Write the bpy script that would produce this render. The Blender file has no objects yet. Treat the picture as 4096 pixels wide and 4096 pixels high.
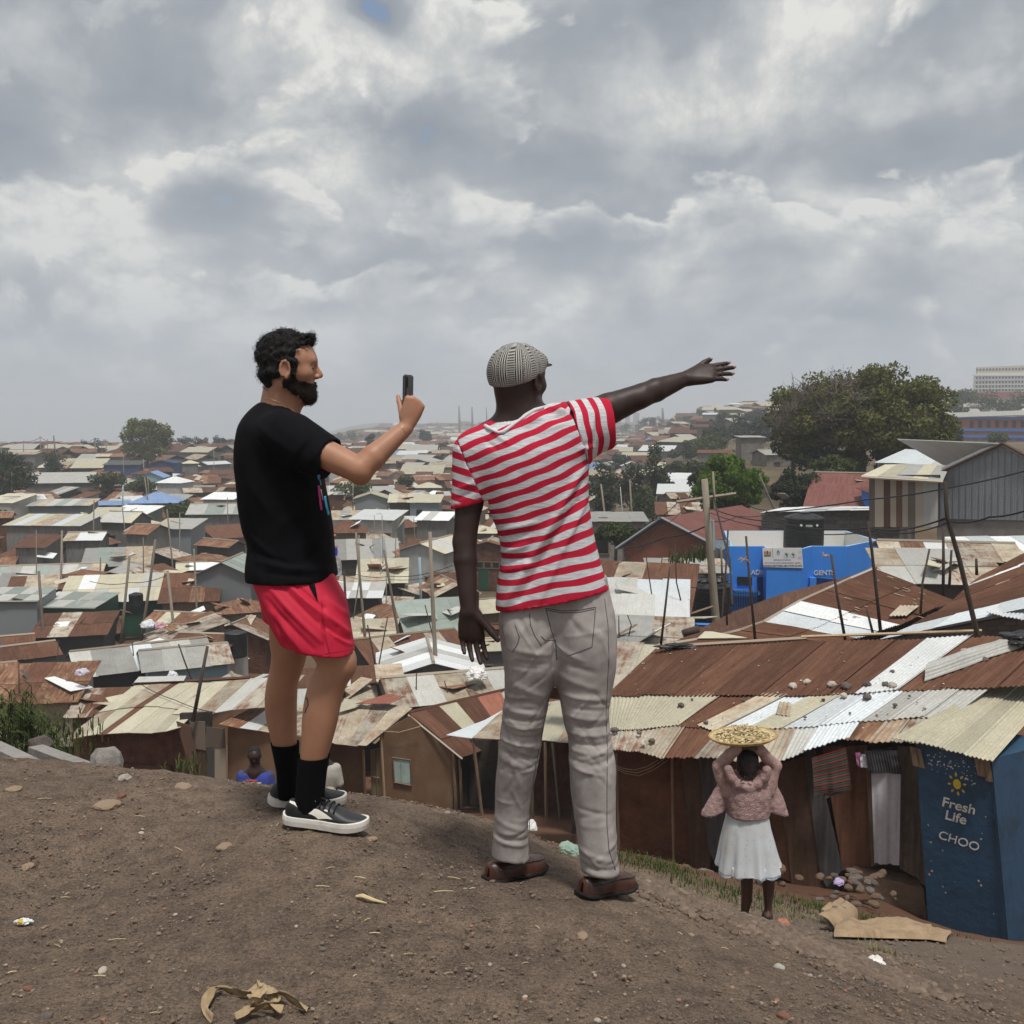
import bpy,bmesh,math,random
import numpy as np
from mathutils import Vector,Matrix,noise as mnoise
from mathutils.bvhtree import BVHTree
random.seed(7)
SC=bpy.context.scene
COL=SC.collection
# ---------------------------------------------------------------- camera
EYE=Vector((0.0,0.0,1.5))
FPX=4096.0
V_H=1650.0
PITCH=math.atan((2048.0-V_H)/FPX)
CP,SP=math.cos(PITCH),math.sin(PITCH)
cam_d=bpy.data.cameras.new('camera')
cam_d.sensor_width=36.0
cam_d.lens=36.0
cam_d.clip_start=0.05
cam_d.clip_end=20000.0
cam=bpy.data.objects.new('camera',cam_d)
cam.location=EYE
cam.rotation_euler=(math.pi/2-PITCH,0,0)
COL.objects.link(cam)
SC.camera=cam
# ---------------------------------------------------------------- light and exposure
SUN_EL,SUN_AZ=math.radians(70),math.radians(160)
sun_d=bpy.data.lights.new('sun','SUN')
sun_d.energy=2.3
sun_d.angle=math.radians(9)
sun_d.color=(1.0,0.955,0.89)
sun=bpy.data.objects.new('sun',sun_d)
sdir=Vector((math.sin(SUN_AZ)*math.cos(SUN_EL),math.cos(SUN_AZ)*math.cos(SUN_EL),math.sin(SUN_EL)))
sun.rotation_euler=sdir.to_track_quat('Z','Y').to_euler()
COL.objects.link(sun)
SC.view_settings.view_transform='Standard'
SC.view_settings.look='None'
SC.view_settings.exposure=0.45
SC.view_settings.gamma=1.0
SC.view_settings.use_curve_mapping=False
SC.render.film_transparent=False
SC.cycles.use_denoising=True
SC.cycles.max_bounces=5
SC.cycles.diffuse_bounces=2
SC.cycles.glossy_bounces=2
SC.cycles.transparent_max_bounces=12
SC.cycles.volume_bounces=1
SC.cycles.use_adaptive_sampling=True
SC.cycles.adaptive_threshold=0.02
# ---------------------------------------------------------------- node helper
class NT:
 def __init__(self,tree):
  self.t=tree
  self.n=tree.nodes
  self.l=tree.links
 def new(self,typ,**kw):
  nd=self.n.new(typ)
  for k,v in kw.items():
   if k.startswith('_'):
    setattr(nd,k[1:],v)
   else:
    nd.inputs[k.replace('__',' ')].default_value=v
  return nd
 def lk(self,a,b):
  self.l.new(a,b)
 def math(self,op,a,b=None,c=None,clamp=False):
  m=self.n.new('ShaderNodeMath')
  m.operation=op
  m.use_clamp=clamp
  for i,x in enumerate((a,b,c)):
   if x is None:
    continue
   if isinstance(x,(int,float)):
    m.inputs[i].default_value=x
   else:
    self.l.new(x,m.inputs[i])
  return m.outputs[0]
 def vmath(self,op,a,b=None,scale=None):
  m=self.n.new('ShaderNodeVectorMath')
  m.operation=op
  for i,x in enumerate((a,b)):
   if x is None:
    continue
   if isinstance(x,(tuple,list,Vector)):
    m.inputs[i].default_value=tuple(x)
   else:
    self.l.new(x,m.inputs[i])
  if scale is not None:
   m.inputs['Scale'].default_value=scale
  return m
 def mix(self,fac,a,b,blend='MIX'):
  m=self.n.new('ShaderNodeMix')
  m.data_type='RGBA'
  m.blend_type=blend
  for s,x in ((m.inputs[0],fac),(m.inputs[6],a),(m.inputs[7],b)):
   if isinstance(x,(int,float)):
    s.default_value=x
   elif isinstance(x,(tuple,list)):
    s.default_value=tuple(x)+((1.0,) if len(x)==3 else ())
   else:
    self.l.new(x,s)
  return m.outputs[2]
 def ramp(self,fac,stops,interp='LINEAR'):
  r=self.n.new('ShaderNodeValToRGB')
  r.color_ramp.interpolation=interp
  e=r.color_ramp.elements
  while len(e)<len(stops):
   e.new(0.5)
  for el,(p,c) in zip(e,stops):
   el.position=p
   if isinstance(c,(int,float)):
    c=(c,c,c)
   el.color=tuple(c)+(1.0,)
  if fac is not None:
   self.l.new(fac,r.inputs[0])
  return r.outputs[0]
 def noise(self,vec,scale,detail=4.0,rough=0.55,lac=2.0,dist=0.0):
  nd=self.n.new('ShaderNodeTexNoise')
  nd.inputs['Scale'].default_value=scale
  nd.inputs['Detail'].default_value=detail
  nd.inputs['Roughness'].default_value=rough
  nd.inputs['Lacunarity'].default_value=lac
  nd.inputs['Distortion'].default_value=dist
  if vec is not None:
   self.l.new(vec,nd.inputs['Vector'])
  return nd.outputs[0]
 def mapping(self,vec,loc=(0,0,0),rot=(0,0,0),scale=(1,1,1)):
  m=self.n.new('ShaderNodeMapping')
  m.inputs['Location'].default_value=loc
  m.inputs['Rotation'].default_value=rot
  m.inputs['Scale'].default_value=scale
  self.l.new(vec,m.inputs['Vector'])
  return m.outputs[0]
def ray(u,v):
 cx=(u-2048.0)/FPX
 cy=-(v-2048.0)/FPX
 return Vector((cx,CP+cy*SP,-SP+cy*CP))
def P(u,v,Y):
 d=ray(u,v)
 return EYE+d*(Y/d.y)
 # ---------------------------------------------------------------- world: Nishita sky behind a broken cloud deck
def build_world():
 w=bpy.data.worlds.new('World')
 SC.world=w
 w.use_nodes=True
 t=NT(w.node_tree)
 t.n.clear()
 out=t.new('ShaderNodeOutputWorld')
 sky=t.n.new('ShaderNodeTexSky')
 sky.sky_type='NISHITA'
 sky.sun_disc=False
 sky.sun_elevation=SUN_EL
 sky.sun_rotation=SUN_AZ
 sky.air_density=1.2
 sky.dust_density=2.0
 skyc=t.mix(1.0,sky.outputs[0],(0.085,0.085,0.085),'MULTIPLY')
 tc=t.n.new('ShaderNodeTexCoord')
 dv=t.vmath('NORMALIZE',tc.outputs['Generated']).outputs[0]
 sep=t.n.new('ShaderNodeSeparateXYZ')
 t.lk(dv,sep.inputs[0])
 x,y,z=sep.outputs
 zc=t.math('MAXIMUM',z,0.0)
 # cloud field on the sky in azimuth and height, foreshortened towards the horizon
 az=t.math('ARCTAN2',x,y)
 cmb=t.n.new('ShaderNodeCombineXYZ')
 t.lk(az,cmb.inputs[0])
 t.lk(t.math('DIVIDE',zc,t.math('MULTIPLY_ADD',zc,0.40,0.50)),cmb.inputs[1])
 p=cmb.outputs[0]
 wn=t.n.new('ShaderNodeTexNoise')
 wn.noise_dimensions='2D'
 wn.inputs['Scale'].default_value=4.5
 wn.inputs['Detail'].default_value=2.0
 t.lk(p,wn.inputs['Vector'])
 wv=t.vmath('SUBTRACT',wn.outputs['Color'],(0.5,0.5,0.5)).outputs[0]
 pw=t.vmath('ADD',p,t.vmath('SCALE',wv,scale=0.07).outputs[0]).outputs[0]
 an=t.n.new('ShaderNodeTexNoise')
 an.noise_dimensions='2D'
 an.inputs['Scale'].default_value=6.5
 an.inputs['Detail'].default_value=8.0
 an.inputs['Roughness'].default_value=0.53
 t.lk(t.vmath('ADD',pw,(3.3,1.2,0)).outputs[0],an.inputs['Vector'])
 a=an.outputs[0]
 vo=t.n.new('ShaderNodeTexVoronoi')
 vo.voronoi_dimensions='2D'
 vo.inputs['Scale'].default_value=10.0
 vo.inputs['Detail'].default_value=4.0
 vo.inputs['Roughness'].default_value=0.62
 vo.inputs['Lacunarity'].default_value=2.3
 vo.normalize=True
 t.lk(t.vmath('ADD',p,t.vmath('SCALE',wv,scale=0.05).outputs[0]).outputs[0],vo.inputs['Vector'])
 puff=t.math('SUBTRACT',0.42,vo.outputs['Distance'])
 c2d=t.n.new('ShaderNodeCombineXYZ')
 t.lk(az,c2d.inputs[0])
 t.lk(z,c2d.inputs[1])
 dvp=t.vmath('ADD',c2d.outputs[0],t.vmath('MULTIPLY',wv,(0.09,0.06,0.0)).outputs[0]).outputs[0]
 # billows seen in the photograph: (u, v, half width, half height, amount)
 blobs=[(1000,150,300,150,.5),(1560,130,230,150,.55),(1900,200,260,170,.4),(880,560,420,150,.6),(1100,720,240,80,.45),(280,780,420,200,.55),(1520,860,260,140,.6),(750,1220,340,130,.5),(3200,150,320,190,.55),(2700,390,420,140,.45),(2560,640,200,90,.35),(3500,400,260,80,.35),(3350,820,320,110,.36),(2600,1040,340,110,.42),(2130,1210,190,110,.45),(3260,1130,240,80,.3),(120,1010,260,100,.36),(560,360,860,190,-.75),(900,810,560,100,-.6),(2500,90,560,170,-.75),(2250,720,640,100,-.6),(2700,570,560,90,-.5),(3800,640,520,120,-.5),(3950,220,340,260,-.5),(2300,950,520,100,-.5),(1800,560,340,160,-.35),(3400,1320,900,160,-.25),(1480,0,170,80,-2.2),(-60,590,190,120,-1.2)]
 tone=t.math('MULTIPLY',t.math('SUBTRACT',a,0.5),2.2)
 for (u,v,hw,hh,am) in blobs:
  d=ray(u,v).normalized()
  c0=(math.atan2(d.x,d.y),d.z)
  sx,sy=FPX/(2.1*hw),FPX/(2.1*hh)
  mp=t.n.new('ShaderNodeVectorMath')
  mp.operation='MULTIPLY_ADD'
  t.lk(dvp,mp.inputs[0])
  mp.inputs[1].default_value=(sx,sy,0)
  mp.inputs[2].default_value=(-c0[0]*sx,-c0[1]*sy,0)
  g=t.n.new('ShaderNodeTexGradient')
  g.gradient_type='QUADRATIC_SPHERE'
  t.lk(mp.outputs[0],g.inputs[0])
  tone=t.math('MULTIPLY_ADD',g.outputs['Fac'],am,tone)
 s=t.math('MULTIPLY_ADD',tone,0.40,0.42)
 # bright rims along the upper edges of a second, crisper layer, grey undersides within it
 lay=[]
 for (dy,det) in ((0.0,7.0),(0.028,4.0)):
  q=t.n.new('ShaderNodeTexNoise')
  q.noise_dimensions='2D'
  q.inputs['Scale'].default_value=5.2
  q.inputs['Detail'].default_value=det
  q.inputs['Roughness'].default_value=0.5
  t.lk(t.vmath('ADD',pw,(7.7,4.1+dy,0)).outputs[0],q.inputs['Vector'])
  lay.append(q.outputs[0])
 rim=t.ramp(lay[0],[(0.455,0.0),(0.49,1.0),(0.56,0.35),(0.68,0.0)])
 up=t.math('MULTIPLY_ADD',t.math('SUBTRACT',lay[0],lay[1]),9.0,0.35,clamp=True)
 s=t.math('MULTIPLY_ADD',t.math('MULTIPLY',rim,up),0.34,s)
 s=t.math('MULTIPLY_ADD',t.ramp(lay[0],[(0.52,0.0),(0.70,1.0)]),-0.13,s)
 lit=t.ramp(s,[(0.30,0.06),(0.62,1.0)])
 s=t.math('ADD',s,t.math('MULTIPLY',t.math('MULTIPLY',puff,1.9),lit))
 cloud=t.ramp(s,[(0.08,(0.205,0.228,0.262)),(0.30,(0.265,0.287,0.315)),(0.50,(0.35,0.37,0.388)),(0.72,(0.435,0.444,0.442)),(1.05,(0.565,0.565,0.545))])
 gap=t.ramp(s,[(0.0,1.0),(0.14,0.0)])
 c1=t.mix(t.math('MULTIPLY',gap,0.8),cloud,skyc)
 # thick air low over the horizon
 hz=t.ramp(zc,[(0.0,0.92),(0.05,0.66),(0.13,0.26),(0.27,0.0)],'EASE')
 c2=t.mix(hz,c1,(0.345,0.378,0.42))
 bg=t.new('ShaderNodeBackground',Strength=1.0)
 t.lk(c2,bg.inputs['Color'])
 t.lk(bg.outputs[0],out.inputs['Surface'])
build_world()
# ---------------------------------------------------------------- object helpers
ROOTLOC={}
def link(o,parent=None):
 COL.objects.link(o)
 if parent is not None:
  o.parent=parent
 return o
def tag(o,label=None,cat=None,group=None,kind=None):
 if label:
  o['label']=label
 if cat:
  o['category']=cat
 if group:
  o['group']=group
 if kind:
  o['kind']=kind
 return o
def thing(name,label,cat,loc=(0,0,0),group=None):
 o=bpy.data.objects.new(name,None)
 o.empty_display_size=0.2
 o.location=loc
 link(o)
 ROOTLOC[o.name]=Vector(loc)
 return tag(o,label,cat,group)
def rootloc(o):
 while o.parent is not None:
  o=o.parent
 return ROOTLOC.get(o.name,Vector((0,0,0)))
def mesh_obj(name,me,parent=None,loc=None,mats=None):
 o=bpy.data.objects.new(name,me)
 if mats is not None:
  for m in (mats if isinstance(mats,(list,tuple)) else [mats]):
   me.materials.append(m)
 if loc is not None:
  o.location=loc
  if parent is None:
   pass
 link(o,parent)
 if parent is None:
  ROOTLOC[o.name]=Vector(loc) if loc is not None else Vector((0,0,0))
 return o
class MB:
 """collects faces, then links them as ONE mesh object"""
 def __init__(self):
  self.v=[]
  self.f=[]
  self.uv=[]
  self.mi=[]
 def face(self,pts,uvs=None,mi=0):
  b=len(self.v)
  self.v.extend([tuple(p) for p in pts])
  self.f.append(tuple(range(b,b+len(pts))))
  self.uv.append(uvs)
  self.mi.append(mi)
 def hexa(self,c,mi=0):
  """8 corners: bottom 0-3 counter-clockwise, top 4-7"""
  b=len(self.v)
  self.v.extend([tuple(p) for p in c])
  for q in ((3,2,1,0),(4,5,6,7),(0,1,5,4),(1,2,6,5),(2,3,7,6),(3,0,4,7)):
   self.f.append(tuple(b+i for i in q))
   self.uv.append(None)
   self.mi.append(mi)
 def box(self,c,size,rz=0.0,mi=0,M=None):
  sx,sy,sz=size[0]/2,size[1]/2,size[2]/2
  R=Matrix.Rotation(rz,3,'Z') if M is None else M
  c=Vector(c)
  pts=[c+R@Vector(p) for p in ((-sx,-sy,-sz),(sx,-sy,-sz),(sx,sy,-sz),(-sx,sy,-sz),(-sx,-sy,sz),(sx,-sy,sz),(sx,sy,sz),(-sx,sy,sz))]
  self.hexa(pts,mi)
 def slab(self,quad,n,th,mi=0,uvs=None):
  """quad (4 points, counter-clockwise seen from outside) thickened inwards along n"""
  n=Vector(n).normalized()*th
  top=[Vector(p) for p in quad]
  bot=[p-n for p in top]
  b=len(self.v)
  self.v.extend([tuple(p) for p in bot+top])
  for q in ((3,2,1,0),(4,5,6,7),(0,1,5,4),(1,2,6,5),(2,3,7,6),(3,0,4,7)):
   self.f.append(tuple(b+i for i in q))
   self.uv.append(uvs if q in ((4,5,6,7),(3,2,1,0)) else None)
   self.mi.append(mi)
 def tube(self,pts,radii,sides=8,mi=0,cap=True):
  pts=[Vector(p) for p in pts]
  n=len(pts)
  if isinstance(radii,(int,float)):
   radii=[radii]*n
  base=len(self.v)
  prev=None
  for i,p in enumerate(pts):
   d=(pts[min(i+1,n-1)]-pts[max(i-1,0)]).normalized()
   if prev is None:
    a=Vector((0,0,1)) if abs(d.z)<0.9 else Vector((1,0,0))
    s=d.cross(a).normalized()
   else:
    s=(prev-d*prev.dot(d)).normalized()
   prev=s
   q=d.cross(s)
   for k in range(sides):
    an=2*math.pi*k/sides
    self.v.append(tuple(p+(s*math.cos(an)+q*math.sin(an))*radii[i]))
  for i in range(n-1):
   for k in range(sides):
    k2=(k+1)%sides
    self.f.append((base+i*sides+k,base+i*sides+k2,base+(i+1)*sides+k2,base+(i+1)*sides+k))
    self.uv.append(None)
    self.mi.append(mi)
  if cap:
   self.f.append(tuple(base+k for k in reversed(range(sides))))
   self.uv.append(None)
   self.mi.append(mi)
   self.f.append(tuple(base+(n-1)*sides+k for k in range(sides)))
   self.uv.append(None)
   self.mi.append(mi)
 def grid(self,rows,uvs=None,mi=0,close=False):
  """rows: list of equal-length point lists"""
  b=len(self.v)
  m=len(rows[0])
  for r in rows:
   self.v.extend([tuple(p) for p in r])
  for i in range(len(rows)-1):
   for j in range(m if close else m-1):
    j2=(j+1)%m
    self.f.append((b+i*m+j,b+i*m+j2,b+(i+1)*m+j2,b+(i+1)*m+j))
    self.uv.append(None if uvs is None else (uvs[i][j],uvs[i][j2],uvs[i+1][j2],uvs[i+1][j]))
    self.mi.append(mi)
 def mesh(self,name,off=Vector((0,0,0)),smooth=False):
  me=bpy.data.meshes.new(name)
  off=Vector(off)
  vs=[(p[0]-off.x,p[1]-off.y,p[2]-off.z) for p in self.v]
  me.from_pydata(vs,[],self.f)
  if any(u is not None for u in self.uv):
   ul=me.uv_layers.new(name='UVMap')
   i=0
   data=ul.data
   for f,u in zip(self.f,self.uv):
    for k in range(len(f)):
     if u is not None:
      data[i].uv=u[k]
     i+=1
  if any(self.mi):
   me.polygons.foreach_set('material_index',self.mi)
  if smooth:
   me.polygons.foreach_set('use_smooth',[True]*len(self.f))
  me.update()
  return me
 def build(self,name,mats,parent=None,smooth=False,loc=None):
  off=rootloc(parent) if parent is not None else (Vector(loc) if loc is not None else Vector((0,0,0)))
  me=self.mesh(name,off,smooth)
  return mesh_obj(name,me,parent,off if parent is None else None,mats)
  # ---------------------------------------------------------------- materials
MATS={}
def pmat(name,color,rough=0.8,var=0.25,scale=8.0,bump=0.0,bscale=60.0,metallic=0.0,spec=0.4,second=None,sfac=(0.45,0.7),sscale=None,objrand=0.0,coord='Object',sss=0.0,dist=0.02,stretch=None,detail=6.0):
 """a procedural material: base colour with noise mottling, an optional second colour in patches, fine bump"""
 if name in MATS:
  return MATS[name]
 m=bpy.data.materials.new(name)
 MATS[name]=m
 m.use_nodes=True
 t=NT(m.node_tree)
 t.n.clear()
 out=t.new('ShaderNodeOutputMaterial')
 b=t.new('ShaderNodeBsdfPrincipled')
 t.lk(b.outputs[0],out.inputs[0])
 b.inputs['Roughness'].default_value=rough
 b.inputs['Metallic'].default_value=metallic
 b.inputs['Specular IOR Level'].default_value=spec
 tc=t.n.new('ShaderNodeTexCoord')
 co=tc.outputs[coord]
 if stretch:
  co=t.mapping(co,scale=stretch)
 n1=t.noise(co,scale,detail,0.6)
 c=color
 if second is not None:
  n2=t.noise(co,sscale or scale*0.6,detail,0.62)
  c=t.mix(t.ramp(n2,[(sfac[0],0.0),(sfac[1],1.0)]),color,second)
 lo,hi=1.0-var,1.0+var
 c=t.mix(1.0,c,t.ramp(n1,[(0.25,(lo,lo,lo)),(0.75,(hi,hi,hi))]),'MULTIPLY')
 if objrand:
  oi=t.n.new('ShaderNodeObjectInfo')
  lo,hi=1.0-objrand,1.0+objrand
  c=t.mix(1.0,c,t.ramp(oi.outputs['Random'],[(0.0,(lo,lo,lo)),(1.0,(hi,hi,hi))]),'MULTIPLY')
 t.lk(c,b.inputs['Base Color'])
 if sss:
  b.inputs['Subsurface Weight'].default_value=sss
  b.inputs['Subsurface Radius'].default_value=(0.012,0.005,0.003)
  b.inputs['Subsurface Scale'].default_value=1.0
 if bump:
  bn=t.new('ShaderNodeBump',Strength=bump,Distance=dist)
  t.lk(t.noise(co,bscale,5.0,0.6),bn.inputs['Height'])
  t.lk(bn.outputs[0],b.inputs['Normal'])
 return m
 # ---------------------------------------------------------------- smooth-blended solids -> one continuous mesh
A3=lambda p:np.array((p[0],p[1],p[2]),dtype=np.float32)
def cone(a,b,ra,rb,flat=None):
 """tapered limb between a and b; flat=(axis, factor) squeezes it along an axis"""
 a,b=A3(a),A3(b)
 ab=b-a
 L2=max(float(ab@ab),1e-9)
 if flat is not None:
  ax=A3(Vector(flat[0]).normalized())
  fac=flat[1]
 R=max(ra,rb)
 def fn(x,y,z):
  px,py,pz=x-a[0],y-a[1],z-a[2]
  t=np.clip((px*ab[0]+py*ab[1]+pz*ab[2])/L2,0,1)
  qx,qy,qz=px-t*ab[0],py-t*ab[1],pz-t*ab[2]
  if flat is not None:
   k=(qx*ax[0]+qy*ax[1]+qz*ax[2])*(1.0/fac-1.0)
   qx,qy,qz=qx+k*ax[0],qy+k*ax[1],qz+k*ax[2]
  return np.sqrt(qx*qx+qy*qy+qz*qz)-(ra+(rb-ra)*t)
 return fn,np.minimum(a,b)-R,np.maximum(a,b)+R
def ell(c,r,axes=None):
 c=A3(c)
 r=np.array(r,dtype=np.float32)
 if axes is None:
  E=np.eye(3,dtype=np.float32)
 else:
  E=np.array([list(Vector(e).normalized()) for e in axes],dtype=np.float32)
 R=float(r.max())
 def fn(x,y,z):
  px,py,pz=x-c[0],y-c[1],z-c[2]
  k0=k1=0.0
  for i in range(3):
   q=(px*E[i,0]+py*E[i,1]+pz*E[i,2])/r[i]
   k0=k0+q*q
   k1=k1+(q/r[i])**2
  k0=np.sqrt(k0)
  k1=np.sqrt(k1)+1e-9
  return k0*(k0-1.0)/k1
 return fn,c-R,c+R
def loftp(rings,power=2.3,cap=0.0,twist=0.0):
 """upright lofted solid; rings = (cx, cy, z, half_x, half_y), any order"""
 rs=sorted([tuple(float(q) for q in r) for r in rings],key=lambda r:r[2])
 Z=np.array([r[2] for r in rs])
 D=np.array([[r[0],r[1],r[3],r[4]] for r in rs])
 # smooth resample (Catmull-Rom)
 zz=np.linspace(Z[0],Z[-1],80)
 out=np.zeros((80,4))
 m=np.gradient(D,Z,axis=0)
 for i,zq in enumerate(zz):
  k=min(max(np.searchsorted(Z,zq)-1,0),len(Z)-2)
  h=Z[k+1]-Z[k]
  s=(zq-Z[k])/h
  out[i]=(2*s**3-3*s**2+1)*D[k]+(s**3-2*s**2+s)*h*m[k]+(-2*s**3+3*s**2)*D[k+1]+(s**3-s**2)*h*m[k+1]
 ct,st=math.cos(twist),math.sin(twist)
 def fn(x,y,z):
  zf=z.astype(np.float32)
  cx=np.interp(zf,zz,out[:,0])
  cy=np.interp(zf,zz,out[:,1])
  ax=np.maximum(np.interp(zf,zz,out[:,2]),0.004)
  ay=np.maximum(np.interp(zf,zz,out[:,3]),0.004)
  dx,dy=x-cx,y-cy
  if twist:
   dx,dy=dx*ct+dy*st,-dx*st+dy*ct
  q=(np.abs(dx/ax)**power+np.abs(dy/ay)**power)**(1.0/power)
  d=(q-1.0)*np.minimum(ax,ay)
  d=np.maximum(d,np.maximum(zf-zz[-1],zz[0]-zf)+0*d)
  return d
 mr=out[:,2:].max()
 return fn,np.array([out[:,0].min()-mr,out[:,1].min()-mr,Z[0]]),np.array([out[:,0].max()+mr,out[:,1].max()+mr,Z[-1]])
def capped(prim,p,n):
 """a solid ended by a flat cut: keeps the side that n points away from"""
 fn,lo,hi=prim
 p,n=A3(p),A3(Vector(n).normalized())
 def f2(x,y,z):
  return np.maximum(fn(x,y,z),(x-p[0])*n[0]+(y-p[1])*n[1]+(z-p[2])*n[2])
 return f2,lo,hi
class Sdf:
 def __init__(self,lo,hi,h):
  self.h=h
  self.lo=np.array(lo,dtype=np.float32)
  n=np.ceil((np.array(hi)-self.lo)/h).astype(int)+1
  self.ax=[(self.lo[i]+h*np.arange(n[i])).astype(np.float32) for i in range(3)]
  self.F=np.full(tuple(n),0.5,dtype=np.float32)
 def _sl(self,lo,hi,pad):
  s=[]
  for i in range(3):
   a=max(int((lo[i]-pad-self.lo[i])/self.h),0)
   b=min(int((hi[i]+pad-self.lo[i])/self.h)+2,len(self.ax[i]))
   if b<=a:
    return None
   s.append(slice(a,b))
  return tuple(s)
 def _ev(self,prim,pad):
  fn,lo,hi=prim
  s=self._sl(lo,hi,pad)
  if s is None:
   return None,None
  x=self.ax[0][s[0]][:,None,None]
  y=self.ax[1][s[1]][None,:,None]
  z=self.ax[2][s[2]][None,None,:]
  return s,fn(x,y,z)
 def add(self,prim,k=0.012):
  s,d=self._ev(prim,3*k+3*self.h)
  if s is None:
   return self
  f=self.F[s]
  hh=np.maximum(k-np.abs(f-d),0)/max(k,1e-6)
  self.F[s]=np.minimum(f,d)-hh*hh*k*0.25
  return self
 def sub(self,prim,k=0.006):
  s,d=self._ev(prim,3*k+3*self.h)
  if s is None:
   return self
  d=-d
  f=self.F[s]
  hh=np.maximum(k-np.abs(f-d),0)/max(k,1e-6)
  self.F[s]=np.maximum(f,d)+hh*hh*k*0.25
  return self
 def cut(self,p,n):
  """keep the side the normal points away from"""
  p,n=A3(p),A3(Vector(n).normalized())
  x=self.ax[0][:,None,None]
  y=self.ax[1][None,:,None]
  z=self.ax[2][None,None,:]
  d=(x-p[0])*n[0]+(y-p[1])*n[1]+(z-p[2])*n[2]
  self.F=np.maximum(self.F,d)
  return self
 def copy(self):
  c=object.__new__(Sdf)
  c.h,c.lo,c.ax,c.F=self.h,self.lo,self.ax,self.F.copy()
  return c
 def surface(self):
  F=self.F
  s=F<0
  c=np.zeros(tuple(n-1 for n in F.shape),dtype=np.int8)
  for i in (0,1):
   for j in (0,1):
    for k in (0,1):
     c+=s[i:F.shape[0]-1+i,j:F.shape[1]-1+j,k:F.shape[2]-1+k]
  act=(c>0)&(c<8)
  I,J,K=np.nonzero(act)
  idx=np.full(act.shape,-1,dtype=np.int64)
  idx[act]=np.arange(len(I))
  acc=np.zeros((len(I),3),dtype=np.float64)
  cnt=np.zeros(len(I))
  corners=[(i,j,k) for i in (0,1) for j in (0,1) for k in (0,1)]
  vals={q:F[I+q[0],J+q[1],K+q[2]].astype(np.float64) for q in corners}
  for a in corners:
   for axis in range(3):
    if a[axis]==1:
     continue
    b=list(a)
    b[axis]=1
    fa,fb=vals[a],vals[tuple(b)]
    m=(fa<0)!=(fb<0)
    t=np.where(m,fa/np.where(m,fa-fb,1.0),0)
    for q in range(3):
     acc[:,q]+=np.where(m,a[q]+(t if q==axis else 0),0)
    cnt+=m
  V=np.stack([I,J,K],1)+acc/cnt[:,None]
  V=V*self.h+self.lo
  faces=[]
  for axis in range(3):
   o1,o2=[(1,2),(2,0),(0,1)][axis]
   sl0=[slice(None)]*3
   sl1=[slice(None)]*3
   sl0[axis]=slice(0,-1)
   sl1[axis]=slice(1,None)
   a,b=s[tuple(sl0)],s[tuple(sl1)]
   for flip in (False,True):
    m=(a&~b) if not flip else (~a&b)
    e=np.stack(np.nonzero(m),1)
    ok=(e[:,o1]>=1)&(e[:,o2]>=1)&(e[:,o1]<act.shape[o1])&(e[:,o2]<act.shape[o2])
    e=e[ok]
    q=[]
    for (d1,d2) in ((-1,-1),(0,-1),(0,0),(-1,0)):
     w=e.copy()
     w[:,o1]+=d1
     w[:,o2]+=d2
     q.append(idx[w[:,0],w[:,1],w[:,2]])
    q=np.stack(q,1)
    faces.append(q[:,::-1] if flip else q)
  return V,np.concatenate(faces)
def vnormals(V,Fq):
 n=np.cross(V[Fq[:,2]]-V[Fq[:,0]],V[Fq[:,3]]-V[Fq[:,1]])
 N=np.zeros_like(V)
 for k in range(4):
  np.add.at(N,Fq[:,k],n)
 return N/(np.linalg.norm(N,axis=1,keepdims=True)+1e-12)
def np_mesh(name,V,Fq,parent=None,mats=None,attrs=None,loc=None):
 off=rootloc(parent) if parent is not None else Vector(loc if loc is not None else (0,0,0))
 me=bpy.data.meshes.new(name)
 me.vertices.add(len(V))
 me.vertices.foreach_set('co',(V-np.array(off)).astype(np.float32).ravel())
 me.loops.add(Fq.size)
 me.loops.foreach_set('vertex_index',Fq.astype(np.int32).ravel())
 me.polygons.add(len(Fq))
 me.polygons.foreach_set('loop_start',np.arange(0,Fq.size,Fq.shape[1],dtype=np.int32))
 me.polygons.foreach_set('use_smooth',np.ones(len(Fq),dtype=bool))
 me.update(calc_edges=True)
 me.validate()
 for k,a in (attrs or {}).items():
  at=me.attributes.new(k,'FLOAT','POINT')
  at.data.foreach_set('value',np.asarray(a,dtype=np.float32))
 return mesh_obj(name,me,parent,None if parent is not None else off,mats)
def seg_dist2(px,pz,a,b):
 ab=(b[0]-a[0],b[1]-a[1])
 L2=ab[0]**2+ab[1]**2+1e-9
 t=np.clip(((px-a[0])*ab[0]+(pz-a[1])*ab[1])/L2,0,1)
 return (px-a[0]-t*ab[0])**2+(pz-a[1]-t*ab[1])**2,t
def folds(V,N,lines,Y,back=True):
 """raise (or sink) cloth along creases; lines = (u1, v1, u2, v2, height_mm, width_px); camera side only"""
 side=np.clip(-N[:,1]*2.5+0.4,0,1) if back else 1.0
 d=np.zeros(len(V))
 for (u1,v1,u2,v2,A,w) in lines:
  a,b=P(u1,v1,Y),P(u2,v2,Y)
  sg=w*Y/FPX
  r2,t=seg_dist2(V[:,0],V[:,2],(a.x,a.z),(b.x,b.z))
  d+=A*0.001*np.exp(-r2/(sg*sg))*(0.35+0.65*np.sin(np.pi*np.clip(t*0.9+0.05,0,1)))
 return V+N*(d*side)[:,None]
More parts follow.
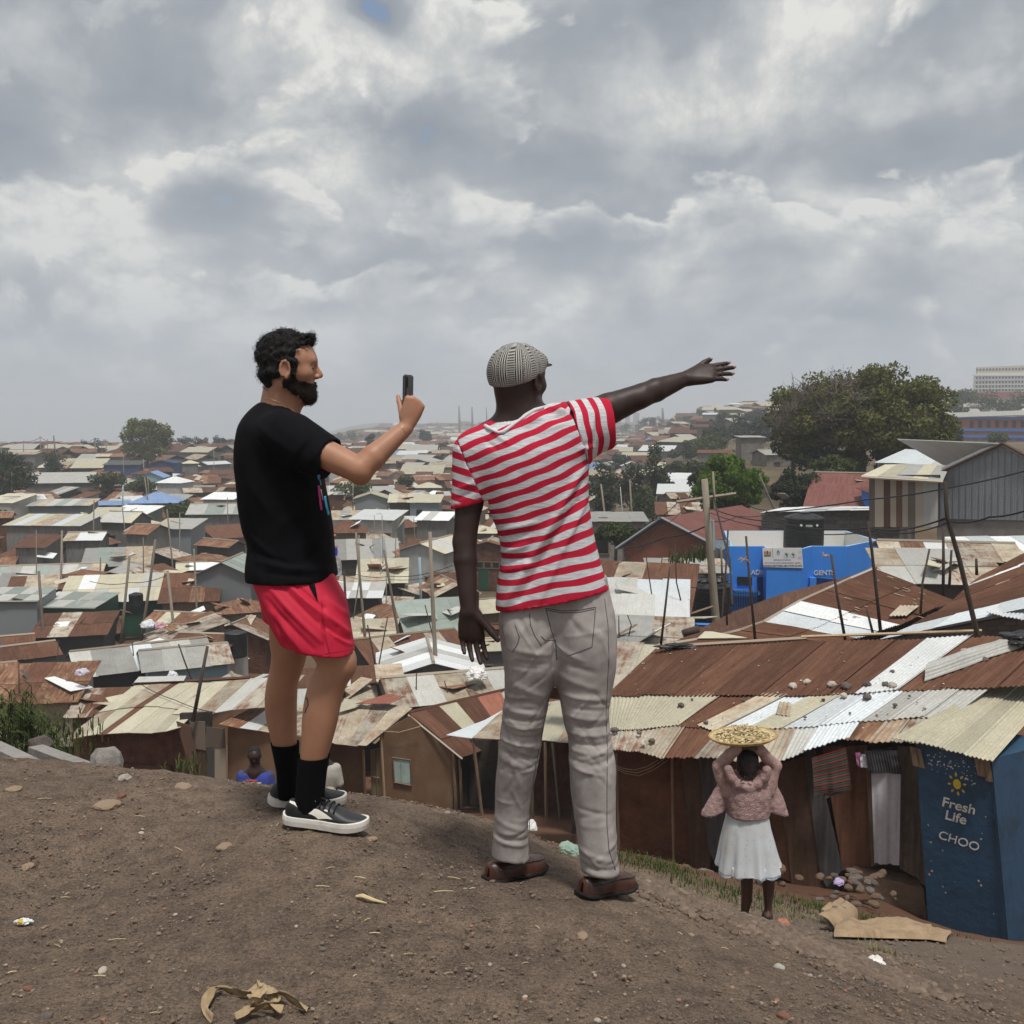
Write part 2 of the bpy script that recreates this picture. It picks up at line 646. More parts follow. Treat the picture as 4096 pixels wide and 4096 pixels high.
def nz(V,scale,amp,seed=0.0,octaves=3):
 """cheap vectorised value noise (sum of sines with turned axes)"""
 r=np.random.RandomState(int(seed*7+11))
 out=np.zeros(len(V))
 for o in range(octaves):
  for k in range(4):
   w=r.normal(size=3)
   w/=np.linalg.norm(w)
   out+=np.sin(V@w*scale*(2**o)*(0.8+0.5*r.rand())+r.rand()*6.28)/(2**o)*0.35
 return out*amp
def surf_line(bvh,pts,r,name,mat,parent,sides=5,lift=0.0006,dense=6):
 """a thin seam or thread laid on a surface along a traced line"""
 q=[]
 for (p,n) in zip(pts[:-1],pts[1:]):
  for k in range(dense):
   f=k/dense
   q.append((p[0]+(n[0]-p[0])*f,p[1]+(n[1]-p[1])*f))
 q.append(pts[-1])
 out=[]
 for (u,v) in q:
  d=ray(u,v).normalized()
  h=bvh.ray_cast(EYE,d)
  if h[0] is not None:
   out.append(h[0]-d*lift)
 if len(out)<2:
  return None
 mb=MB()
 mb.tube(out,r,sides)
 return mb.build(name,mat,parent,smooth=True)
def bvh_of(V,Fq):
 return BVHTree.FromPolygons([tuple(p) for p in V],[tuple(int(i) for i in f) for f in Fq])
def ringsP(data):
 """(v, uL, uR, Y, half depth) -> loft rings"""
 out=[]
 for (v,ul,ur,Y,b) in data:
  a,c=P(ul,v,Y),P(ur,v,Y)
  out.append(((a.x+c.x)/2,Y,(a.z+c.z)/2,(c.x-a.x)/2,b))
 return out
class Frame:
 def __init__(self,o,f,u):
  self.o=Vector(o)
  self.f=Vector(f).normalized()
  u=Vector(u)
  self.u=(u-self.f*u.dot(self.f)).normalized()
  self.l=self.u.cross(self.f)
 def __call__(self,x,y,z):
  return self.o+self.f*x+self.l*y+self.u*z
 @property
 def axes(self):
  return (self.f,self.l,self.u)
def add_head(S,H,sc=1.0,eyes=True,nose=1.0):
 q=lambda x,y,z:H(x*sc,y*sc,z*sc)
 e=lambda c,r,k=0.012:S.add(ell(q(*c),[i*sc for i in r],H.axes),k)
 c=lambda a,b,ra,rb,k=0.012:S.add(cone(q(*a),q(*b),ra*sc,rb*sc),k)
 e((-.012,0,.036),(.098,.077,.088))
 c((.028,0,.03),(.034,0,-.055),.064,.052,.03)
 for s in (-1,1):
  c((-.012,s*.052,-.05),(.06,s*.016,-.096),.018,.018,.02)
  e((.05,s*.046,-.012),(.026,.022,.024),.02)
 e((.066,0,-.094),(.024,.026,.02),.02)
 c((.076,-.034,.034),(.076,.034,.034),.0145,.0145,.016)
 c((.083,0,.026),(.1045,0,-.014),.0085,.0125*nose,.008)
 for s in (-1,1):
  e((.094,s*.012*nose,-.022),(.011,.009,.008),.006)
 c((.079,-.018,-.06),(.079,.018,-.06),.0105,.0105,.010)
 c((.077,-.015,-.074),(.077,.015,-.074),.0105,.0105,.010)
 S.sub(ell(q(.092,0,-.067),[.02*sc,.03*sc,.0022*sc],H.axes),0.003)
 for s in (-1,1):
  S.sub(ell(q(.094,s*.033,.012),[.018*sc,.019*sc,.012*sc],H.axes),0.012)
  S.add(ell(q(.073,s*.032,.011),[.0135*sc,.0135*sc,.0125*sc],H.axes),0.004)
  # ear: plate with raised rim
  ec=(-.012,s*.079,.0)
  S.add(ell(q(ec[0],ec[1],ec[2]),[.019*sc,.007*sc,.030*sc],H.axes),0.006)
  ring=[]
  for i in range(9):
   an=math.radians(-70+i*300/8+20)
   ring.append((ec[0]-math.cos(an)*.0175*(1.0 if math.cos(an)>0 else .8),ec[1]+s*.008,ec[2]+math.sin(an)*.030))
  for a,b in zip(ring[:-1],ring[1:]):
   S.add(cone(q(*a),q(*b),.0048*sc,.0048*sc),0.004)
  S.add(ell(q(-.006,s*.080,-.030),[.009*sc,.006*sc,.011*sc],H.axes),0.006)
  S.sub(ell(q(-.008,s*.091,-.002),[.0095*sc,.006*sc,.013*sc],H.axes),0.004)
def add_hand(S,w,d,n,s,curl=(.3,.3,.3,.3),spread=.06,size=1.0,thumb=(.7,.5,.2),k=.006,wrist_r=.026,tcurl=.25,k0=.8):
 """w wrist, d towards the fingers, n the way the palm faces, s the thumb side"""
 w,d,n,s=Vector(w),Vector(d).normalized(),Vector(n),Vector(s)
 n=(n-d*n.dot(d)).normalized()
 s=(s-d*s.dot(d)-n*s.dot(n)).normalized()
 z=size
 offs=[.030,.010,-.011,-.030]
 base=[.092,.096,.090,.080]
 lens=[.070,.078,.072,.056]
 rad=[.0098,.0100,.0094,.0084]
 kn=[]
 for o,b,r in zip(offs,base,rad):
  kp=w+d*b*z+s*o*z-n*.004*z
  kn.append(kp)
  S.add(cone(w+d*.012*z+s*o*.45*z,kp,.0165*z,.0125*z),.014*z)
 S.add(ell(w+d*.05*z+s*.002*z,(.048*z,.038*z,.0155*z),(d,s,n)),.012)
 tips=[]
 for i in range(4):
  p=kn[i]
  dd=(d+s*spread*(1.5-i)*.8).normalized()
  ang=0.0
  for j,fr in enumerate((.44,.31,.25)):
   ang+=curl[i]*(k0 if j==0 else 1.15)
   dr=dd*math.cos(ang)+n*math.sin(ang)
   p2=p+dr*lens[i]*fr*z
   S.add(cone(p,p2,rad[i]*z*(1-.08*j),rad[i]*z*(1-.08*(j+1))),.004 if j==0 else .0025)
   p=p2
  tips.append(p)
 tb=w+d*.022*z+s*.024*z+n*.006*z
 td=(d*thumb[0]+s*thumb[1]+n*thumb[2]).normalized()
 p=tb
 for j,L in enumerate((.040,.032,.026)):
  dr=(td+(d*.3+n*.2)*tcurl*j).normalized() if tcurl>=0 else (td+(n*.6-s*.3)*-tcurl*j).normalized()
  p2=p+dr*L*z
  S.add(cone(p,p2,(.0165,.0115,.0105)[j]*z,(.012,.0108,.0085)[j]*z),.008 if j==0 else .003)
  p=p2
 tips.append(p)
 return tips
 # ================================================================ GROUND
def sstep(a,b,x):
 t=np.clip((x-a)/(b-a),0,1)
 return t*t*(3-2*t)
CTRL=[(-600,4096,2.35),(0,4096,2.35),(1000,4096,2.35),(2000,4096,2.36),(3000,4100,2.40),(3700,4150,2.5),(300,3500,3.45),(900,3400,3.55),(1300,3320,3.58),(1170,3297,3.60),(1440,3332,3.57),(1225,3218,3.95),(2060,3512,3.48),(2430,3592,3.35),(1700,3400,3.7),(2900,3760,3.3),(3300,3900,3.1),(-500,3000,4.7),(0,3040,4.6),(450,3085,4.5),(900,3150,4.35),(1500,3195,4.25),(1800,3258,4.2),(2000,3302,4.2),(2250,3415,4.1),(2480,3490,4.0),(2640,3560,3.95),(2900,3655,3.9),(3150,3735,3.85),(3470,3868,3.65),(3750,3990,3.4),(4200,4120,3.2),(-500,3130,6.5),(0,3180,6.5),(800,3300,6.5),(1500,3380,6.5),(2000,3500,6.0),(0,3150,10),(1000,3280,10),(1800,3400,10),(0,3140,15),(900,3230,15),(1700,3330,15),(2300,3560,5.6),(2990,3683,6.9),(2700,3640,6.6),(3500,3765,6.8),(3800,3860,5.5),(4150,3960,4.6),(4096,3830,6.5),(3900,3768,7.6),(3500,3742,7.9),(3250,3690,8.4),(2600,3500,9.5),(3400,3668,10.2),(3700,3715,10.8),(4100,3775,11.0),(3720,3700,13.0),(4080,3770,12.5),(3150,3560,13.2),(3500,3585,13.2),(2800,3480,13.6),(2560,3420,11.5),(2450,3430,14.5),(2200,3430,15)]
_cp=np.array([tuple(P(*c)) for c in CTRL])
def _tps_fit(pts):
 n=len(pts)
 d=np.linalg.norm(pts[:,None,:2]-pts[None,:,:2],axis=2)
 K=d*d*np.log(d+1e-9)+np.eye(n)*.004
 A=np.zeros((n+3,n+3))
 A[:n,:n]=K
 A[:n,n]=1
 A[:n,n+1:]=pts[:,:2]
 A[n:,:n]=A[:n,n:].T
 b=np.zeros(n+3)
 b[:n]=pts[:,2]
 return np.linalg.solve(A,b)
_tw=_tps_fit(_cp)
LEFT=np.array([(0,0),(6,-2.6),(14,-6.6),(22,-9.6),(32,-12.6),(45,-14.2),(60,-14.6),(80,-14.1),(100,-13.8),(150,-13.6),(250,-14.2),(400,-15.5),(700,-18),(1500,-23),(4000,-40)])
LEFT2=np.array([(0,0),(200,-13.2),(260,-12.2),(310,-12.6),(400,-19),(700,-34),(1500,-58),(2600,-94),(4000,-94)])
RIGHT=np.array([(0,0),(6,-3.2),(13,-6.8),(18,-7.2),(26,-7.6),(34,-8.9),(45,-9.6),(60,-8.6),(75,-6.2),(100,-5.4),(225,-6.2),(400,-3.0),(600,4.0),(1000,2.0),(2000,-20),(4000,-40)])
def ground_z(x,y):
 """height of the ground; x, y arrays"""
 x=np.asarray(x,dtype=float)
 y=np.asarray(y,dtype=float)
 sh=x.shape
 xf,yf=x.ravel(),y.ravel()
 yy=np.maximum(yf,0.01)
 w=sstep(.10,.22,xf/np.maximum(yy,6.0))*(1-sstep(.9,1.6,xf/np.maximum(yy,60)))
 far=np.interp(yy,LEFT[:,0],LEFT[:,1])*(1-w)+np.interp(yy,RIGHT[:,0],RIGHT[:,1])*w+EYE.z
 # the land on the left crests and falls away behind its skyline
 w2=1-sstep(-.26,-.12,xf/np.maximum(yy,6.0))
 cr=sstep(180,250,yy)*w2
 far=far*(1-cr)+(np.interp(yy,LEFT2[:,0],LEFT2[:,1])+EYE.z)*cr
 # rolling far terrain
 far=far+sstep(180,900,yy)*(1-cr)*(6*np.sin(xf/170+1)*np.cos(yy/260)+3*np.sin(xf/60+yy/90))
 z=far.copy()
 m=(yf<24)&(np.abs(xf)<24)
 if m.any():
  q=np.stack([xf[m],np.maximum(yf[m],1.4)],1)
  q[:,0]=np.clip(q[:,0],-5.5,7.5)
  d=np.linalg.norm(q[:,None,:]-_cp[None,:,:2],axis=2)
  near=(d*d*np.log(d+1e-9))@_tw[:len(_cp)]+_tw[len(_cp)]+q@_tw[len(_cp)+1:]
  b=sstep(12.5,18,yf[m])*1.0
  b=np.maximum(b,sstep(6,12,np.abs(xf[m]))*sstep(3,9,yf[m]))
  z[m]=near*(1-b)+far[m]*b
 return z.reshape(sh)
def gz(x,y):
 return float(ground_z(np.array([x]),np.array([y]))[0])
def dirt_material():
 m=bpy.data.materials.new('trodden_dirt')
 m.use_nodes=True
 t=NT(m.node_tree)
 t.n.clear()
 out=t.new('ShaderNodeOutputMaterial')
 b=t.new('ShaderNodeBsdfPrincipled',Roughness=.95)
 b.inputs['Specular IOR Level'].default_value=.15
 t.lk(b.outputs[0],out.inputs[0])
 tc=t.n.new('ShaderNodeTexCoord')
 co=tc.outputs['Object']
 n1=t.noise(co,1.6,6,.6)
 n2=t.noise(co,11,6,.65)
 n3=t.noise(co,95,5,.75)
 c=t.mix(t.ramp(n1,[(.36,0.0),(.66,1.0)]),(.180,.132,.101),(.265,.196,.143))
 c=t.mix(t.ramp(n2,[(.38,.6),(.56,0.0)]),c,(.095,.069,.055))
 c=t.mix(t.ramp(n3,[(.36,.8),(.49,0.0)]),c,(.050,.037,.031))  # low grains painted darker, high ones lighter, standing in for shading of fine relief
 c=t.mix(t.ramp(n3,[(.55,0.0),(.66,.8)]),c,(.30,.235,.18))
 n5=t.noise(co,260,3,.7)
 c=t.mix(1.0,c,t.ramp(n5,[(.34,.62),(.5,1.0),(.66,1.4)]),'MULTIPLY')
 # pale grit and reddish crumbs
 vo=t.new('ShaderNodeTexVoronoi',Scale=55.0)
 t.lk(co,vo.inputs['Vector'])
 rnd=t.n.new('ShaderNodeSeparateColor')
 t.lk(vo.outputs['Color'],rnd.inputs[0])
 grit=t.math('MULTIPLY',t.ramp(vo.outputs['Distance'],[(.16,1.0),(.26,0.0)]),t.math('GREATER_THAN',rnd.outputs[0],.80))
 c=t.mix(t.math('MULTIPLY',grit,.85),c,t.mix(rnd.outputs[1],(.34,.27,.20),(.19,.11,.075)))
 red=attr(t,'laterite')
 c=t.mix(red,c,t.mix(n2,(.17,.085,.050),(.11,.055,.036)))
 lt=attr(t,'pathway')
 c=t.mix(lt,c,t.mix(n2,(.15,.118,.092),(.20,.16,.125)))
 fl=attr(t,'farland')
 n4=t.noise(co,.06,6,.7)
 c=t.mix(fl,c,t.mix(t.ramp(n4,[(.42,0.0),(.58,1.0)]),(.075,.062,.038),(.15,.115,.078)))
 t.lk(c,b.inputs['Base Color'])
 bn=t.new('ShaderNodeBump',Strength=1.0,Distance=.025)
 h=t.math('ADD',t.math('MULTIPLY',n3,.55),t.math('ADD',t.math('MULTIPLY',n2,1.2),t.math('MULTIPLY',grit,.3)))
 t.lk(h,bn.inputs['Height'])
 t.lk(bn.outputs[0],b.inputs['Normal'])
 return m
def attr(t,name):
 a=t.n.new('ShaderNodeAttribute')
 a.attribute_name=name
 return a.outputs['Fac']
def grow(start,step,ratio,end):
 o=[]
 v=start
 while v<end:
  v+=step
  step*=ratio
  o.append(v)
 return o
def build_ground():
 ys=[-40,-12,-4,-1,.4,1.0]+list(np.arange(1.3,5.4,.022))+grow(5.4,.03,1.032,2500)
 xc=list(np.arange(-2.6,3.6,.024))
 xs=[-q for q in reversed(grow(2.6,.03,1.075,2400))]+xc+grow(3.6,.03,1.075,2400)
 X,Yg=np.meshgrid(np.array(xs),np.array(ys))
 Z=ground_z(X,Yg)
 # lumps, clods and footworn hollows close to the camera
 nv=X.size
 flat=np.stack([X.ravel(),Yg.ravel()],1)
 add=np.zeros(nv)
 near=np.nonzero((flat[:,1]<16)&(np.abs(flat[:,0])<9))[0]
 crest=1.0
 for i in near:
  x,y=flat[i]
  k=min(1.0,max(.35,(y-2)/3))
  v=mnoise.noise((x*2.1,y*2.1,3))*.020+mnoise.noise((x*7,y*7,1))*.011+mnoise.noise((x*19,y*19,8))*.0065
  r=mnoise.noise((x*38,y*38,5))
  v+=max(0,r)**2*.016
  add[i]=v
  # loose spoil heaped along the right edge of the mound
 ex=P(3000,3690,3.88)
 d2,_=seg_d(flat[:,0],flat[:,1],(P(2620,3550,3.95).x,3.95),(P(3560,3900,3.6).x,3.6))
 ed=np.exp(-d2/.07)
 lump=np.array([abs(mnoise.noise((flat[i,0]*16,flat[i,1]*16,2))) if ed[i]>.02 else 0 for i in range(nv)])
 add+=ed*lump*.055
 Z=Z+add.reshape(Z.shape)
 V=np.stack([X.ravel(),Yg.ravel(),Z.ravel()],1)
 ny,nx=X.shape
 idx=np.arange(nv).reshape(ny,nx)
 Fq=np.stack([idx[:-1,:-1],idx[:-1,1:],idx[1:,1:],idx[1:,:-1]],-1).reshape(-1,4)
 # red earth on the banks below the huts and in the valley; paler trodden path on the right
 lat=sstep(8.8,11.5,V[:,1])*.9
 pth=sstep(3.55,4.3,V[:,1])*(1-sstep(8.5,10.0,V[:,1]))*sstep(.9,1.5,V[:,0]-.12*V[:,1])
 o=np_mesh('ground',V,Fq,None,dirt_material(),{'laterite':lat,'pathway':pth*.8,'farland':sstep(45,75,V[:,1])})
 o['kind']='structure'
 return V,Fq
def seg_d(px,py,a,b):
 ab=(b[0]-a[0],b[1]-a[1])
 L2=ab[0]**2+ab[1]**2+1e-9
 t=np.clip(((px-a[0])*ab[0]+(py-a[1])*ab[1])/L2,0,1)
 return (px-a[0]-t*ab[0])**2+(py-a[1]-t*ab[1])**2,t
GV,GF=build_ground()
GBVH=None
def on_ground(u,v,lim=60.0):
 """where the line of sight through a photo pixel meets the ground"""
 global GBVH
 if GBVH is None:
  m=(GV[GF].max(axis=1)[:,1]<40)&(np.abs(GV[GF][:,:,0]).max(axis=1)<20)
  GBVH=BVHTree.FromPolygons([tuple(p) for p in GV],[tuple(int(i) for i in f) for f in GF[m]])
 h=GBVH.ray_cast(EYE,ray(u,v).normalized())
 return h[0]
HAZE=0.0007
def haze_box():
 mb=MB()
 mb.box((0,1310,-30),(5300,2740,140))
 m=bpy.data.materials.new('haze_air')
 m.use_nodes=True
 t=NT(m.node_tree)
 t.n.clear()
 out=t.new('ShaderNodeOutputMaterial')
 v=t.new('ShaderNodeVolumePrincipled')
 v.inputs['Color'].default_value=(.86,.91,.97,1)
 v.inputs['Density'].default_value=HAZE
 v.inputs['Anisotropy'].default_value=0.15
 t.lk(v.outputs[0],out.inputs['Volume'])
 o=mb.build('haze',m)
 o['kind']='stuff'
 return o
 # ================================================================ MATERIALS OF THE SETTLEMENT
def sheet_mat(name,base,second,sfac=(.42,.62),rough=.6,metal=0.0,streak=.35,holes=None,spec=.4,sc=1.0):
 """corrugated iron: rain streaks down the slope, rust or bare patches, each sheet different; UV = metres (across, down)"""
 if name in MATS:
  return MATS[name]
 m=bpy.data.materials.new(name)
 MATS[name]=m
 m.use_nodes=True
 t=NT(m.node_tree)
 t.n.clear()
 out=t.new('ShaderNodeOutputMaterial')
 b=t.new('ShaderNodeBsdfPrincipled',Roughness=rough,Metallic=metal)
 b.inputs['Specular IOR Level'].default_value=spec
 t.lk(b.outputs[0],out.inputs[0])
 tc=t.n.new('ShaderNodeTexCoord')
 oi=t.n.new('ShaderNodeObjectInfo')
 off=t.n.new('ShaderNodeCombineXYZ')
 t.lk(t.math('MULTIPLY',oi.outputs['Random'],37.0),off.inputs[0])
 t.lk(t.math('MULTIPLY',oi.outputs['Random'],91.0),off.inputs[1])
 uv=t.vmath('ADD',tc.outputs['UV'],off.outputs[0]).outputs[0]
 st=t.noise(t.mapping(uv,scale=(9*sc,.8*sc,1)),1.0,5,.65)
 pa=t.noise(uv,1.3*sc,6,.65)
 fine=t.noise(uv,14*sc,4,.6)
 mask=t.math('ADD',t.math('MULTIPLY',st,.45),t.math('MULTIPLY',pa,.55))
 c=t.mix(t.ramp(mask,[(sfac[0],0.0),(sfac[1],1.0)]),base,second)
 lo,hi=1-streak,1+streak
 c=t.mix(1.0,c,t.ramp(st,[(.3,(lo,lo,lo)),(.7,(hi,hi,hi))]),'MULTIPLY')
 c=t.mix(1.0,c,t.ramp(fine,[(.3,.85),(.7,1.12)]),'MULTIPLY')
 c=t.mix(1.0,c,t.ramp(oi.outputs['Random'],[(0.0,.78),(1.0,1.2)]),'MULTIPLY')
 # corrugation as fine relief (real ridges are modelled on the near roofs)
 wv=t.n.new('ShaderNodeTexWave')
 wv.wave_type='BANDS'
 wv.bands_direction='X'
 wv.inputs['Scale'].default_value=2*math.pi/.076/20*1.0
 t.lk(tc.outputs['UV'],wv.inputs['Vector'])
 t.lk(c,b.inputs['Base Color'])
 bn=t.new('ShaderNodeBump',Strength=.35,Distance=.02)
 t.lk(t.math('ADD',wv.outputs['Fac'],t.math('MULTIPLY',fine,.5)),bn.inputs['Height'])
 t.lk(bn.outputs[0],b.inputs['Normal'])
 return m
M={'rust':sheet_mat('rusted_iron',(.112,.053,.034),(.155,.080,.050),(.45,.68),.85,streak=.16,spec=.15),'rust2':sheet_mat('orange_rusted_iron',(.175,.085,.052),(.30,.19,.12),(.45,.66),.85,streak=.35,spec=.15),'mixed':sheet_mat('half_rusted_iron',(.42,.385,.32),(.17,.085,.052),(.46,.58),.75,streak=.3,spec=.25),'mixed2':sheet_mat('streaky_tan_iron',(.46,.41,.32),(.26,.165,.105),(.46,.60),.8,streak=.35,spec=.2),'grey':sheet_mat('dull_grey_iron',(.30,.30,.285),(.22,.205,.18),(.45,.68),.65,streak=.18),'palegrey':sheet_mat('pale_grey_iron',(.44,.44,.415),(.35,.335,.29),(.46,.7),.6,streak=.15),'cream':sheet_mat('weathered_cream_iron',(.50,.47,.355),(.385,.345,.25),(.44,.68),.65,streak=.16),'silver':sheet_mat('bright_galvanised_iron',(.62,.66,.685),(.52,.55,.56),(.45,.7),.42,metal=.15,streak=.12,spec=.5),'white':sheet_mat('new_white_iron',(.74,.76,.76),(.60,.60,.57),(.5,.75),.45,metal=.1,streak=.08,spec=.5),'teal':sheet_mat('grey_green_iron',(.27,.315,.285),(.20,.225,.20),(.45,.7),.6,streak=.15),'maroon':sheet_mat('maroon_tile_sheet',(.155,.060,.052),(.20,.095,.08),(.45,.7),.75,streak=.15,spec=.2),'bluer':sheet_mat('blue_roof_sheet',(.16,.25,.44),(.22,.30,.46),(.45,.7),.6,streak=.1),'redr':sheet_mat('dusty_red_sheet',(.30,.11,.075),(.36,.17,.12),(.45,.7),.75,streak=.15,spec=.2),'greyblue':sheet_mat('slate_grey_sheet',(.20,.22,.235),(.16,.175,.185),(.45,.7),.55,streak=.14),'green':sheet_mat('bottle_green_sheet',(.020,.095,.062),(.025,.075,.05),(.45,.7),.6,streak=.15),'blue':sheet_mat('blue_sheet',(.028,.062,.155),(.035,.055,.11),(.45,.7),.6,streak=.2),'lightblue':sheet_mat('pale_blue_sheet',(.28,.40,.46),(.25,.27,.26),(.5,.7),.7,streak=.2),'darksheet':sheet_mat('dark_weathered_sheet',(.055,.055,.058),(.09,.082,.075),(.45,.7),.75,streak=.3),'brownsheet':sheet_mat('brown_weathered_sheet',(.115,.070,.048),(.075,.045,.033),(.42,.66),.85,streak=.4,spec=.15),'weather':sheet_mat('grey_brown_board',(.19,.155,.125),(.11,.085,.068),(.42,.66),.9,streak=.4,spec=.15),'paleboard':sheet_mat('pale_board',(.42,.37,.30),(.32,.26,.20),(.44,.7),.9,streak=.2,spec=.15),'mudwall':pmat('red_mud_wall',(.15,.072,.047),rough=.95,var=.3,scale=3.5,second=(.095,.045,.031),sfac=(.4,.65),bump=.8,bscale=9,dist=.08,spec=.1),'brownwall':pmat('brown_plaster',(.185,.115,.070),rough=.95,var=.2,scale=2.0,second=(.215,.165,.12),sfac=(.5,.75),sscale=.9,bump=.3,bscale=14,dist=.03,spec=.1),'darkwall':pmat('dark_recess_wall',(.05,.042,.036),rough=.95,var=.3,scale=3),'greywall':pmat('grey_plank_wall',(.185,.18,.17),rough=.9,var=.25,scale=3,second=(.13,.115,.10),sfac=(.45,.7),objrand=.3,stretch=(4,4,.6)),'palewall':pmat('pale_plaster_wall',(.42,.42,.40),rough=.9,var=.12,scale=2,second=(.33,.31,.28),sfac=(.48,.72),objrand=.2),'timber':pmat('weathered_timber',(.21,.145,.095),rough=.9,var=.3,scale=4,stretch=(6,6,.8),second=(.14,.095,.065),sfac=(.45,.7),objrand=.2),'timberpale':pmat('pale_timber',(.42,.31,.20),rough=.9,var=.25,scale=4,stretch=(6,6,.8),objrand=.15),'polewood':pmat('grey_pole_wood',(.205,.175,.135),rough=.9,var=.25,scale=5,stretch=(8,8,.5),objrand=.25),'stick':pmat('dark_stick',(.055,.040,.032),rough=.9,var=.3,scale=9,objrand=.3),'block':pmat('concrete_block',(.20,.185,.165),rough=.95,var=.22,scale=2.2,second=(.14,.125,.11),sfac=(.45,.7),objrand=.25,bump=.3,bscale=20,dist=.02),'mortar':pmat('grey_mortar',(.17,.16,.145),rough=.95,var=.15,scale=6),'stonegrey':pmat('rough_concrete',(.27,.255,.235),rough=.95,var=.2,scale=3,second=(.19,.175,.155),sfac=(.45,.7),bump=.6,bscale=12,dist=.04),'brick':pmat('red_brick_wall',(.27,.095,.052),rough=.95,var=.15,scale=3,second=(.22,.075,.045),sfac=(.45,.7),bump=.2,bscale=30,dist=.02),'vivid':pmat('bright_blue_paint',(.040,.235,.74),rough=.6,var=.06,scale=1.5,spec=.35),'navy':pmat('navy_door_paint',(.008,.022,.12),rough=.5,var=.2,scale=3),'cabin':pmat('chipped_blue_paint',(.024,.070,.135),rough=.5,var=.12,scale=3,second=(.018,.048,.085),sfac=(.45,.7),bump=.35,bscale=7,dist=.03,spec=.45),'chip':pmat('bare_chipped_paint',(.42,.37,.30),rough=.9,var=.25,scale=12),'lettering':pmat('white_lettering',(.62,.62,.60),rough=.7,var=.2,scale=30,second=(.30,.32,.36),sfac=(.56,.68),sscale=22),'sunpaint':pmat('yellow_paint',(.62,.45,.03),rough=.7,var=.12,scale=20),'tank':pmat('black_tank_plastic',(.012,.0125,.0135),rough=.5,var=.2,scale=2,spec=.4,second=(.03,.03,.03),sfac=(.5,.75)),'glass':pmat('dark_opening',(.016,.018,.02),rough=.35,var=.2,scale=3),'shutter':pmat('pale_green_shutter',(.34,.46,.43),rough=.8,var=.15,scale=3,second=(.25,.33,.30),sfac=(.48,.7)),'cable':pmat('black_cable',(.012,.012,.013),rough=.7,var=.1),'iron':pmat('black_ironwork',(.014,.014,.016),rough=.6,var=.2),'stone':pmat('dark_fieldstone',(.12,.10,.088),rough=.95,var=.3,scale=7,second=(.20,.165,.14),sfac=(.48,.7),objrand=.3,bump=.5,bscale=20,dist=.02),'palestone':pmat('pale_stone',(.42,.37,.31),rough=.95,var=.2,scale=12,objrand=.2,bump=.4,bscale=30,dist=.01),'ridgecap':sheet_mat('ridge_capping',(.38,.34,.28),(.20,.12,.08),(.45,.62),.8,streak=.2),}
SHEETS_RUSTY=['rust']*5+['rust2']*3+['mixed']*2+['mixed2']
SHEETS_MIX=['rust','rust2','mixed','mixed','mixed2','mixed2','palegrey','cream','silver','grey','rust']
SHEETS_PALE=['palegrey','cream','silver','white','palegrey','white','mixed2','cream']
SHEETS_GREY=['grey','palegrey','grey','palegrey','mixed2','teal']
# ================================================================ TRACED PLANES
class Plane3:
 """a real plane in the place, fixed by three points given as photo pixel + distance"""
 def __init__(self,a,b,c):
  self.a=P(*a)
  self.n=(P(*b)-self.a).cross(P(*c)-self.a).normalized()
  if self.n.dot(ray(a[0],a[1]))>0:
   self.n=-self.n
 def at(self,u,v,lift=0.0):
  d=ray(u,v)
  t=(self.a-EYE).dot(self.n)/d.dot(self.n)
  return EYE+d*t+self.n*lift
def vplane(a,b):
 """upright plane through two pixel + distance points"""
 pa,pb=P(*a),P(*b)
 pl=object.__new__(Plane3)
 pl.a=pa
 d=pb-pa
 d.z=0
 pl.n=Vector((d.y,-d.x,0)).normalized()
 if pl.n.dot(ray(a[0],a[1]))>0:
  pl.n=-pl.n
 return pl
def corr_sheet(name,parent,mat,A,B,C,D,n,lift,real=True,amp=.009,wob=0.0,th=.004,jag=0.0,rnd=random):
 """one roofing or wall sheet: A-B bottom edge, D-C top edge; real ridges when near"""
 A,B,C,D=(Vector(q)+n*lift for q in (A,B,C,D))
 W=max((B-A).length,(C-D).length)
 L=max((D-A).length,(C-B).length)
 mb=MB()
 if real:
  k=max(4,int(W/.076*6))
  rows_n=3
  rows,uvs=[],[]
  for j in range(rows_n+1):
   f=j/rows_n
   r,q=[],[]
   for i in range(k+1):
    s=i/k
    p=(A*(1-s)+B*s)*(1-f)+(D*(1-s)+C*s)*f
    h=amp*math.sin(2*math.pi*s*W/.076)
    h+=wob*mnoise.noise((p.x*1.7,p.y*1.7,3.0))
    if j==0 and jag:
     p=p+(D-A).normalized()*jag*mnoise.noise((p.x*9,p.y*9,1.0))
    r.append(p+n*h)
    q.append((s*W,f*L))
   rows.append(r)
   uvs.append(q)
  mb.grid(rows,uvs)
  # thickness at the lower edge
  mb.grid([[p-n*th*2.5 for p in rows[0]],rows[0]],[uvs[0],uvs[0]])
  return mb.build(name,mat,parent,smooth=True)
 uv=[(0,0),(W,0),(W,L),(0,L)]
 mb.slab([A,B,C,D],n,.015,uvs=uv)
 return mb.build(name,mat,parent)
def sheet_row(parent,pl,bot,top,mats,lift=.0,real=True,name='roof_sheet',lap=.03,jag=.02,seed=1,wob=.01,alt=.012):
 """neighbouring sheets between two traced edge lines (pixel points)"""
 r=random.Random(seed)
 out=[]
 for i in range(len(bot)-1):
  A,B=pl.at(*bot[i]),pl.at(*bot[i+1])
  D,C=pl.at(*top[i]),pl.at(*top[i+1])
  e=(B-A).normalized()*lap
  j=(A-D).normalized()*r.uniform(-.02,.05)
  o=corr_sheet(name,parent,M[mats[i%len(mats)]],A-e+j,B+e+j,C+e,D-e,pl.n,lift+(i%2)*alt+r.uniform(0,.006),real,jag=jag,wob=wob)
  out.append(o)
 return out
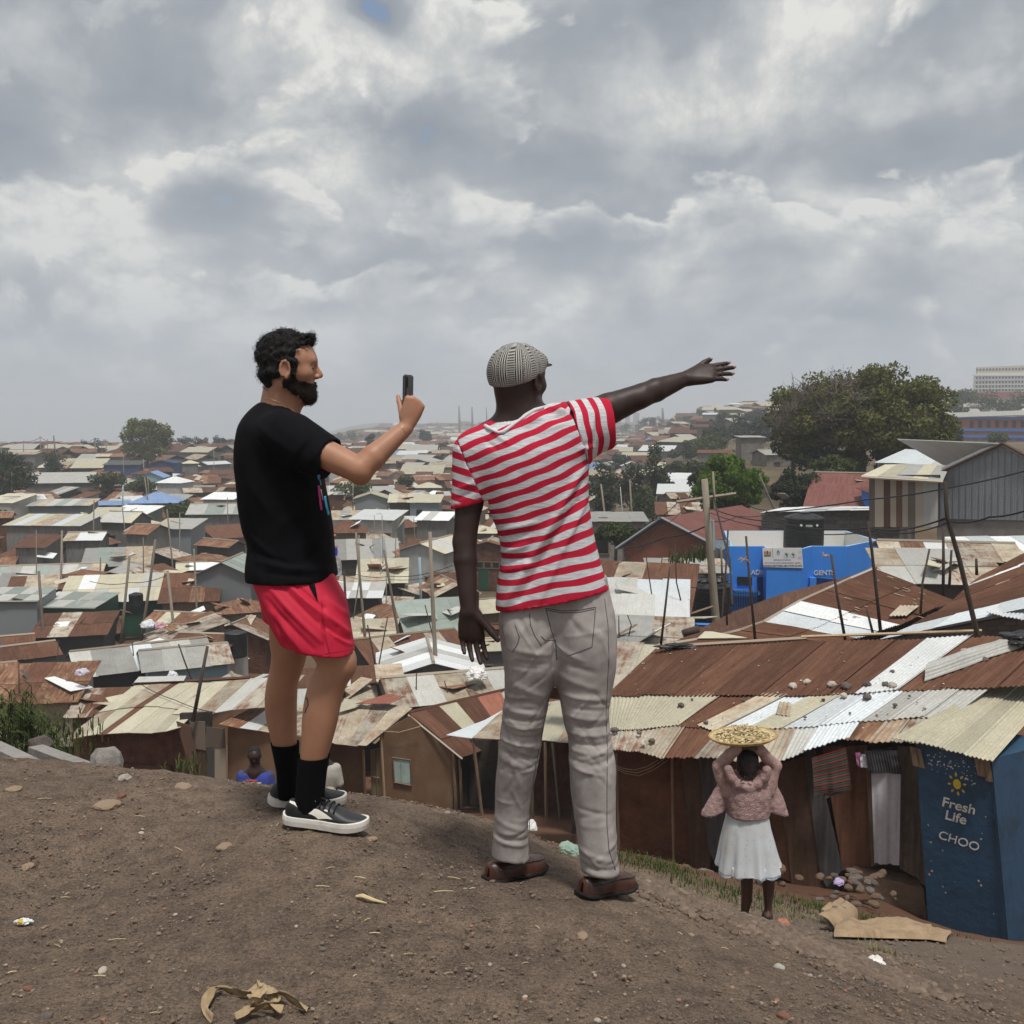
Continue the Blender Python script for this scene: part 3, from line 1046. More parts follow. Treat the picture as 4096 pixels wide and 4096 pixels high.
def poly(name,parent,mat,pl,pts,lift=0.0,th=.06):
 """traced outline on a plane, given thickness backwards"""
 q=[pl.at(u,v,lift) for (u,v) in pts]
 c=(q[1]-q[0]).cross(q[2]-q[1])
 if c.dot(pl.n)<0:
  q.reverse()
 b=[p-pl.n*th for p in q]
 mb=MB()
 mb.face(q)
 mb.face(list(reversed(b)))
 m=len(q)
 for i in range(m):
  mb.face([b[i],b[(i+1)%m],q[(i+1)%m],q[i]])
 return mb.build(name,mat,parent)
def bar(name,parent,mat,a,b,w,d=None):
 """a squared timber between two points"""
 a,b=Vector(a),Vector(b)
 mb=MB()
 mb.tube([a,b],[w*.72,(d or w)*.72],4)
 return mb.build(name,mat,parent)
def stick(name,label,cat,pts,r0,r1,mat,group=None,sides=6,parent=None):
 mb=MB()
 n=len(pts)
 mb.tube(pts,[r0+(r1-r0)*i/(n-1) for i in range(n)],sides)
 if parent is not None:
  return mb.build(name,mat,parent,smooth=True)
 o=mb.build(name,mat,None,smooth=True,loc=pts[0])
 return tag(o,label,cat,group)
def text_obj(name,parent,mat,s,origin,xdir,updir,size,depth=.004,bold=False,align='CENTER',spacing=1.0):
 cu=bpy.data.curves.new(name,'FONT')
 cu.body=s
 cu.size=size
 cu.align_x=align
 cu.extrude=depth
 cu.space_character=spacing
 if bold:
  cu.offset=size*.016
 o=bpy.data.objects.new('tmp_text',cu)
 COL.objects.link(o)
 dg=bpy.context.evaluated_depsgraph_get()
 me=bpy.data.meshes.new_from_object(o.evaluated_get(dg))
 bpy.data.objects.remove(o)
 x=Vector(xdir).normalized()
 up=Vector(updir)
 up=(up-x*up.dot(x)).normalized()
 n=x.cross(up)
 Mx=Matrix(((x.x,up.x,n.x,origin[0]),(x.y,up.y,n.y,origin[1]),(x.z,up.z,n.z,origin[2]),(0,0,0,1)))
 me.transform(Mx)
 off=rootloc(parent)
 me.transform(Matrix.Translation(-off))
 me.name=name
 me.materials.clear()
 return mesh_obj(name,me,parent,mats=mat)
def rock_mesh(name,seed,sub=2):
 b=bmesh.new()
 bmesh.ops.create_icosphere(b,subdivisions=sub,radius=1.0)
 for v in b.verts:
  p=v.co
  k=1+.32*mnoise.noise(p*1.1+Vector((seed*3.1,0,0)))+.12*mnoise.noise(p*3+Vector((0,seed,0)))
  v.co=p*k
 me=bpy.data.meshes.new(name)
 b.to_mesh(me)
 b.free()
 return me
ROCKS=[rock_mesh('rock',i) for i in range(6)]
def rock(name,label,cat,loc,size,mat,group=None,i=0,rz=0.0,parent=None):
 me=ROCKS[i%6].copy()
 me.materials.clear()
 me.materials.append(mat)
 o=bpy.data.objects.new(name,me)
 o.scale=size
 o.rotation_euler=(0,0,rz)
 if parent is not None:
  o.location=Vector(loc)-rootloc(parent)
  link(o,parent)
  return o
 o.location=loc
 link(o)
 ROOTLOC[o.name]=Vector(loc)
 return tag(o,label,cat,group)
def attr_mat(name,build,rough=0.85,spec=0.2):
 m=bpy.data.materials.new(name)
 MATS[name]=m
 m.use_nodes=True
 t=NT(m.node_tree)
 t.n.clear()
 out=t.new('ShaderNodeOutputMaterial')
 b=t.new('ShaderNodeBsdfPrincipled')
 b.inputs['Roughness'].default_value=rough
 b.inputs['Specular IOR Level'].default_value=spec
 t.lk(b.outputs[0],out.inputs[0])
 build(t,b)
 return m
def attr(t,name):
 a=t.n.new('ShaderNodeAttribute')
 a.attribute_name=name
 return a.outputs['Fac']
 # ================================================================ ROW OF HUTS BELOW THE PATH (right)
def lerp2(a,b,f):
 return (a[0]+(b[0]-a[0])*f,a[1]+(b[1]-a[1])*f)
def build_right_row():
 root=thing('row_house','long rust-patched tin hut row with laundry on its front, behind the child','house',P(3000,3500,14.2))
 pl=Plane3((2441,2998,15.2),(3655,2973,13.6),(3000,2560,18.3))
 # upper tier: brown rusted sheets from the lap up to the ridge
 bu=[(2436,2788),(2560,2790),(2690,2790),(2860,2790),(3035,2792),(3190,2793),(3310,2790),(3432,2784),(3594,2768),(3770,2766),(3980,2762),(4180,2755)]
 tu=[(2628,2606),(2770,2592),(2950,2584),(3120,2578),(3300,2574),(3440,2572),(3580,2570),(3715,2566),(3886,2553),(4030,2556),(4200,2556),(4400,2550)]
 sheet_row(root,pl,bu,tu,['rust','rust','rust','rust','rust','rust','rust','white','rust','rust','rust'],lift=.045,seed=2)
 # middle tier
 bm=[(2436,2925),(2570,2922),(2715,2905),(2790,2912),(2850,2935),(2990,2925),(3130,2915),(3290,2905),(3440,2890),(3560,2885),(3690,2872),(3800,2868)]
 tm=[(2436,2780),(2700,2782),(2890,2782),(3060,2782),(3150,2782),(3260,2784),(3370,2782),(3480,2776),(3620,2764),(3740,2756),(3850,2752),(3960,2750)]
 sheet_row(root,pl,bm,tm,['cream','cream','rust','mixed2','silver','cream','silver','silver','palegrey','palegrey','palegrey'],lift=.022,seed=3)
 # lower tier to the eave
 be=[(2436,2998),(2560,3010),(2650,3034),(2790,3028),(2900,3030),(3010,3042),(3110,3050),(3215,3008),(3393,2952),(3480,2966),(3565,2966),(3640,2972)]
 te=[(2436,2915),(2640,2905),(2740,2898),(2900,2905),(2990,2905),(3080,2905),(3180,2900),(3290,2895),(3440,2882),(3560,2876),(3640,2868),(3740,2860)]
 sheet_row(root,pl,be,te,['mixed','mixed2','rust','mixed','mixed','mixed2','palegrey','silver','rust2','mixed2','mixed'],lift=0.0,seed=4,jag=.05)
 corr_sheet('roof_patch',root,M['mixed2'],pl.at(3105,2868),pl.at(3160,2876),pl.at(3168,2822),pl.at(3120,2818),pl.n,.05)
 # ridge capping
 bar('ridge_pole',root,M['timberpale'],pl.at(3210,2572,.12),pl.at(3930,2545,.10),.035)
 bar('ridge_strip',root,M['ridgecap'],pl.at(2640,2604,.08),pl.at(3230,2572,.09),.05)
 # back slope, running down behind the ridge
 a,b=pl.at(2628,2600,.0),pl.at(4400,2545,.0)
 dn=Vector((pl.n.x*-1,pl.n.y*-1,0)).normalized()
 mb=MB()
 mb.slab([b,a,a+dn*2.6+Vector((0,0,-.75)),b+dn*2.6+Vector((0,0,-.75))],Vector((dn.x,dn.y,2.5)),.02,uvs=[(0,0),(9,0),(9,3),(0,3)])
 mb.build('back_slope',M['rust'],root)
 # front wall, a third of a metre behind the eave
 w=vplane((2441,3100,15.55),(3655,3100,13.95))
 poly('mud_wall',root,M['mudwall'],w,[(2300,2985),(2800,3012),(2805,3560),(2300,3560)],-.05)
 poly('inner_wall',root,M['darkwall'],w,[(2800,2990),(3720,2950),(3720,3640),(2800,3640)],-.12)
 panels=[('brownsheet',[(2726,3020),(2800,3030),(2845,3440),(2825,3540),(2768,3500)],.02),('darksheet',[(2792,2976),(2910,2985),(2930,3300),(2870,3460),(2838,3400)],.06),('brownsheet',[(2900,3030),(3090,3040),(3080,3480),(2920,3480)],.0),('rust',[(3060,3040),(3110,3040),(3180,3420),(3175,3530),(3110,3500)],.03),('brownsheet',[(3108,3055),(3225,3020),(3285,3520),(3300,3555),(3170,3545)],.05),('darksheet',[(3216,2995),(3262,2995),(3372,3470),(3310,3540),(3285,3500)],.08),('rust',[(3290,2985),(3470,2980),(3490,3460),(3372,3480)],.02),('timber',[(3462,3000),(3486,3000),(3506,3450),(3486,3460)],.07),('darksheet',[(3480,3000),(3600,2985),(3610,3460),(3500,3460)],.0),('weather',[(3590,2980),(3650,2985),(3690,3520),(3600,3470)],.04),('weather',[(3630,2985),(3672,2985),(3712,3540),(3672,3520)],.07)]
 for (m,pts,lf) in panels:
  o=poly('wall_sheet',root,M[m],w,pts,lf,.02)
  me=o.data
  uvl=me.uv_layers.new(name='UVMap')
  for lp in me.loops:
   co=me.vertices[lp.vertex_index].co
   uvl.data[lp.index].uv=(math.hypot(co.x,co.y)*1.0,co.z)
 for (u,v0,v1) in ((2470,3010,3450),(2690,3030,3500)):
  bar('wall_post',root,M['timber'],w.at(u,v0,.04),w.at(u+8,v1,.04),.03)
 for k in range(3):
  a,b=w.at(2450,3040+k*8,.12),w.at(2640+k*20,3030,.12)
  mid=(a+b)/2+Vector((0,0,-.14-.03*k))
  stick('washing_line',None,None,[a,a.lerp(mid,.5)+Vector((0,0,-.03)),mid,b.lerp(mid,.5)+Vector((0,0,-.03)),b],.004,.004,M['timberpale'],parent=root)
  # earth plinth at the foot of the wall
 pb=MB()
 q0,q1=w.at(3440,3470,.25),w.at(3700,3530,.25)
 pb.hexa([q0+Vector((0,-.1,-.45)),q1+Vector((0,-.1,-.45)),q1+Vector((0,.5,-.45)),q0+Vector((0,.5,-.45)),q0+Vector((0,.05,.02)),q1+Vector((0,.05,.0)),q1+Vector((0,.5,.02)),q0+Vector((0,.5,.02))])
 pb.build('earth_plinth',pmat('packed_earth',(.19,.125,.085),rough=.95,var=.25,scale=5,bump=.7,bscale=9,dist=.06),root)
 # stones that weigh the sheets down
 rr=random.Random(4)
 k=0
 for (u,v,s) in [(2727,2836,30),(2976,2818,20),(2610,2981,30),(2575,2994,24),(3330,2757,44),(3386,2764,50),(3470,2756,40),(3545,2755,34),(3572,2760,40),(3377,2799,34),(3470,2807,40),(3571,2702,22),(3860,2622,36),(3940,2655,34),(3295,2815,18),(3582,2837,22),(3510,2872,16),(3640,2800,14),(3230,2744,34),(3174,2761,40),(2826,2905,22),(2460,2938,36),(2560,2948,26),(3700,2850,16),(2770,2812,14),(3222,2885,16),(3402,2868,12)]:
  p_=pl.at(u,v,.06)
  sz=s/FPX*13/2
  h=(p_.y/15)
  side='left' if u<2900 else 'right'
  rock('roof_stone',None,None,p_+Vector((0,0,sz*.3)),(sz*1.1*h,sz*h,sz*.75*h),M['stone'] if rr.random()<.75 else M['palestone'],i=k,rz=rr.uniform(0,6),parent=root)
  k+=1
 for (u,v) in [(2500+rr.random()*1300,2610+rr.random()*330) for _ in range(90)]:
  p_=pl.at(u,v,.062)
  sz=rr.uniform(.006,.014)
  rock('roof_litter',None,None,p_,(sz*1.5,sz,sz*.6),rr.choice([M['palestone'],M['stone'],M['lettering'],M['timberpale']]),i=k,rz=rr.uniform(0,6),parent=root)
  k+=1
  # crumpled loose sheet on the right and black plastic near the frame edge
 tr=thing('loose_sheet','curled grey roofing sheet lying loose on rust roof, right','metal sheet',pl.at(3760,2740,.1))
 mb=MB()
 rows=[]
 for i in range(13):
  f=i/12
  r_=[]
  for j in range(9):
   g=j/8
   p_=pl.at(3700+420*g+30*f,2744-150*g-70*f,.08+.16*math.sin(math.pi*min(1,f*1.1))*(1-.3*g)+.03*mnoise.noise((f*3,g*4,1)))
   r_.append(p_+pl.n*.008*math.sin(f*60))
  rows.append(r_)
 mb.grid(rows,[[(i*.08,j*.3) for j in range(9)] for i in range(13)])
 mb.grid([[q-pl.n*.006 for q in r_] for r_ in reversed(rows)])
 mb.build('curled_sheet',M['palegrey'],tr,smooth=True)
 crumple('plastic_sack','crumpled black plastic weighed on the roof at the right frame edge','plastic',pl.at(4085,2590,.14),(.28,.25,.12),pmat('black_plastic',(.018,.018,.02),rough=.45,var=.3,scale=8),3)
 crumple('plastic_sheet','strip of dark plastic draped over the rust roof ridge','plastic',pl.at(2760,2597,.07),(.55,.10,.05),MATS['black_plastic'],5)
 lb=MB()
 lb.tube([pl.at(2735,2558,.12),pl.at(2800,2543,.14)],[.07,.07],10)
 tag(lb.build('log',M['stick'],None,smooth=True,loc=pl.at(2735,2558,.12)),'short thick dark log lying on the rust roof ridge','log')
 lw=w
 cl=thing('blanket','folded red, green and grey striped blanket hung under the eave','blanket',lw.at(3330,3145,.45))
 def bl_mat(t,b):
  tc=t.n.new('ShaderNodeTexCoord')
  sp=t.n.new('ShaderNodeSeparateXYZ')
  t.lk(tc.outputs['UV'],sp.inputs[0])
  fr=t.math('FRACT',t.math('MULTIPLY',sp.outputs[1],8.0))
  r=t.n.new('ShaderNodeValToRGB')
  r.color_ramp.interpolation='CONSTANT'
  st=[(0,(.26,.035,.035)),(.22,(.022,.025,.022)),(.36,(.06,.105,.075)),(.52,(.09,.085,.08)),(.66,(.035,.05,.04)),(.8,(.12,.10,.09))]
  e=r.color_ramp.elements
  while len(e)<len(st):
   e.new(.5)
  for el,(p_,c_) in zip(e,st):
   el.position=p_
   el.color=c_+(1,)
  t.lk(fr,r.inputs[0])
  t.lk(r.outputs[0],b.inputs['Base Color'])
 cloth_hang('cloth',cl,lw,[(3258,2996),(3390,2955),(3414,3118),(3268,3140)],.42,attr_mat('striped_blanket',bl_mat,.95,.05),7,.02)
 cloth_hang('cloth',cl,lw,[(3262,3060),(3300,3060),(3412,3120),(3308,3158)],.39,MATS['striped_blanket'],9,.02)
 c2=thing('bath_towel','long pale grey towel hanging on the wall beside the blue cabin','towel',lw.at(3540,3425,.30))
 cloth_hang('cloth',c2,lw,[(3488,3052),(3604,3062),(3598,3425),(3500,3420)],.30,pmat('pale_grey_terry',(.47,.46,.50),rough=1,var=.12,scale=14,bump=.3,bscale=90,dist=.01),4,.035)
 c3=thing('garment','dark grey ribbed garment hung above the pale towel','garment',lw.at(3540,3060,.34))
 def rib(t,b):
  tc=t.n.new('ShaderNodeTexCoord')
  sp=t.n.new('ShaderNodeSeparateXYZ')
  t.lk(tc.outputs['UV'],sp.inputs[0])
  s=t.math('SINE',t.math('MULTIPLY',sp.outputs[0],75.0))
  t.lk(t.ramp(s,[(.3,(.03,.028,.032)),(.7,(.085,.08,.09))]),b.inputs['Base Color'])
 cloth_hang('cloth',c3,lw,[(3462,2972),(3590,2972),(3608,3062),(3480,3058)],.36,attr_mat('ribbed_grey',rib,.95,.05),5,.015)
 c4=thing('garment','small pink and white garment hanging under the eave','garment',lw.at(3450,3040,.3))
 cloth_hang('cloth',c4,lw,[(3426,2985),(3446,2985),(3448,3040),(3432,3035)],.30,pmat('pink_cotton',(.42,.16,.30),rough=.9),3,.01)
 cloth_hang('cloth',c4,lw,[(3444,2990),(3466,2990),(3474,3042),(3446,3040)],.32,pmat('white_cotton',(.55,.53,.58),rough=.9),6,.01)
 return pl,w
def cloth_hang(name,parent,pl,quad,lift,mat,seed,wave):
 mb=MB()
 A,B,C,D=quad
 rows,uvs=[],[]
 for j in range(15):
  f=j/14
  r_,q_=[],[]
  for i in range(17):
   s=i/16
   u=(A[0]*(1-s)+B[0]*s)*(1-f)+(D[0]*(1-s)+C[0]*s)*f
   v=(A[1]*(1-s)+B[1]*s)*(1-f)+(D[1]*(1-s)+C[1]*s)*f
   k=wave*(math.sin(s*11+seed)*.6+math.sin(s*23+seed*2+f)*.4)*(.3+.7*f)+.02*mnoise.noise((s*3,f*3,seed))
   r_.append(pl.at(u,v,lift+k))
   q_.append((s,f))
  rows.append(r_)
  uvs.append(q_)
 mb.grid(rows,uvs)
 mb.grid([[p-pl.n*.008 for p in r_] for r_ in reversed(rows)],list(reversed(uvs)))
 return mb.build(name,mat,parent,smooth=True)
def crumple(name,label,cat,loc,size,mat,seed,group=None):
 b=bmesh.new()
 bmesh.ops.create_icosphere(b,subdivisions=4,radius=1.0)
 for v in b.verts:
  p=v.co.copy()
  k=1+.38*mnoise.noise(p*1.4+Vector((seed,0,0)))+.22*abs(mnoise.noise(p*3.2+Vector((0,seed,0))))-.14*abs(mnoise.noise(p*6.5+Vector((0,0,seed))))
  v.co=Vector((p.x*size[0],p.y*size[1],max(p.z,-.35)*size[2]))*k
 me=bpy.data.meshes.new(name)
 b.to_mesh(me)
 b.free()
 o=mesh_obj(name,me,None,loc,mat)
 return tag(o,label,cat,group)
 # ---------------------------------------------------------------- the blue toilet cabin
def build_cabin():
 root=thing('toilet_cabin','dark blue painted metal toilet cabin with a yellow sun emblem','cabin',P(3870,3740,12.9))
 Yl,Yr=13.15,12.75
 tl,tr,br,bl=P(3661,2966,Yl),P(3965,3036,Yr),P(4033,3800,Yr+.1),P(3716,3740,Yl+.1)
 dirx=(tr-tl).normalized()
 back=Vector((.80,.60,0))*1.7
 mb=MB()
 mb.hexa([bl,br,br+back,bl+back,tl,tr,tr+back+Vector((0,0,-.12)),tl+back+Vector((0,0,-.12))])
 body=mb.build('cabin_body',M['cabin'],root)
 n=(tr-tl).cross(bl-tl).normalized()
 if n.y>0:
  n=-n
 def F(u,v,lift=.004):
  d=ray(u,v)
  t=(tl-EYE).dot(n)/d.dot(n)
  return EYE+d*t+n*lift
  # corner angle and dents
 bar('corner_strip',root,M['cabin'],F(3966,3030,.012),F(4034,3790,.012),.018)
 rp=Plane3((3640,2972,13.1),(3962,3046,12.6),(4000,2747,15.2))
 be=[(3575,2962),(3665,2978),(3765,3002),(3865,3024),(3964,3046)]
 te=[(3925,2772),(4000,2745),(4090,2730),(4180,2715),(4270,2700)]
 sheet_row(root,rp,be,te,['cream','cream','cream','cream'],lift=.02,seed=8,jag=.02,wob=.004)
 # timber offcuts wedged under the roof
 for (a,b,w_) in (((3655,2985),(3668,3060),.09),((3672,2990),(3690,3066),.07),((3915,3030),(3930,3100),.11),((3945,3036),(3958,3120),.08)):
  p0,p1=F(*a,.05),F(*b,.05)
  q=MB()
  ex=dirx*w_/2
  q.slab([p1-ex,p1+ex,p0+ex,p0-ex],n,.03)
  q.build('timber_offcut',M['timber'],root)
 c=F(3828,3136)
 ex,ez=dirx,(F(3828,3100)-F(3828,3160)).normalized()
 q=MB()
 q.face([c+ex*.048*math.cos(a)+ez*.068*math.sin(a) for a in [k*math.pi/12 for k in range(24)]])
 q.build('sun_disc',M['sunpaint'],root)
 for k in range(8):
  a=k*math.pi/4+.15
  d=ex*math.cos(a)*.72+ez*math.sin(a)
  s=d.cross(n).normalized()
  p0,p1=c+d*.095,c+d*.165
  q=MB()
  q.face([p0,p0.lerp(p1,.5)+s*.016,p1,p0.lerp(p1,.5)-s*.016])
  q.build('sun_ray',M['sunpaint'],root)
 text_obj('lettering',root,M['lettering'],'Fresh',F(3832,3240),ex+Vector((0,0,-.02)),ez,.185,.002,True)
 text_obj('lettering',root,M['lettering'],'Life',F(3820,3286),ex+Vector((0,0,-.02)),ez,.185,.002,True)
 text_obj('lettering',root,M['lettering'],'CHOO',F(3832,3378),ex+Vector((0,0,-.07)),ez,.165,.002)
 # worn lettering line at the top and flaked paint
 rr=random.Random(9)
 for k in range(100):
  if k<62:
   u,v,s=rr.uniform(3710,3910),rr.gauss(3052,22),rr.uniform(.004,.012)
  elif k<80:
   u,v,s=rr.gauss(3880,12),rr.uniform(3080,3140),rr.uniform(.004,.011)
  else:
   u,v,s=rr.choice([rr.uniform(3720,3990),rr.gauss(3940,16),rr.gauss(3720,8)]),rr.uniform(3260,3720),rr.uniform(.003,.016)
  if u<3675+(v-2950)*.07 or u>3960+(v-3020)*.085:
   continue
  p_=F(u,v,.003)
  q=MB()
  m_=rr.randint(5,8)
  q.face([p_+ex*s*rr.uniform(.5,1.3)*math.cos(2*math.pi*i/m_)+ez*s*rr.uniform(.5,1.5)*math.sin(2*math.pi*i/m_) for i in range(m_)])
  q.build('paint_chip',M['chip'] if k>79 else M['lettering'],root)
  # ---------------------------------------------------------------- traced huts in front of the valley
def brown_house():
 root=thing('house','brown plastered gable house with pale green shutter and rusty roof','house',P(1680,3300,30.7))
 w=vplane((1540,3000,31.0),(1830,3020,30.4))
 poly('gable_wall',root,M['brownwall'],w,[(1519,3400),(1834,3400),(1826,3012),(1637,2866),(1519,2935)],0,.15)
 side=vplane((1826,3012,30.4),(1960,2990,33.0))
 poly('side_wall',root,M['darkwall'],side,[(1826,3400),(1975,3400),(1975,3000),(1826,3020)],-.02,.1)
 poly('shutter',root,M['shutter'],w,[(1576,3033),(1640,3042),(1645,3135),(1582,3124)],.04,.03)
 for (a,b) in (((1572,3028),(1644,3038)),((1576,3126),(1650,3140)),((1574,3030),(1580,3128)),((1643,3038),(1648,3138))):
  bar('window_frame',root,M['timber'],w.at(*a,.05),w.at(*b,.05),.035)
 bar('shutter_batten',root,M['shutter'],w.at(1605,3038,.06),w.at(1610,3128,.06),.012)
 # doorway to the left
 poly('door',root,pmat('olive_door',(.20,.165,.095),rough=.9,var=.2,scale=3),w,[(1476,3005),(1524,2995),(1540,3400),(1486,3400)],-.10,.04)
 for (a,b) in (((1456,2995),(1470,3400)),((1526,2930),(1552,3400))):
  bar('door_post',root,M['timberpale'],w.at(*a,.06),w.at(*b,.06),.06)
 bar('door_batten',root,M['timber'],w.at(1500,3000,-.05),w.at(1508,3200,-.05),.03)
 bar('door_rail',root,M['timber'],w.at(1478,3108,-.05),w.at(1536,3116,-.05),.03)
 for (u0,u1) in ((1818,1834),(1842,1858)):
  bar('wall_post',root,M['timber'],w.at(u0,3010,.10),w.at(u1,3400,.10),.06)
 poly('side_plaster_wall',root,M['brownwall'],vplane((1300,3000,30.6),(1460,3000,30.9)),[(1240,2970),(1462,2985),(1476,3400),(1240,3400)],-.35,.1)
 rp=Plane3((1635,2854,31.0),(2018,2763,36.0),(1850,3029,30.1))
 bot=[(1850,3029),(1890,3016),(1930,3002),(1975,2988),(2030,2972),(2090,2955)]
 top=[(1635,2854),(1700,2838),(1752,2826),(1822,2808),(1905,2790),(2000,2768)]
 mid=[(lerp2(b,t,.40)) for b,t in zip(bot,top)]
 sheet_row(root,rp,bot,[lerp2(b,t,.45) for b,t in zip(bot,top)],['rust','rust','rust2','mixed2','rust'],lift=.0,real=False,seed=3,lap=.0)
 sheet_row(root,rp,mid,top,['rust','rust','cream','rust','redr'],lift=.03,real=False,seed=4,lap=.0)
 lp=Plane3((1328,2973,30.4),(1458,2982,30.2),(1645,2833,32.4))
 bot=[(1312,2965),(1345,2978),(1390,2982),(1430,2986),(1465,2988)]
 top=[(1350,2815),(1420,2806),(1500,2812),(1575,2822),(1650,2836)]
 sheet_row(root,lp,bot,top,['mixed','mixed2','mixed','mixed2'],lift=.02,real=False,seed=5,lap=.0)
 bar('ridge_cap',root,M['rust'],rp.at(1635,2852,.03),rp.at(2018,2760,.03),.07)
 bar('verge_board',root,M['ridgecap'],rp.at(1634,2858,-.02),rp.at(1851,3034,-.02),.05)
 corr_sheet('loose_sheet',root,M['redr'],lp.at(1425,2842,.2),lp.at(1560,2848,.25),lp.at(1625,2812,.2),lp.at(1552,2802,.2),lp.n,.05,False)
 corr_sheet('loose_sheet',root,M['cream'],lp.at(1350,2870,.1),lp.at(1420,2850,.1),lp.at(1470,2825,.1),lp.at(1380,2812,.1),lp.n,.07,False)
 a,b=w.at(1520,2915,.2),w.at(1690,2898,.2)
 stick('roof_cord',None,None,[a,a.lerp(b,.5)+Vector((0,0,-.12)),b],.012,.012,M['timberpale'],parent=root)
 # lean-to on posts between the two men
 r2=thing('lean_to','open lean-to of pale tin sheets on thin poles beside brown house','shelter',P(1960,3300,28.5))
 lp2=Plane3((1790,2938,28.8),(2330,2965,27.5),(2030,2845,31))
 bot=[(1788,2939),(1890,2952),(1995,2958),(2110,2955),(2230,2968),(2345,2975)]
 top=[(1940,2880),(2015,2838),(2110,2820),(2220,2805),(2330,2800),(2440,2800)]
 sheet_row(r2,lp2,bot,top,['silver','mixed2','mixed','cream','mixed2'],lift=.0,real=False,seed=6,lap=.0)
 for (u0,v0,u1,v1,m) in ((1892,2950,1932,3290,'rust'),(1997,2958,2010,3300,'timber'),(2180,2962,2186,3400,'timber'),(2210,2965,2256,3420,'polewood'),(2120,2960,2135,3350,'timber')):
  bar('post',r2,M[m] if m!='rust' else M['timber'],lp2.at(u0,v0,-.05),P(u1,v1,lp2.at(u0,v0).y),.06)
 bar('rail',r2,M['timber'],P(1895,3035,28.8),P(1995,3045,29.5),.05)
 poly('rear_wall',r2,M['mudwall'],vplane((1830,3000,31.5),(2440,3000,29.5)),[(1840,2930),(2440,2900),(2440,3500),(1840,3500)],0,.1)
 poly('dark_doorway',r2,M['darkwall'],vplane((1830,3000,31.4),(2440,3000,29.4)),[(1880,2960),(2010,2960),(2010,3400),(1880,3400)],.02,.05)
def mud_hut():
 root=thing('mud_hut','red mud-walled hut with streaky cream tin roof at left','hut',P(540,3160,29.5))
 rp=Plane3((254,2957,30.0),(719,2911,29.0),(538,2745,33.6))
 bot=[(254,2958),(330,2948),(395,2938),(432,2935),(520,2930),(610,2932),(660,2926),(722,2908)]
 midb=[(395,2852),(470,2840),(540,2832),(576,2830),(640,2832),(700,2838),(740,2840),(790,2838)]
 top=[(538,2746),(610,2738),(690,2736),(722,2735),(790,2735),(860,2734),(920,2730),(1000,2722)]
 sheet_row(root,rp,bot,[lerp2(b,m,1.08) for b,m in zip(bot,midb)],['mixed2','cream','rust','cream','cream','cream','cream'],real=False,lap=0,seed=2)
 sheet_row(root,rp,midb,top,['cream','mixed2','rust','cream','cream','mixed2','mixed2'],lift=.03,real=False,lap=0,seed=3)
 sheet_row(root,rp,[(690,2862),(780,2862),(850,2860),(930,2845),(1030,2835),(1110,2830)],[(860,2734),(920,2730),(1000,2722),(1080,2715),(1150,2710),(1220,2705)],['cream','mixed2','palegrey','mixed','mixed2'],lift=.045,real=False,lap=0,seed=4)
 bar('ridge_cap',root,M['rust'],rp.at(535,2742,.04),rp.at(1000,2716,.05),.08)
 corr_sheet('ridge_sheet',root,M['palegrey'],rp.at(540,2745,.12),rp.at(740,2738,.12),rp.at(750,2718,.12),rp.at(560,2722,.12),rp.n,.02,False)
 w=vplane((321,3000,30.6),(740,2960,29.7))
 poly('mud_wall',root,M['mudwall'],w,[(321,2940),(742,2900),(742,3300),(321,3300)],0,.2)
 poly('wall_plinth',root,M['mudwall'],w,[(318,3045),(690,3060),(690,3300),(318,3300)],.15,.2)
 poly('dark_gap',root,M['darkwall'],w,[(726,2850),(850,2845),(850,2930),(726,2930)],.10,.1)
 f=vplane((730,3000,29.2),(920,3000,29.0))
 for (m,pts,lf) in (('brownsheet',[(712,2880),(770,2900),(800,3050),(780,3058),(760,3050)],.12),('weather',[(762,2882),(822,2885),(826,3000),(768,2990)],.05),('weather',[(828,2905),(900,2912),(905,2990),(830,2985)],.06),('brownsheet',[(770,2990),(835,2990),(835,3300),(780,3300)],.02),('darksheet',[(832,2985),(860,2985),(860,3300),(835,3300)],.07),('paleboard',[(862,2990),(905,2990),(905,3300),(862,3300)],.04)):
  poly('scrap_sheet',root,M[m],f,pts,lf,.03)
 poly('brown_wall',root,M['brownwall'],f,[(905,2905),(1260,2960),(1260,3400),(905,3400)],-.1,.1)
 rp2=Plane3((880,2900,28.6),(1290,2975,28.9),(1000,2830,31))
 sheet_row(root,rp2,[(878,2898),(960,2915),(1030,2925),(1110,2940),(1200,2955),(1300,2968)],[(1000,2838),(1080,2832),(1150,2826),(1230,2820),(1300,2815),(1370,2812)],['rust2','white','mixed2','mixed','rust2'],lift=.02,real=False,lap=0,seed=6)
 # leaning pole on the corner
 stick('wooden_pole','dark leaning pole rising from the mud hut roof corner','pole',[P(772,2885,28.9),P(800,2740,28.9),P(830,2585,29.0)],.06,.045,M['stick'])
RIGHT_ROOF,RIGHT_WALL=build_right_row()
build_cabin()
brown_house()
mud_hut()
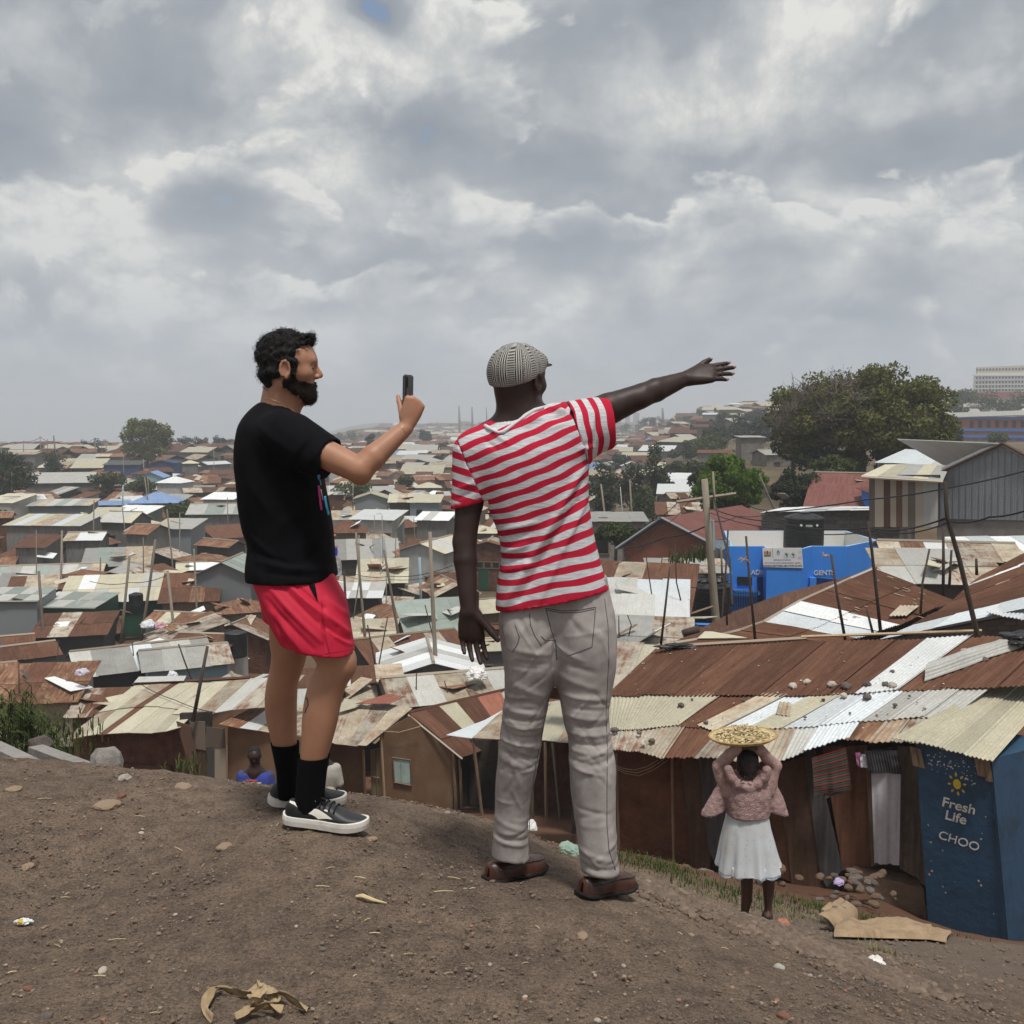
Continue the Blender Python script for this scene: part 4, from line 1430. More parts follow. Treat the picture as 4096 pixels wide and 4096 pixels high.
# ================================================================ HUTS OF THE VALLEY
UNIT={}
def unit_sheet(key):
 """one shared sheet: 1 x 1 x .02, UV in unit metres"""
 if key not in UNIT:
  mb=MB()
  mb.slab([(-.5,-.5,0),(.5,-.5,0),(.5,.5,0),(-.5,.5,0)],(0,0,1),.02,uvs=[(0,0),(.85,0),(.85,2.2),(0,2.2)])
  me=mb.mesh('roof_sheet')
  me.materials.append(M[key])
  UNIT[key]=me
 return UNIT[key]
HUTS=[]
def hut(u,v,Y,w,d,h,yaw,roof='gable',pitch=16,pal=SHEETS_MIX,wall='greywall',label=None,sheets=None,cat='house',name='house',over=.25,wins=(),door=None,axis='x',drop=None,group=None,trim=None,seed=None,fixed=None):
 """a shack. (u, v) = photo pixel of the middle of its ridge (or of its roof), Y its distance; w along the local x axis, d along y;
    yaw in degrees; roof gable (ridge along axis), shed (falls towards the camera) or hip"""
 rnd=random.Random(seed if seed is not None else int(u*7+v*13+Y))
 c=P(u,v,Y)
 run=d/2 if axis=='x' else w/2
 rise=math.tan(math.radians(pitch))*(run if roof!='shed' else d)
 ez=c.z-rise
 g0=min(gz(c.x+a,Y+b) for a in (-w/2,0,w/2) for b in (-d/2,0,d/2))
 base=min(ez-h,g0-.15) if drop is None else ez-drop
 root=thing(name,label or 'hut',cat,(c.x,Y,base),group)
 root.rotation_euler=(0,0,math.radians(yaw))
 if sheets is None:
  sheets=Y<72
 hh=ez-base
 def add(nm,mb,mat,parent=root,smooth=False):
  me=mb.mesh(nm,smooth=smooth)
  return mesh_obj(nm,me,parent,None,mat)
  # walls with gable tops in one piece
 mb=MB()
 x,y=w/2,d/2
 if roof=='shed':
  mb.hexa([(-x,-y,0),(x,-y,0),(x,y,0),(-x,y,0),(-x,-y,hh),(x,-y,hh),(x,y,hh+rise),(-x,y,hh+rise)])
 else:
  mb.hexa([(-x,-y,0),(x,-y,0),(x,y,0),(-x,y,0),(-x,-y,hh),(x,-y,hh),(x,y,hh),(-x,y,hh)])
  if roof=='gable':
   if axis=='x':
    for s in (-1,1):
     mb.face([(s*x,-y,hh),(s*x,y,hh),(s*x,0,hh+rise)] if s>0 else [(s*x,y,hh),(s*x,-y,hh),(s*x,0,hh+rise)])
   else:
    for s in (-1,1):
     mb.face([(x,s*y,hh),(-x,s*y,hh),(0,s*y,hh+rise)] if s>0 else [(-x,s*y,hh),(x,s*y,hh),(0,s*y,hh+rise)])
 wo=add('wall',mb,M[wall])
 # roof slopes: list of (origin corner, along vector, up-slope vector)
 o=over
 pr=math.radians(pitch)
 sl=[]
 if roof=='shed':
  L=(d+2*o)/math.cos(pr)
  sl.append((Vector((-x-o,-y-o,hh-o*math.tan(pr))),Vector((1,0,0)),w+2*o,Vector((0,math.cos(pr),math.sin(pr))),L))
 elif roof=='gable':
  if axis=='x':
   L=(y+o)/math.cos(pr)
   sl.append((Vector((-x-o,-y-o,hh-o*math.tan(pr))),Vector((1,0,0)),w+2*o,Vector((0,math.cos(pr),math.sin(pr))),L))
   sl.append((Vector((x+o,y+o,hh-o*math.tan(pr))),Vector((-1,0,0)),w+2*o,Vector((0,-math.cos(pr),math.sin(pr))),L))
  else:
   L=(x+o)/math.cos(pr)
   sl.append((Vector((-x-o,y+o,hh-o*math.tan(pr))),Vector((0,-1,0)),d+2*o,Vector((math.cos(pr),0,math.sin(pr))),L))
   sl.append((Vector((x+o,-y-o,hh-o*math.tan(pr))),Vector((0,1,0)),d+2*o,Vector((-math.cos(pr),0,math.sin(pr))),L))
 if roof=='hip':
  mb=MB()
  ro=min(x,y)
  rz=hh+rise
  e=[(-x-o,-y-o,hh-.05),(x+o,-y-o,hh-.05),(x+o,y+o,hh-.05),(-x-o,y+o,hh-.05)]
  r1,r2=(-max(x-ro,.2),0,rz),(max(x-ro,.2),0,rz)
  uvq=lambda n_:[(0,0),(w,0),(w*.7,d/2),(w*.3,d/2)][:n_]
  mb.face([e[0],e[1],r2,r1],uvq(4))
  mb.face([e[1],e[2],r2],uvq(3))
  mb.face([e[2],e[3],r1,r2],uvq(4))
  mb.face([e[3],e[0],r1],uvq(3))
  mb.face([e[3],e[2],e[1],e[0]])
  rk=rnd.choice(pal)
  ro_=add('roof',mb,M[rk])
  add('ridge_cap',_ridge(r1,r2),M['ridgecap'] if rk not in ('bluer','maroon') else M[rk])
 else:
  rk=None
  if sheets:
   for si,(org,ax,W,up,L) in enumerate(sl):
    n=max(2,round(W/.92))
    nrm=ax.cross(up).normalized()
    tiers=1 if L<2.6 else 2
    for ti in range(tiers):
     for i in range(n):
      k=fixed[(i+ti*3)%len(fixed)] if fixed else rnd.choice(pal)
      s=bpy.data.objects.new('roof_sheet',unit_sheet(k))
      ww,ll=W/n*1.06,L/tiers*(1.08 if tiers>1 else 1.02)
      cc=org+ax*(W*(i+.5)/n)+up*(L*(ti+.5)/tiers)+nrm*(.03+.014*(i%2)+.02*ti+rnd.uniform(0,.01))+up*rnd.uniform(-.06,.04)
      Rm=Matrix((ax,up,nrm)).transposed().to_4x4()
      s.matrix_local=Matrix.Translation(cc)@Rm@Matrix.Rotation(rnd.uniform(-.015,.015),4,'Z')@Matrix.Diagonal((ww,ll,1,1))
      link(s,root)
  else:
   mb=MB()
   ks=[]
   for (org,ax,W,up,L) in sl:
    n=max(2,round(W/.95))
    nrm=ax.cross(up).normalized()
    for i in range(n):
     k=rnd.choice(pal)
     if k not in ks:
      ks.append(k)
     a=org+ax*(W*i/n)+nrm*(.03+.015*(i%2))
     b=org+ax*(W*(i+1)/n)+nrm*(.03+.015*(i%2))
     uo=rnd.uniform(0,40)
     mb.slab([a,b,b+up*L,a+up*L],nrm,.03,ks.index(k),uvs=[(uo,0),(uo+W/n,0),(uo+W/n,L),(uo,L)])
   add('roof',mb,[M[k] for k in ks])
  if roof=='gable' and Y<110:
   (org,ax,W,up,L)=sl[0]
   p0=org+up*L+Vector((0,0,.05))
   add('ridge_cap',_ridge(p0,p0+ax*W),M['ridgecap'])
 if trim:
  mb=MB()
  mb.tube([(-x-o,-y-o-.02,hh-o*math.tan(pr)+.0),(x+o,-y-o-.02,hh-o*math.tan(pr))],.07,4)
  add('fascia_board',mb,M[trim])
 for (fx,fz,ww,wh) in wins:
  mb=MB()
  mb.box((-x+fx*w,-y,fz*hh if drop is not None or True else 0),(ww,.10,wh))
  wi=add('window',mb,M['glass'])
  mb=MB()
  zc=fz*hh
  for (ax_,az_,sx_,sz_) in ((-ww/2,0,.06,wh+.1),(ww/2,0,.06,wh+.1),(0,wh/2,ww+.1,.06),(0,-wh/2,ww+.12,.07)):
   mb.box((-x+fx*w+ax_,-y-.03,zc+az_),(sx_,.09,sz_))
  add('window_frame',mb,M['timber'],wi)
 if door:
  (fx,ww,wh,dm,zb)=door
  mb=MB()
  mb.box((-x+fx*w,-y-.01,zb+wh/2),(ww,.08,wh))
  add('door',mb,M[dm])
 HUTS.append((root,u,v,Y,roof,pal,wall,w*d))
 return root
def _ridge(a,b):
 mb=MB()
 mb.tube([a,b],.075,5)
 return mb
def px(Y,n):
 """n photo pixels at distance Y, in metres"""
 return n*Y/FPX
_G,_R,_W,_X=SHEETS_GREY,SHEETS_RUSTY,SHEETS_PALE,SHEETS_MIX
fr=lambda h,lev=.5:(h)
def W3(hh,n,z=.62,w=.7,h=.55,a=.15,b=.85):
 return [(a+(b-a)*(i+.5)/n,z,w,h) for i in range(n)]
 # ---- named houses on the left side of the valley, near to far
hut(170,2700,40,3.1,2.6,2.2,6,'shed',14,['rust2','rust'],'paleboard','small brown-roofed shack of four pale wall boards at far left',drop=1.9,fixed=['rust2','rust','rust2'])
hut(560,2580,47,5.6,3.6,2.0,30,'gable',20,_G,'darksheet','grey-roofed long hut with dark gable end above small brown shack',fixed=['palegrey','grey','grey','silver','palegrey'],axis='x')
hut(735,2590,46,3.4,3.2,2.0,24,'gable',17,_G,'lightblue','pale blue walled hut with grey tin roof at left',fixed=['grey','palegrey','grey','mixed'],axis='x')
hut(440,2790,39,2.2,2.0,2.0,5,'shed',10,_R,'rust','low rusty sheet shack between brown shack and mud hut',fixed=['mixed','rust'])
hut(300,2480,57,3.6,3.0,2.0,10,'shed',10,_R,'darksheet','flat rusty shed in front of the green sheet house',fixed=['rust','mixed','rust'])
hut(305,2392,63,3.9,3.2,2.3,-4,'shed',5,_G,'green','dark green sheet-walled house raised on short posts',fixed=['teal','palegrey'],trim='teal',over=.1,wins=[(.90,.55,.45,.5)],drop=2.3)
hut(75,2370,62,3.3,3.0,2.6,3,'shed',5,_G,'greyblue','grey sheet-walled house with white notice beside the green house',fixed=['teal','palegrey'],trim='teal',over=.1)
hut(470,2325,67,6.2,4.0,2.3,14,'shed',13,_W,'green','long cream-roofed house with green end wall at left',fixed=['cream','cream','palegrey','cream','white','cream'])
hut(765,2318,65,3.2,3.4,2.2,12,'shed',17,_R,'timber','rust-roofed shack with dark open front beside green end wall',fixed=['rust','rust','rust2'],wins=[(.3,.5,.7,1.2),(.7,.5,.6,1.2)])
hut(930,2232,67,3.6,4.0,2.4,-3,'gable',24,_G,'greyblue','grey sheet gable house close behind man in black t-shirt',fixed=['teal','teal'],axis='y')
hut(150,2262,76,9.2,3.4,2.5,13,'gable',17,_G,'greywall','long grey terrace with teal eaves and washing, left edge',fixed=['palegrey','palegrey','grey','palegrey'],trim='teal',wins=W3(2.5,5,.6,.8,.8,.35,.95))
hut(470,2205,80,4.6,3.4,2.5,16,'shed',14,_G,'greywall','grey roofed end block with row of dark openings beside terrace',fixed=['palegrey','palegrey','grey'],trim='teal',wins=W3(2.5,5,.6,.5,.7))
hut(215,2068,95,7.0,4.0,2.6,-5,'shed',8,_W,'greywall','broad cream-roofed grey house with two black tanks in front',fixed=['cream','palegrey'],wins=[(.2,.45,.7,.7),(.37,.6,.8,1.1)])
hut(350,2130,86,2.7,3.0,2.3,8,'gable',16,_W,'greywall','small grey gable house with tan roof below cream-roofed house',fixed=['mixed2','cream'],axis='x')
hut(40,1982,112,3.6,4.0,3.0,-12,'shed',9,_W,'palewall','white-roofed grey house with slit windows at left frame edge',fixed=['white'],sheets=False,wins=W3(3,4,.75,.25,.6),over=.15)
hut(255,2003,113,6.3,3.6,2.4,6,'shed',6,_G,'greyblue','long flat grey house with green door and reddish panels',sheets=False,fixed=None,wins=[(.78,.5,1.4,1.2)],door=(.47,1.0,1.7,'green',.8))
hut(250,1890,150,9.0,5.0,3.4,12,'gable',27,['palegrey'],'block','unplastered long house with pale grey pitched roof, left',sheets=False,door=(.80,.8,2.0,'green',.5))
hut(500,1845,190,6.4,4.0,3.0,2,'shed',8,['darksheet'],'blue','dark blue sheet warehouse left of the blue shed under the tree',sheets=False)
hut(665,1840,190,4.4,4.0,3.6,-2,'gable',12,['blue'],'blue','dark blue sheet shed right under the left tree',sheets=False,axis='y')
hut(628,1968,126,5.6,5.0,2.2,8,'hip',24,['bluer'],'brownwall','hipped blue-roofed house at left',sheets=False)
hut(450,2008,124,3.4,2.0,1.6,5,'shed',8,['bluer'],'darkwall','low blue roof beside the hipped blue-roofed house',sheets=False)
hut(615,1885,158,3.6,4.0,2.2,5,'gable',24,['bluer'],'lightblue','small blue gable house with open blue porch',sheets=False,axis='y',wins=[(.5,.5,1.6,1.0)])
hut(700,1905,150,3.6,4.0,2.2,-10,'hip',22,['white'],'palewall','white hip-roofed house right of the small blue gable house',sheets=False)
hut(425,2038,104,2.4,3.0,2.2,3,'shed',12,['cream'],'greywall','cream-roofed box house left of the white gable house',sheets=False,wins=[(.5,.55,.8,.5)])
hut(540,2030,108,4.2,3.6,2.6,-12,'shed',9,['white'],'teal','white sloping roof house behind the white gable house',sheets=False)
hut(505,2048,100,3.2,3.4,2.4,-14,'gable',24,['cream','palegrey'],'greywall','white gable house with one wide dark window, left',sheets=False,wins=[(.33,.55,1.0,.5)],axis='x')
hut(590,2110,92,3.0,2.4,2.0,4,'shed',4,['grey'],'greyblue','low grey sheet wall joined to grey box house',sheets=False)
hut(718,2084,92,3.4,3.2,2.2,-6,'shed',9,['cream','palegrey'],'greyblue','grey box house with cream roof in the left middle distance',sheets=False)
hut(890,2016,105,6.0,4.6,2.2,6,'gable',18,['palegrey','teal'],'greywall','wide grey house with window row left of black t-shirt',sheets=False,wins=W3(2.2,4,.55,.8,.6),trim='teal')
hut(895,1976,120,3.6,3.4,2.6,-8,'shed',8,['white'],'palewall','pale box house with white roof left of black t-shirt',sheets=False)
hut(450,1815,215,5.6,4.0,2.4,4,'gable',14,['rust2','mixed2'],'greywall','tan-roofed house by the bushes under the skyline, left',sheets=False,wins=W3(2.4,2))
hut(85,1808,220,9.0,5.0,3.4,-6,'gable',9,['mixed2'],'greywall','broad tan-roofed house with open front on left skyline',sheets=False,wins=[(.75,.5,3.0,1.6),(.3,.5,1.5,1.5)])
hut(360,1838,195,5.6,4.0,2.0,3,'shed',20,['cream'],'rust','cream-roofed shed with rusty lower wall, left distance',sheets=False)
# ---- behind and between the two men
hut(1488,1968,118,3.6,4.0,2.3,4,'gable',18,['cream','mixed2'],'greyblue','grey gable house below the raised elbow',sheets=False,axis='y')
hut(1610,1982,116,2.7,3.4,2.2,3,'shed',10,['cream','mixed2'],'darkwall','shack with open dark front right of grey gable house',sheets=False,wins=[(.5,.5,1.4,.9)])
hut(1705,1985,115,3.2,3.4,2.4,-3,'shed',9,['cream'],'greyblue','grey house with small square window left of striped sleeve',sheets=False,wins=[(.7,.55,.5,.5)])
hut(1515,2050,98,3.9,3.8,4.0,-12,'shed',7,['white'],'palewall','white-roofed two-storey house with window strip between the men',sheets=False,wins=W3(4,4,.62,.5,.5,.45,.98),over=.35)
hut(1742,2056,98,2.9,3.0,3.0,-10,'shed',8,['white','palegrey'],'greywall','white-roofed box house close left of striped sleeve',sheets=False,over=.3)
hut(1388,2080,85,3.0,3.4,2.6,6,'hip',26,['rust'],'timber','hipped rusty roof beside the black t-shirt belly',sheets=False)
hut(1465,2172,79,4.6,3.4,2.2,10,'shed',16,['grey','palegrey'],'darkwall','grey sloping roof right of the red shorts waist',sheets=False)
hut(1745,2158,77,3.6,5.0,2.9,-22,'gable',18,['cream','palegrey'],'palewall','cream-roofed pale house with small window left of hanging arm',sheets=False,wins=[(.65,.5,.4,.5)],axis='y')
hut(1530,2258,69,3.0,3.4,2.0,5,'shed',15,_W,'darkwall','patchy cream roof shack above the tin lean-to, between the men',fixed=['cream','mixed2','cream'])
hut(1380,2330,66,2.4,3.0,2.0,4,'shed',14,_X,'timber','patchy rust roof right of the red shorts',fixed=['rust','mixed2','cream'])
hut(1440,2352,61,2.4,2.4,2.0,2,'shed',8,_W,'darkwall','dark-fronted shack with white roof right of red shorts',fixed=['white','palegrey'])
hut(1800,2320,62,2.6,3.2,2.0,22,'gable',24,['rust2','mixed2'],'brownsheet','brown gable shack with pale door behind the hanging forearm',fixed=['rust2','mixed2'],axis='y',door=(.3,.5,1.4,'paleboard',.4))
hut(1750,2430,55,3.6,3.0,2.0,18,'shed',24,['teal'],'darkwall','grey-green corrugated roof left of the hanging hand',fixed=['teal'])
hut(1480,2506,52,2.2,2.4,1.8,0,'shed',12,['cream','mixed2'],'darkwall','small cream roof right of the red shorts hem',fixed=['cream','mixed2'])
hut(1620,2540,47,4.6,4.2,2.2,28,'gable',17,_R,'darkwall','wide rusty gable roof with white ridge between the men',fixed=['rust','mixed2','rust','rust','mixed'],axis='x')
hut(1720,2600,42,3.8,4.2,2.0,8,'gable',16,['white','white'],'block','white gable roof with dark block gable between the men',fixed=['white','white','palegrey'],axis='y')
hut(1830,2692,37,5.2,3.6,2.0,18,'gable',15,_X,'block','grey and rust patched roof above brown plastered house',fixed=['mixed','palegrey','mixed2','mixed','palegrey'],axis='x')
hut(1400,2720,38,3.6,2.8,2.0,10,'shed',10,_X,'darkwall','rusty flat roof left of the white gable roof',fixed=['palegrey','rust','mixed2','rust'])
# ---- right of the striped man
hut(2560,2295,36,3.4,3.4,2.0,-14,'shed',14,_X,'darkwall','rusty lean roof below the brick gable house',fixed=['rust','mixed2','rust'])
hut(2540,2360,33,3.0,2.6,2.0,-10,'shed',13,['silver'],'darkwall','bright silver roof right of the striped t-shirt hem',fixed=['silver','palegrey','silver'])
hut(2548,2432,29,2.4,2.6,2.0,-8,'shed',11,['palegrey'],'darkwall','pale grey roof in front of the lower black tank',fixed=['palegrey','white','grey','palegrey'])
hut(2520,2520,25,2.6,2.2,2.0,-10,'shed',9,['grey'],'darkwall','dull grey roof beside the grey trouser hip',fixed=['palegrey','grey','mixed'])
hut(2450,2635,21,2.2,2.0,2.0,-16,'shed',9,['mixed'],'mudwall','stained cream roof beside the grey trouser thigh',fixed=['cream','mixed'],drop=.35)
hut(3745,2232,33.5,3.4,2.2,2.3,-6,'shed',15,['palegrey','mixed'],'darksheet','pale grey roofed dark shed right of the bright blue block',fixed=['palegrey','palegrey','mixed','mixed2'])
hut(3780,2172,40,4.6,3.2,2.2,-12,'gable',14,_X,'darksheet','patched tan and white roof behind the pale grey shed roof',fixed=['mixed2','rust2','white','mixed','mixed2'],axis='x')
hut(4060,2180,40,3.4,3.0,2.4,8,'shed',14,['silver'],'block','silver roof corner at right frame edge below grey gable',fixed=['silver','white'])
# ================================================================ SPECIAL BUILDINGS
def tank(name,label,u,v_top,v_bot,Y,wpx,text=None,lid=True):
 b,t_=P(u,v_bot,Y),P(u,v_top,Y)
 r=px(Y,wpx)/2
 H=t_.z-b.z
 root=thing(name,label,'water tank',b)
 prof=[(r*.98,0),(r,.03*H)]
 nrib=9
 for i in range(nrib):
  z0=H*(.06+.74*i/nrib)
  z1=H*(.06+.74*(i+1)/nrib)
  prof+=[(r,z0),(r,z0+(z1-z0)*.72),(r*.965,z0+(z1-z0)*.78),(r*.965,z0+(z1-z0)*.94)]
 prof+=[(r,H*.81),(r,H*.86),(r*.93,H*.885)]
 if lid:
  prof+=[(r*.55,H*.955),(r*.30,H*.97),(r*.30,H),(0.001,H)]
 else:
  prof+=[(r*.9,H*.87),(0.001,H*.84)]
 n=36
 mb=MB()
 mb.grid([[(b.x+rr*math.cos(2*math.pi*k/n),b.y+rr*math.sin(2*math.pi*k/n),b.z+z) for k in range(n)] for rr,z in prof],close=True)
 mb.build('tank_shell',M['tank'],root,smooth=False)
 if lid:
  for k in range(4):
   a=k*math.pi/2+.5
   bar('lid_rib',root,M['tank'],(b.x+r*.3*math.cos(a),b.y+r*.3*math.sin(a),b.z+H*.975),(b.x+r*.9*math.cos(a),b.y+r*.9*math.sin(a),b.z+H*.90),.035)
 if text:
  text_obj('lettering',root,M['lettering'],text,(b.x-.02,b.y-r-.012,b.z+H*.66),(1,0,0),(0,0,1),.17,.012,True)
  for s in (-1,1):
   q=MB()
   q.tube([(b.x+s*.36,b.y-r*math.sqrt(max(.01,1-(.36/r)**2))-.03,b.z+H*.695),(b.x+s*.36,b.y-r*math.sqrt(max(.01,1-(.36/r)**2))+.02,b.z+H*.695)],.055,10)
   q.build('emblem',M['lettering'],root)
 return root
def ablution_block():
 Y=45.0
 base=P(3190,2520,Y)
 root=thing('ablution_block','bright blue public washroom block with white sign and white parapet inside','building',base)
 zt=P(3190,2185,Y).z
 zb=P(3190,2560,Y).z
 xa,xb,xc,xd,xe=(P(u,2300,Y).x for u in (2915,3050,3225,3385,3505))
 wl=vplane((2915,2200,Y),(3385,2200,Y))
 # left wing, projecting middle, right wing, right flank
 segs=[((2915,Y),(3052,Y)),((3052,Y),(3064,Y-.9)),((3064,Y-.9),(3205,Y-.9)),((3205,Y-.9),(3245,Y)),((3245,Y),(3388,Y)),((3388,Y),(3505,Y+2.2))]
 pts=[Vector((P(u,2300,y).x,y,0)) for (u,y) in [(2915,Y),(3052,Y),(3066,Y-.9),(3205,Y-.9),(3245,Y),(3388,Y),(3505,Y+2.2)]]
 bk=[Vector((P(3505,2300,Y+2.2).x-.2,Y+6.0,0)),Vector((P(2915,2300,Y).x+1.0,Y+6.0,0))]
 ztop=zt
 th=.16
 mb=MB()
 ring=pts+bk
 cen=Vector((sum(p.x for p in ring)/len(ring),sum(p.y for p in ring)/len(ring),0))
 m=len(ring)
 outer=ring
 inner=[p+(cen-p).normalized()*th for p in ring]
 for i in range(m):
  j=(i+1)%m
  lowz=zb
  if i in (2,):
   lowz=P(3130,2395,Y).z
  z0a,z1a=Vector((0,0,lowz)),Vector((0,0,ztop))
  mb.face([outer[i]+z0a,outer[j]+z0a,outer[j]+z1a,outer[i]+z1a])
  mb.face([inner[j]+z0a,inner[i]+z0a,inner[i]+z1a,inner[j]+z1a],mi=1)
  mb.face([outer[i]+z1a,outer[j]+z1a,inner[j]+z1a,inner[i]+z1a],mi=2)
  if i==2:
   mb.face([inner[i]+z0a,inner[j]+z0a,outer[j]+z0a,outer[i]+z0a])
 zs=ztop-1.1
 mb.face([p+Vector((0,0,zs)) for p in inner],mi=1)
 mb.build('wall',[M['vivid'],pmat('white_parapet',(.62,.62,.60),rough=.8,var=.06),pmat('pale_blue_coping',(.30,.48,.70),rough=.7,var=.06)],root)
 # white sign with emblems
 s=MB()
 y0=Y-.95
 a,b,c,d=P(3050,2192,y0),P(3207,2192,y0),P(3213,2272,y0),P(3053,2268,y0)
 s.slab([d,c,b,a],(0,-1,0),.05)
 so=s.build('sign_board',pmat('sign_white',(.66,.66,.68),rough=.6,var=.03),root)
 X=lambda u,v,l=.004:P(u,v,y0-l)
 ink=pmat('sign_blue_ink',(.10,.20,.36),rough=.7,var=.05)
 dark=pmat('sign_dark_ink',(.03,.035,.04),rough=.7,var=.05)
 grn=pmat('sign_green',(.04,.22,.12),rough=.7,var=.05)
 gold=pmat('sign_gold',(.38,.22,.06),rough=.7,var=.2,scale=40)
 sred=pmat('sign_red',(.35,.05,.05),rough=.7,var=.1)
 pale=pmat('sign_pale_green',(.42,.50,.46),rough=.7,var=.05)
 tx=lambda st,u,v,sz,mt,bold=False,sp=1.0:text_obj('sign_lettering',so,mt,st,X(u,v,.006),(1,0,0),(0,0,1),sz,.002,bold,spacing=sp)
 tx('REPUBLIC OF KENYA',3130,2242,.082,ink)
 tx('ATHI WATER WORKS DEVELOPMENT AGENCY',3132,2254,.076,ink)
 tx('SHINING MOTHERS ABLUTION BLOCK',3131,2266,.098,dark,True)
 def disc(u,v,r,mt,l=.006,nm='emblem',sx=1.0):
  q=MB()
  c_=X(u,v,l)
  q.face([c_+Vector((r*sx*math.cos(-k*math.pi/10*-1),0,r*math.sin(k*math.pi/10))) for k in range(20)])
  return q.build(nm,mt,so)
 def shape(pts_,mt,l=.008):
  q=MB()
  q.face([X(u,v,l) for (u,v) in pts_])
  q.build('emblem',mt,so)
  # coat of arms: two supporters, shield, mound
 shape([(3055,2226),(3084,2226),(3080,2221),(3070,2216),(3060,2221)],grn)
 shape([(3056,2222),(3062,2222),(3064,2210),(3061,2203),(3056,2208)],gold)
 shape([(3078,2222),(3084,2222),(3084,2208),(3079,2203),(3076,2210)],gold)
 shape([(3066,2216),(3074,2216),(3075,2207),(3070,2202),(3065,2207)],sred,.010)
 shape([(3067,2208),(3073,2208),(3072,2204),(3068,2204)],dark,.012)
 shape([(3088,2196),(3089,2196),(3093,2231),(3092,2231)],dark)
 # water drop over a cog
 shape([(3112,2199),(3107,2208),(3108,2216),(3113,2220),(3118,2216),(3119,2208)],ink)
 disc(3113,2213,.028,MATS['sign_white'],.010)
 # two round green emblems with a landmass, and an arch
 for (u,r_) in ((3147,.135),(3173,.125)):
  disc(u,2220,r_,pale)
  disc(u,2220,r_*.88,MATS['sign_white'],.008)
  k=r_/.135
  shape([(u+q_[0]*k,2220+q_[1]*k) for q_ in ((-7,-7),(0,-8),(4,-5),(7,-2),(4,3),(2,9),(-1,10),(-2,3),(-6,0),(-8,-3))],grn,.010)
 for (u0,v0,u1,v1) in ((3195,2226,3196,2208),(3204,2226,3205,2208),(3196,2208,3200,2204),(3200,2204,3205,2208),(3193,2226,3207,2226),(3192,2232,3207,2233)):
  bar('emblem',so,pale,X(u0,v0,.008),X(u1,v1,.008),.008)
  # lettering over the doors
 text_obj('lettering',root,M['lettering'],'LADIES',P(3032,2298,Y-.03),(1,0,0),(0,0,1),.29,.006,True)
 text_obj('lettering',root,M['lettering'],'GENTS',P(3296,2300,Y-.03),(1,0,0),(0,0,1),.30,.006,True)
 poly('doorway',root,M['navy'],wl,[(3028,2307),(3098,2312),(3098,2440),(3034,2440)],.05,.06)
 poly('doorway',root,M['navy'],wl,[(3108,2296),(3245,2310),(3245,2460),(3112,2460)],.05,.06)
 poly('doorway',root,M['navy'],wl,[(3262,2310),(3335,2318),(3335,2440),(3266,2440)],.05,.06)
 poly('window',root,M['glass'],wl,[(2948,2306),(3006,2308),(3008,2342),(2950,2340)],.05,.06)
 for (u,v0,v1) in ((3100,2300,2480),(3250,2310,2480)):
  p0,p1=P(u,v0,Y-.25),P(u,v1,Y-.25)
  bx_=MB()
  bx_.box((p0.x,Y-.2,(p0.z+p1.z)/2),(.28,.35,p0.z-p1.z))
  bx_.build('pillar',M['vivid'],root)
 poly('low_wall',root,M['vivid'],wl,[(2930,2356),(3030,2360),(3030,2372),(2930,2368)],.5,.4)
 for i in range(11):
  u=2935+i*9.5
  bar('railing_bar',root,M['iron'],P(u,2360,Y-.55),P(u,2440,Y-.55),.018)
 bar('railing',root,M['iron'],P(2932,2362,Y-.55),P(3034,2364,Y-.55),.025)
 tank('water_tank','black ribbed water tank standing on the bright blue block',3213,2050,2192,47.0,158,'roto')
 tk=tank('water_tank','larger open-topped black water tank in an iron cage',2834,2315,2490,41.0,182,None,False)
 rr=random.Random(2)
 top=P(2834,2322,41.0)
 for k in range(9):
  a=rr.uniform(0,6.28)
  rock('scrap_lump',None,None,top+Vector((math.cos(a)*.6,math.sin(a)*.5,.05)),(.2,.16,.12),M['tank'],i=k,rz=a,parent=tk)
  # iron cage and blue beam at its left
 cg=thing('iron_cage','black iron railing cage beside the open black tank','railing',P(2735,2490,40.2))
 for i in range(7):
  u=2708+i*10
  bar('railing_bar',cg,M['iron'],P(u,2385,40),P(u,2486,40),.018)
 for v in (2386,2430,2484):
  bar('rail',cg,M['iron'],P(2706,v,40),P(2772,v-2,40),.02)
 bar('blue_beam',cg,M['vivid'],P(2704,2494,40),P(2850,2500,39.5),.09)
 for (a,b) in (((2760,2320),(2790,2486)),((2775,2370),(2830,2330))):
  bar('brace',cg,M['iron'],P(*a,39.6),P(*b,39.6),.03)
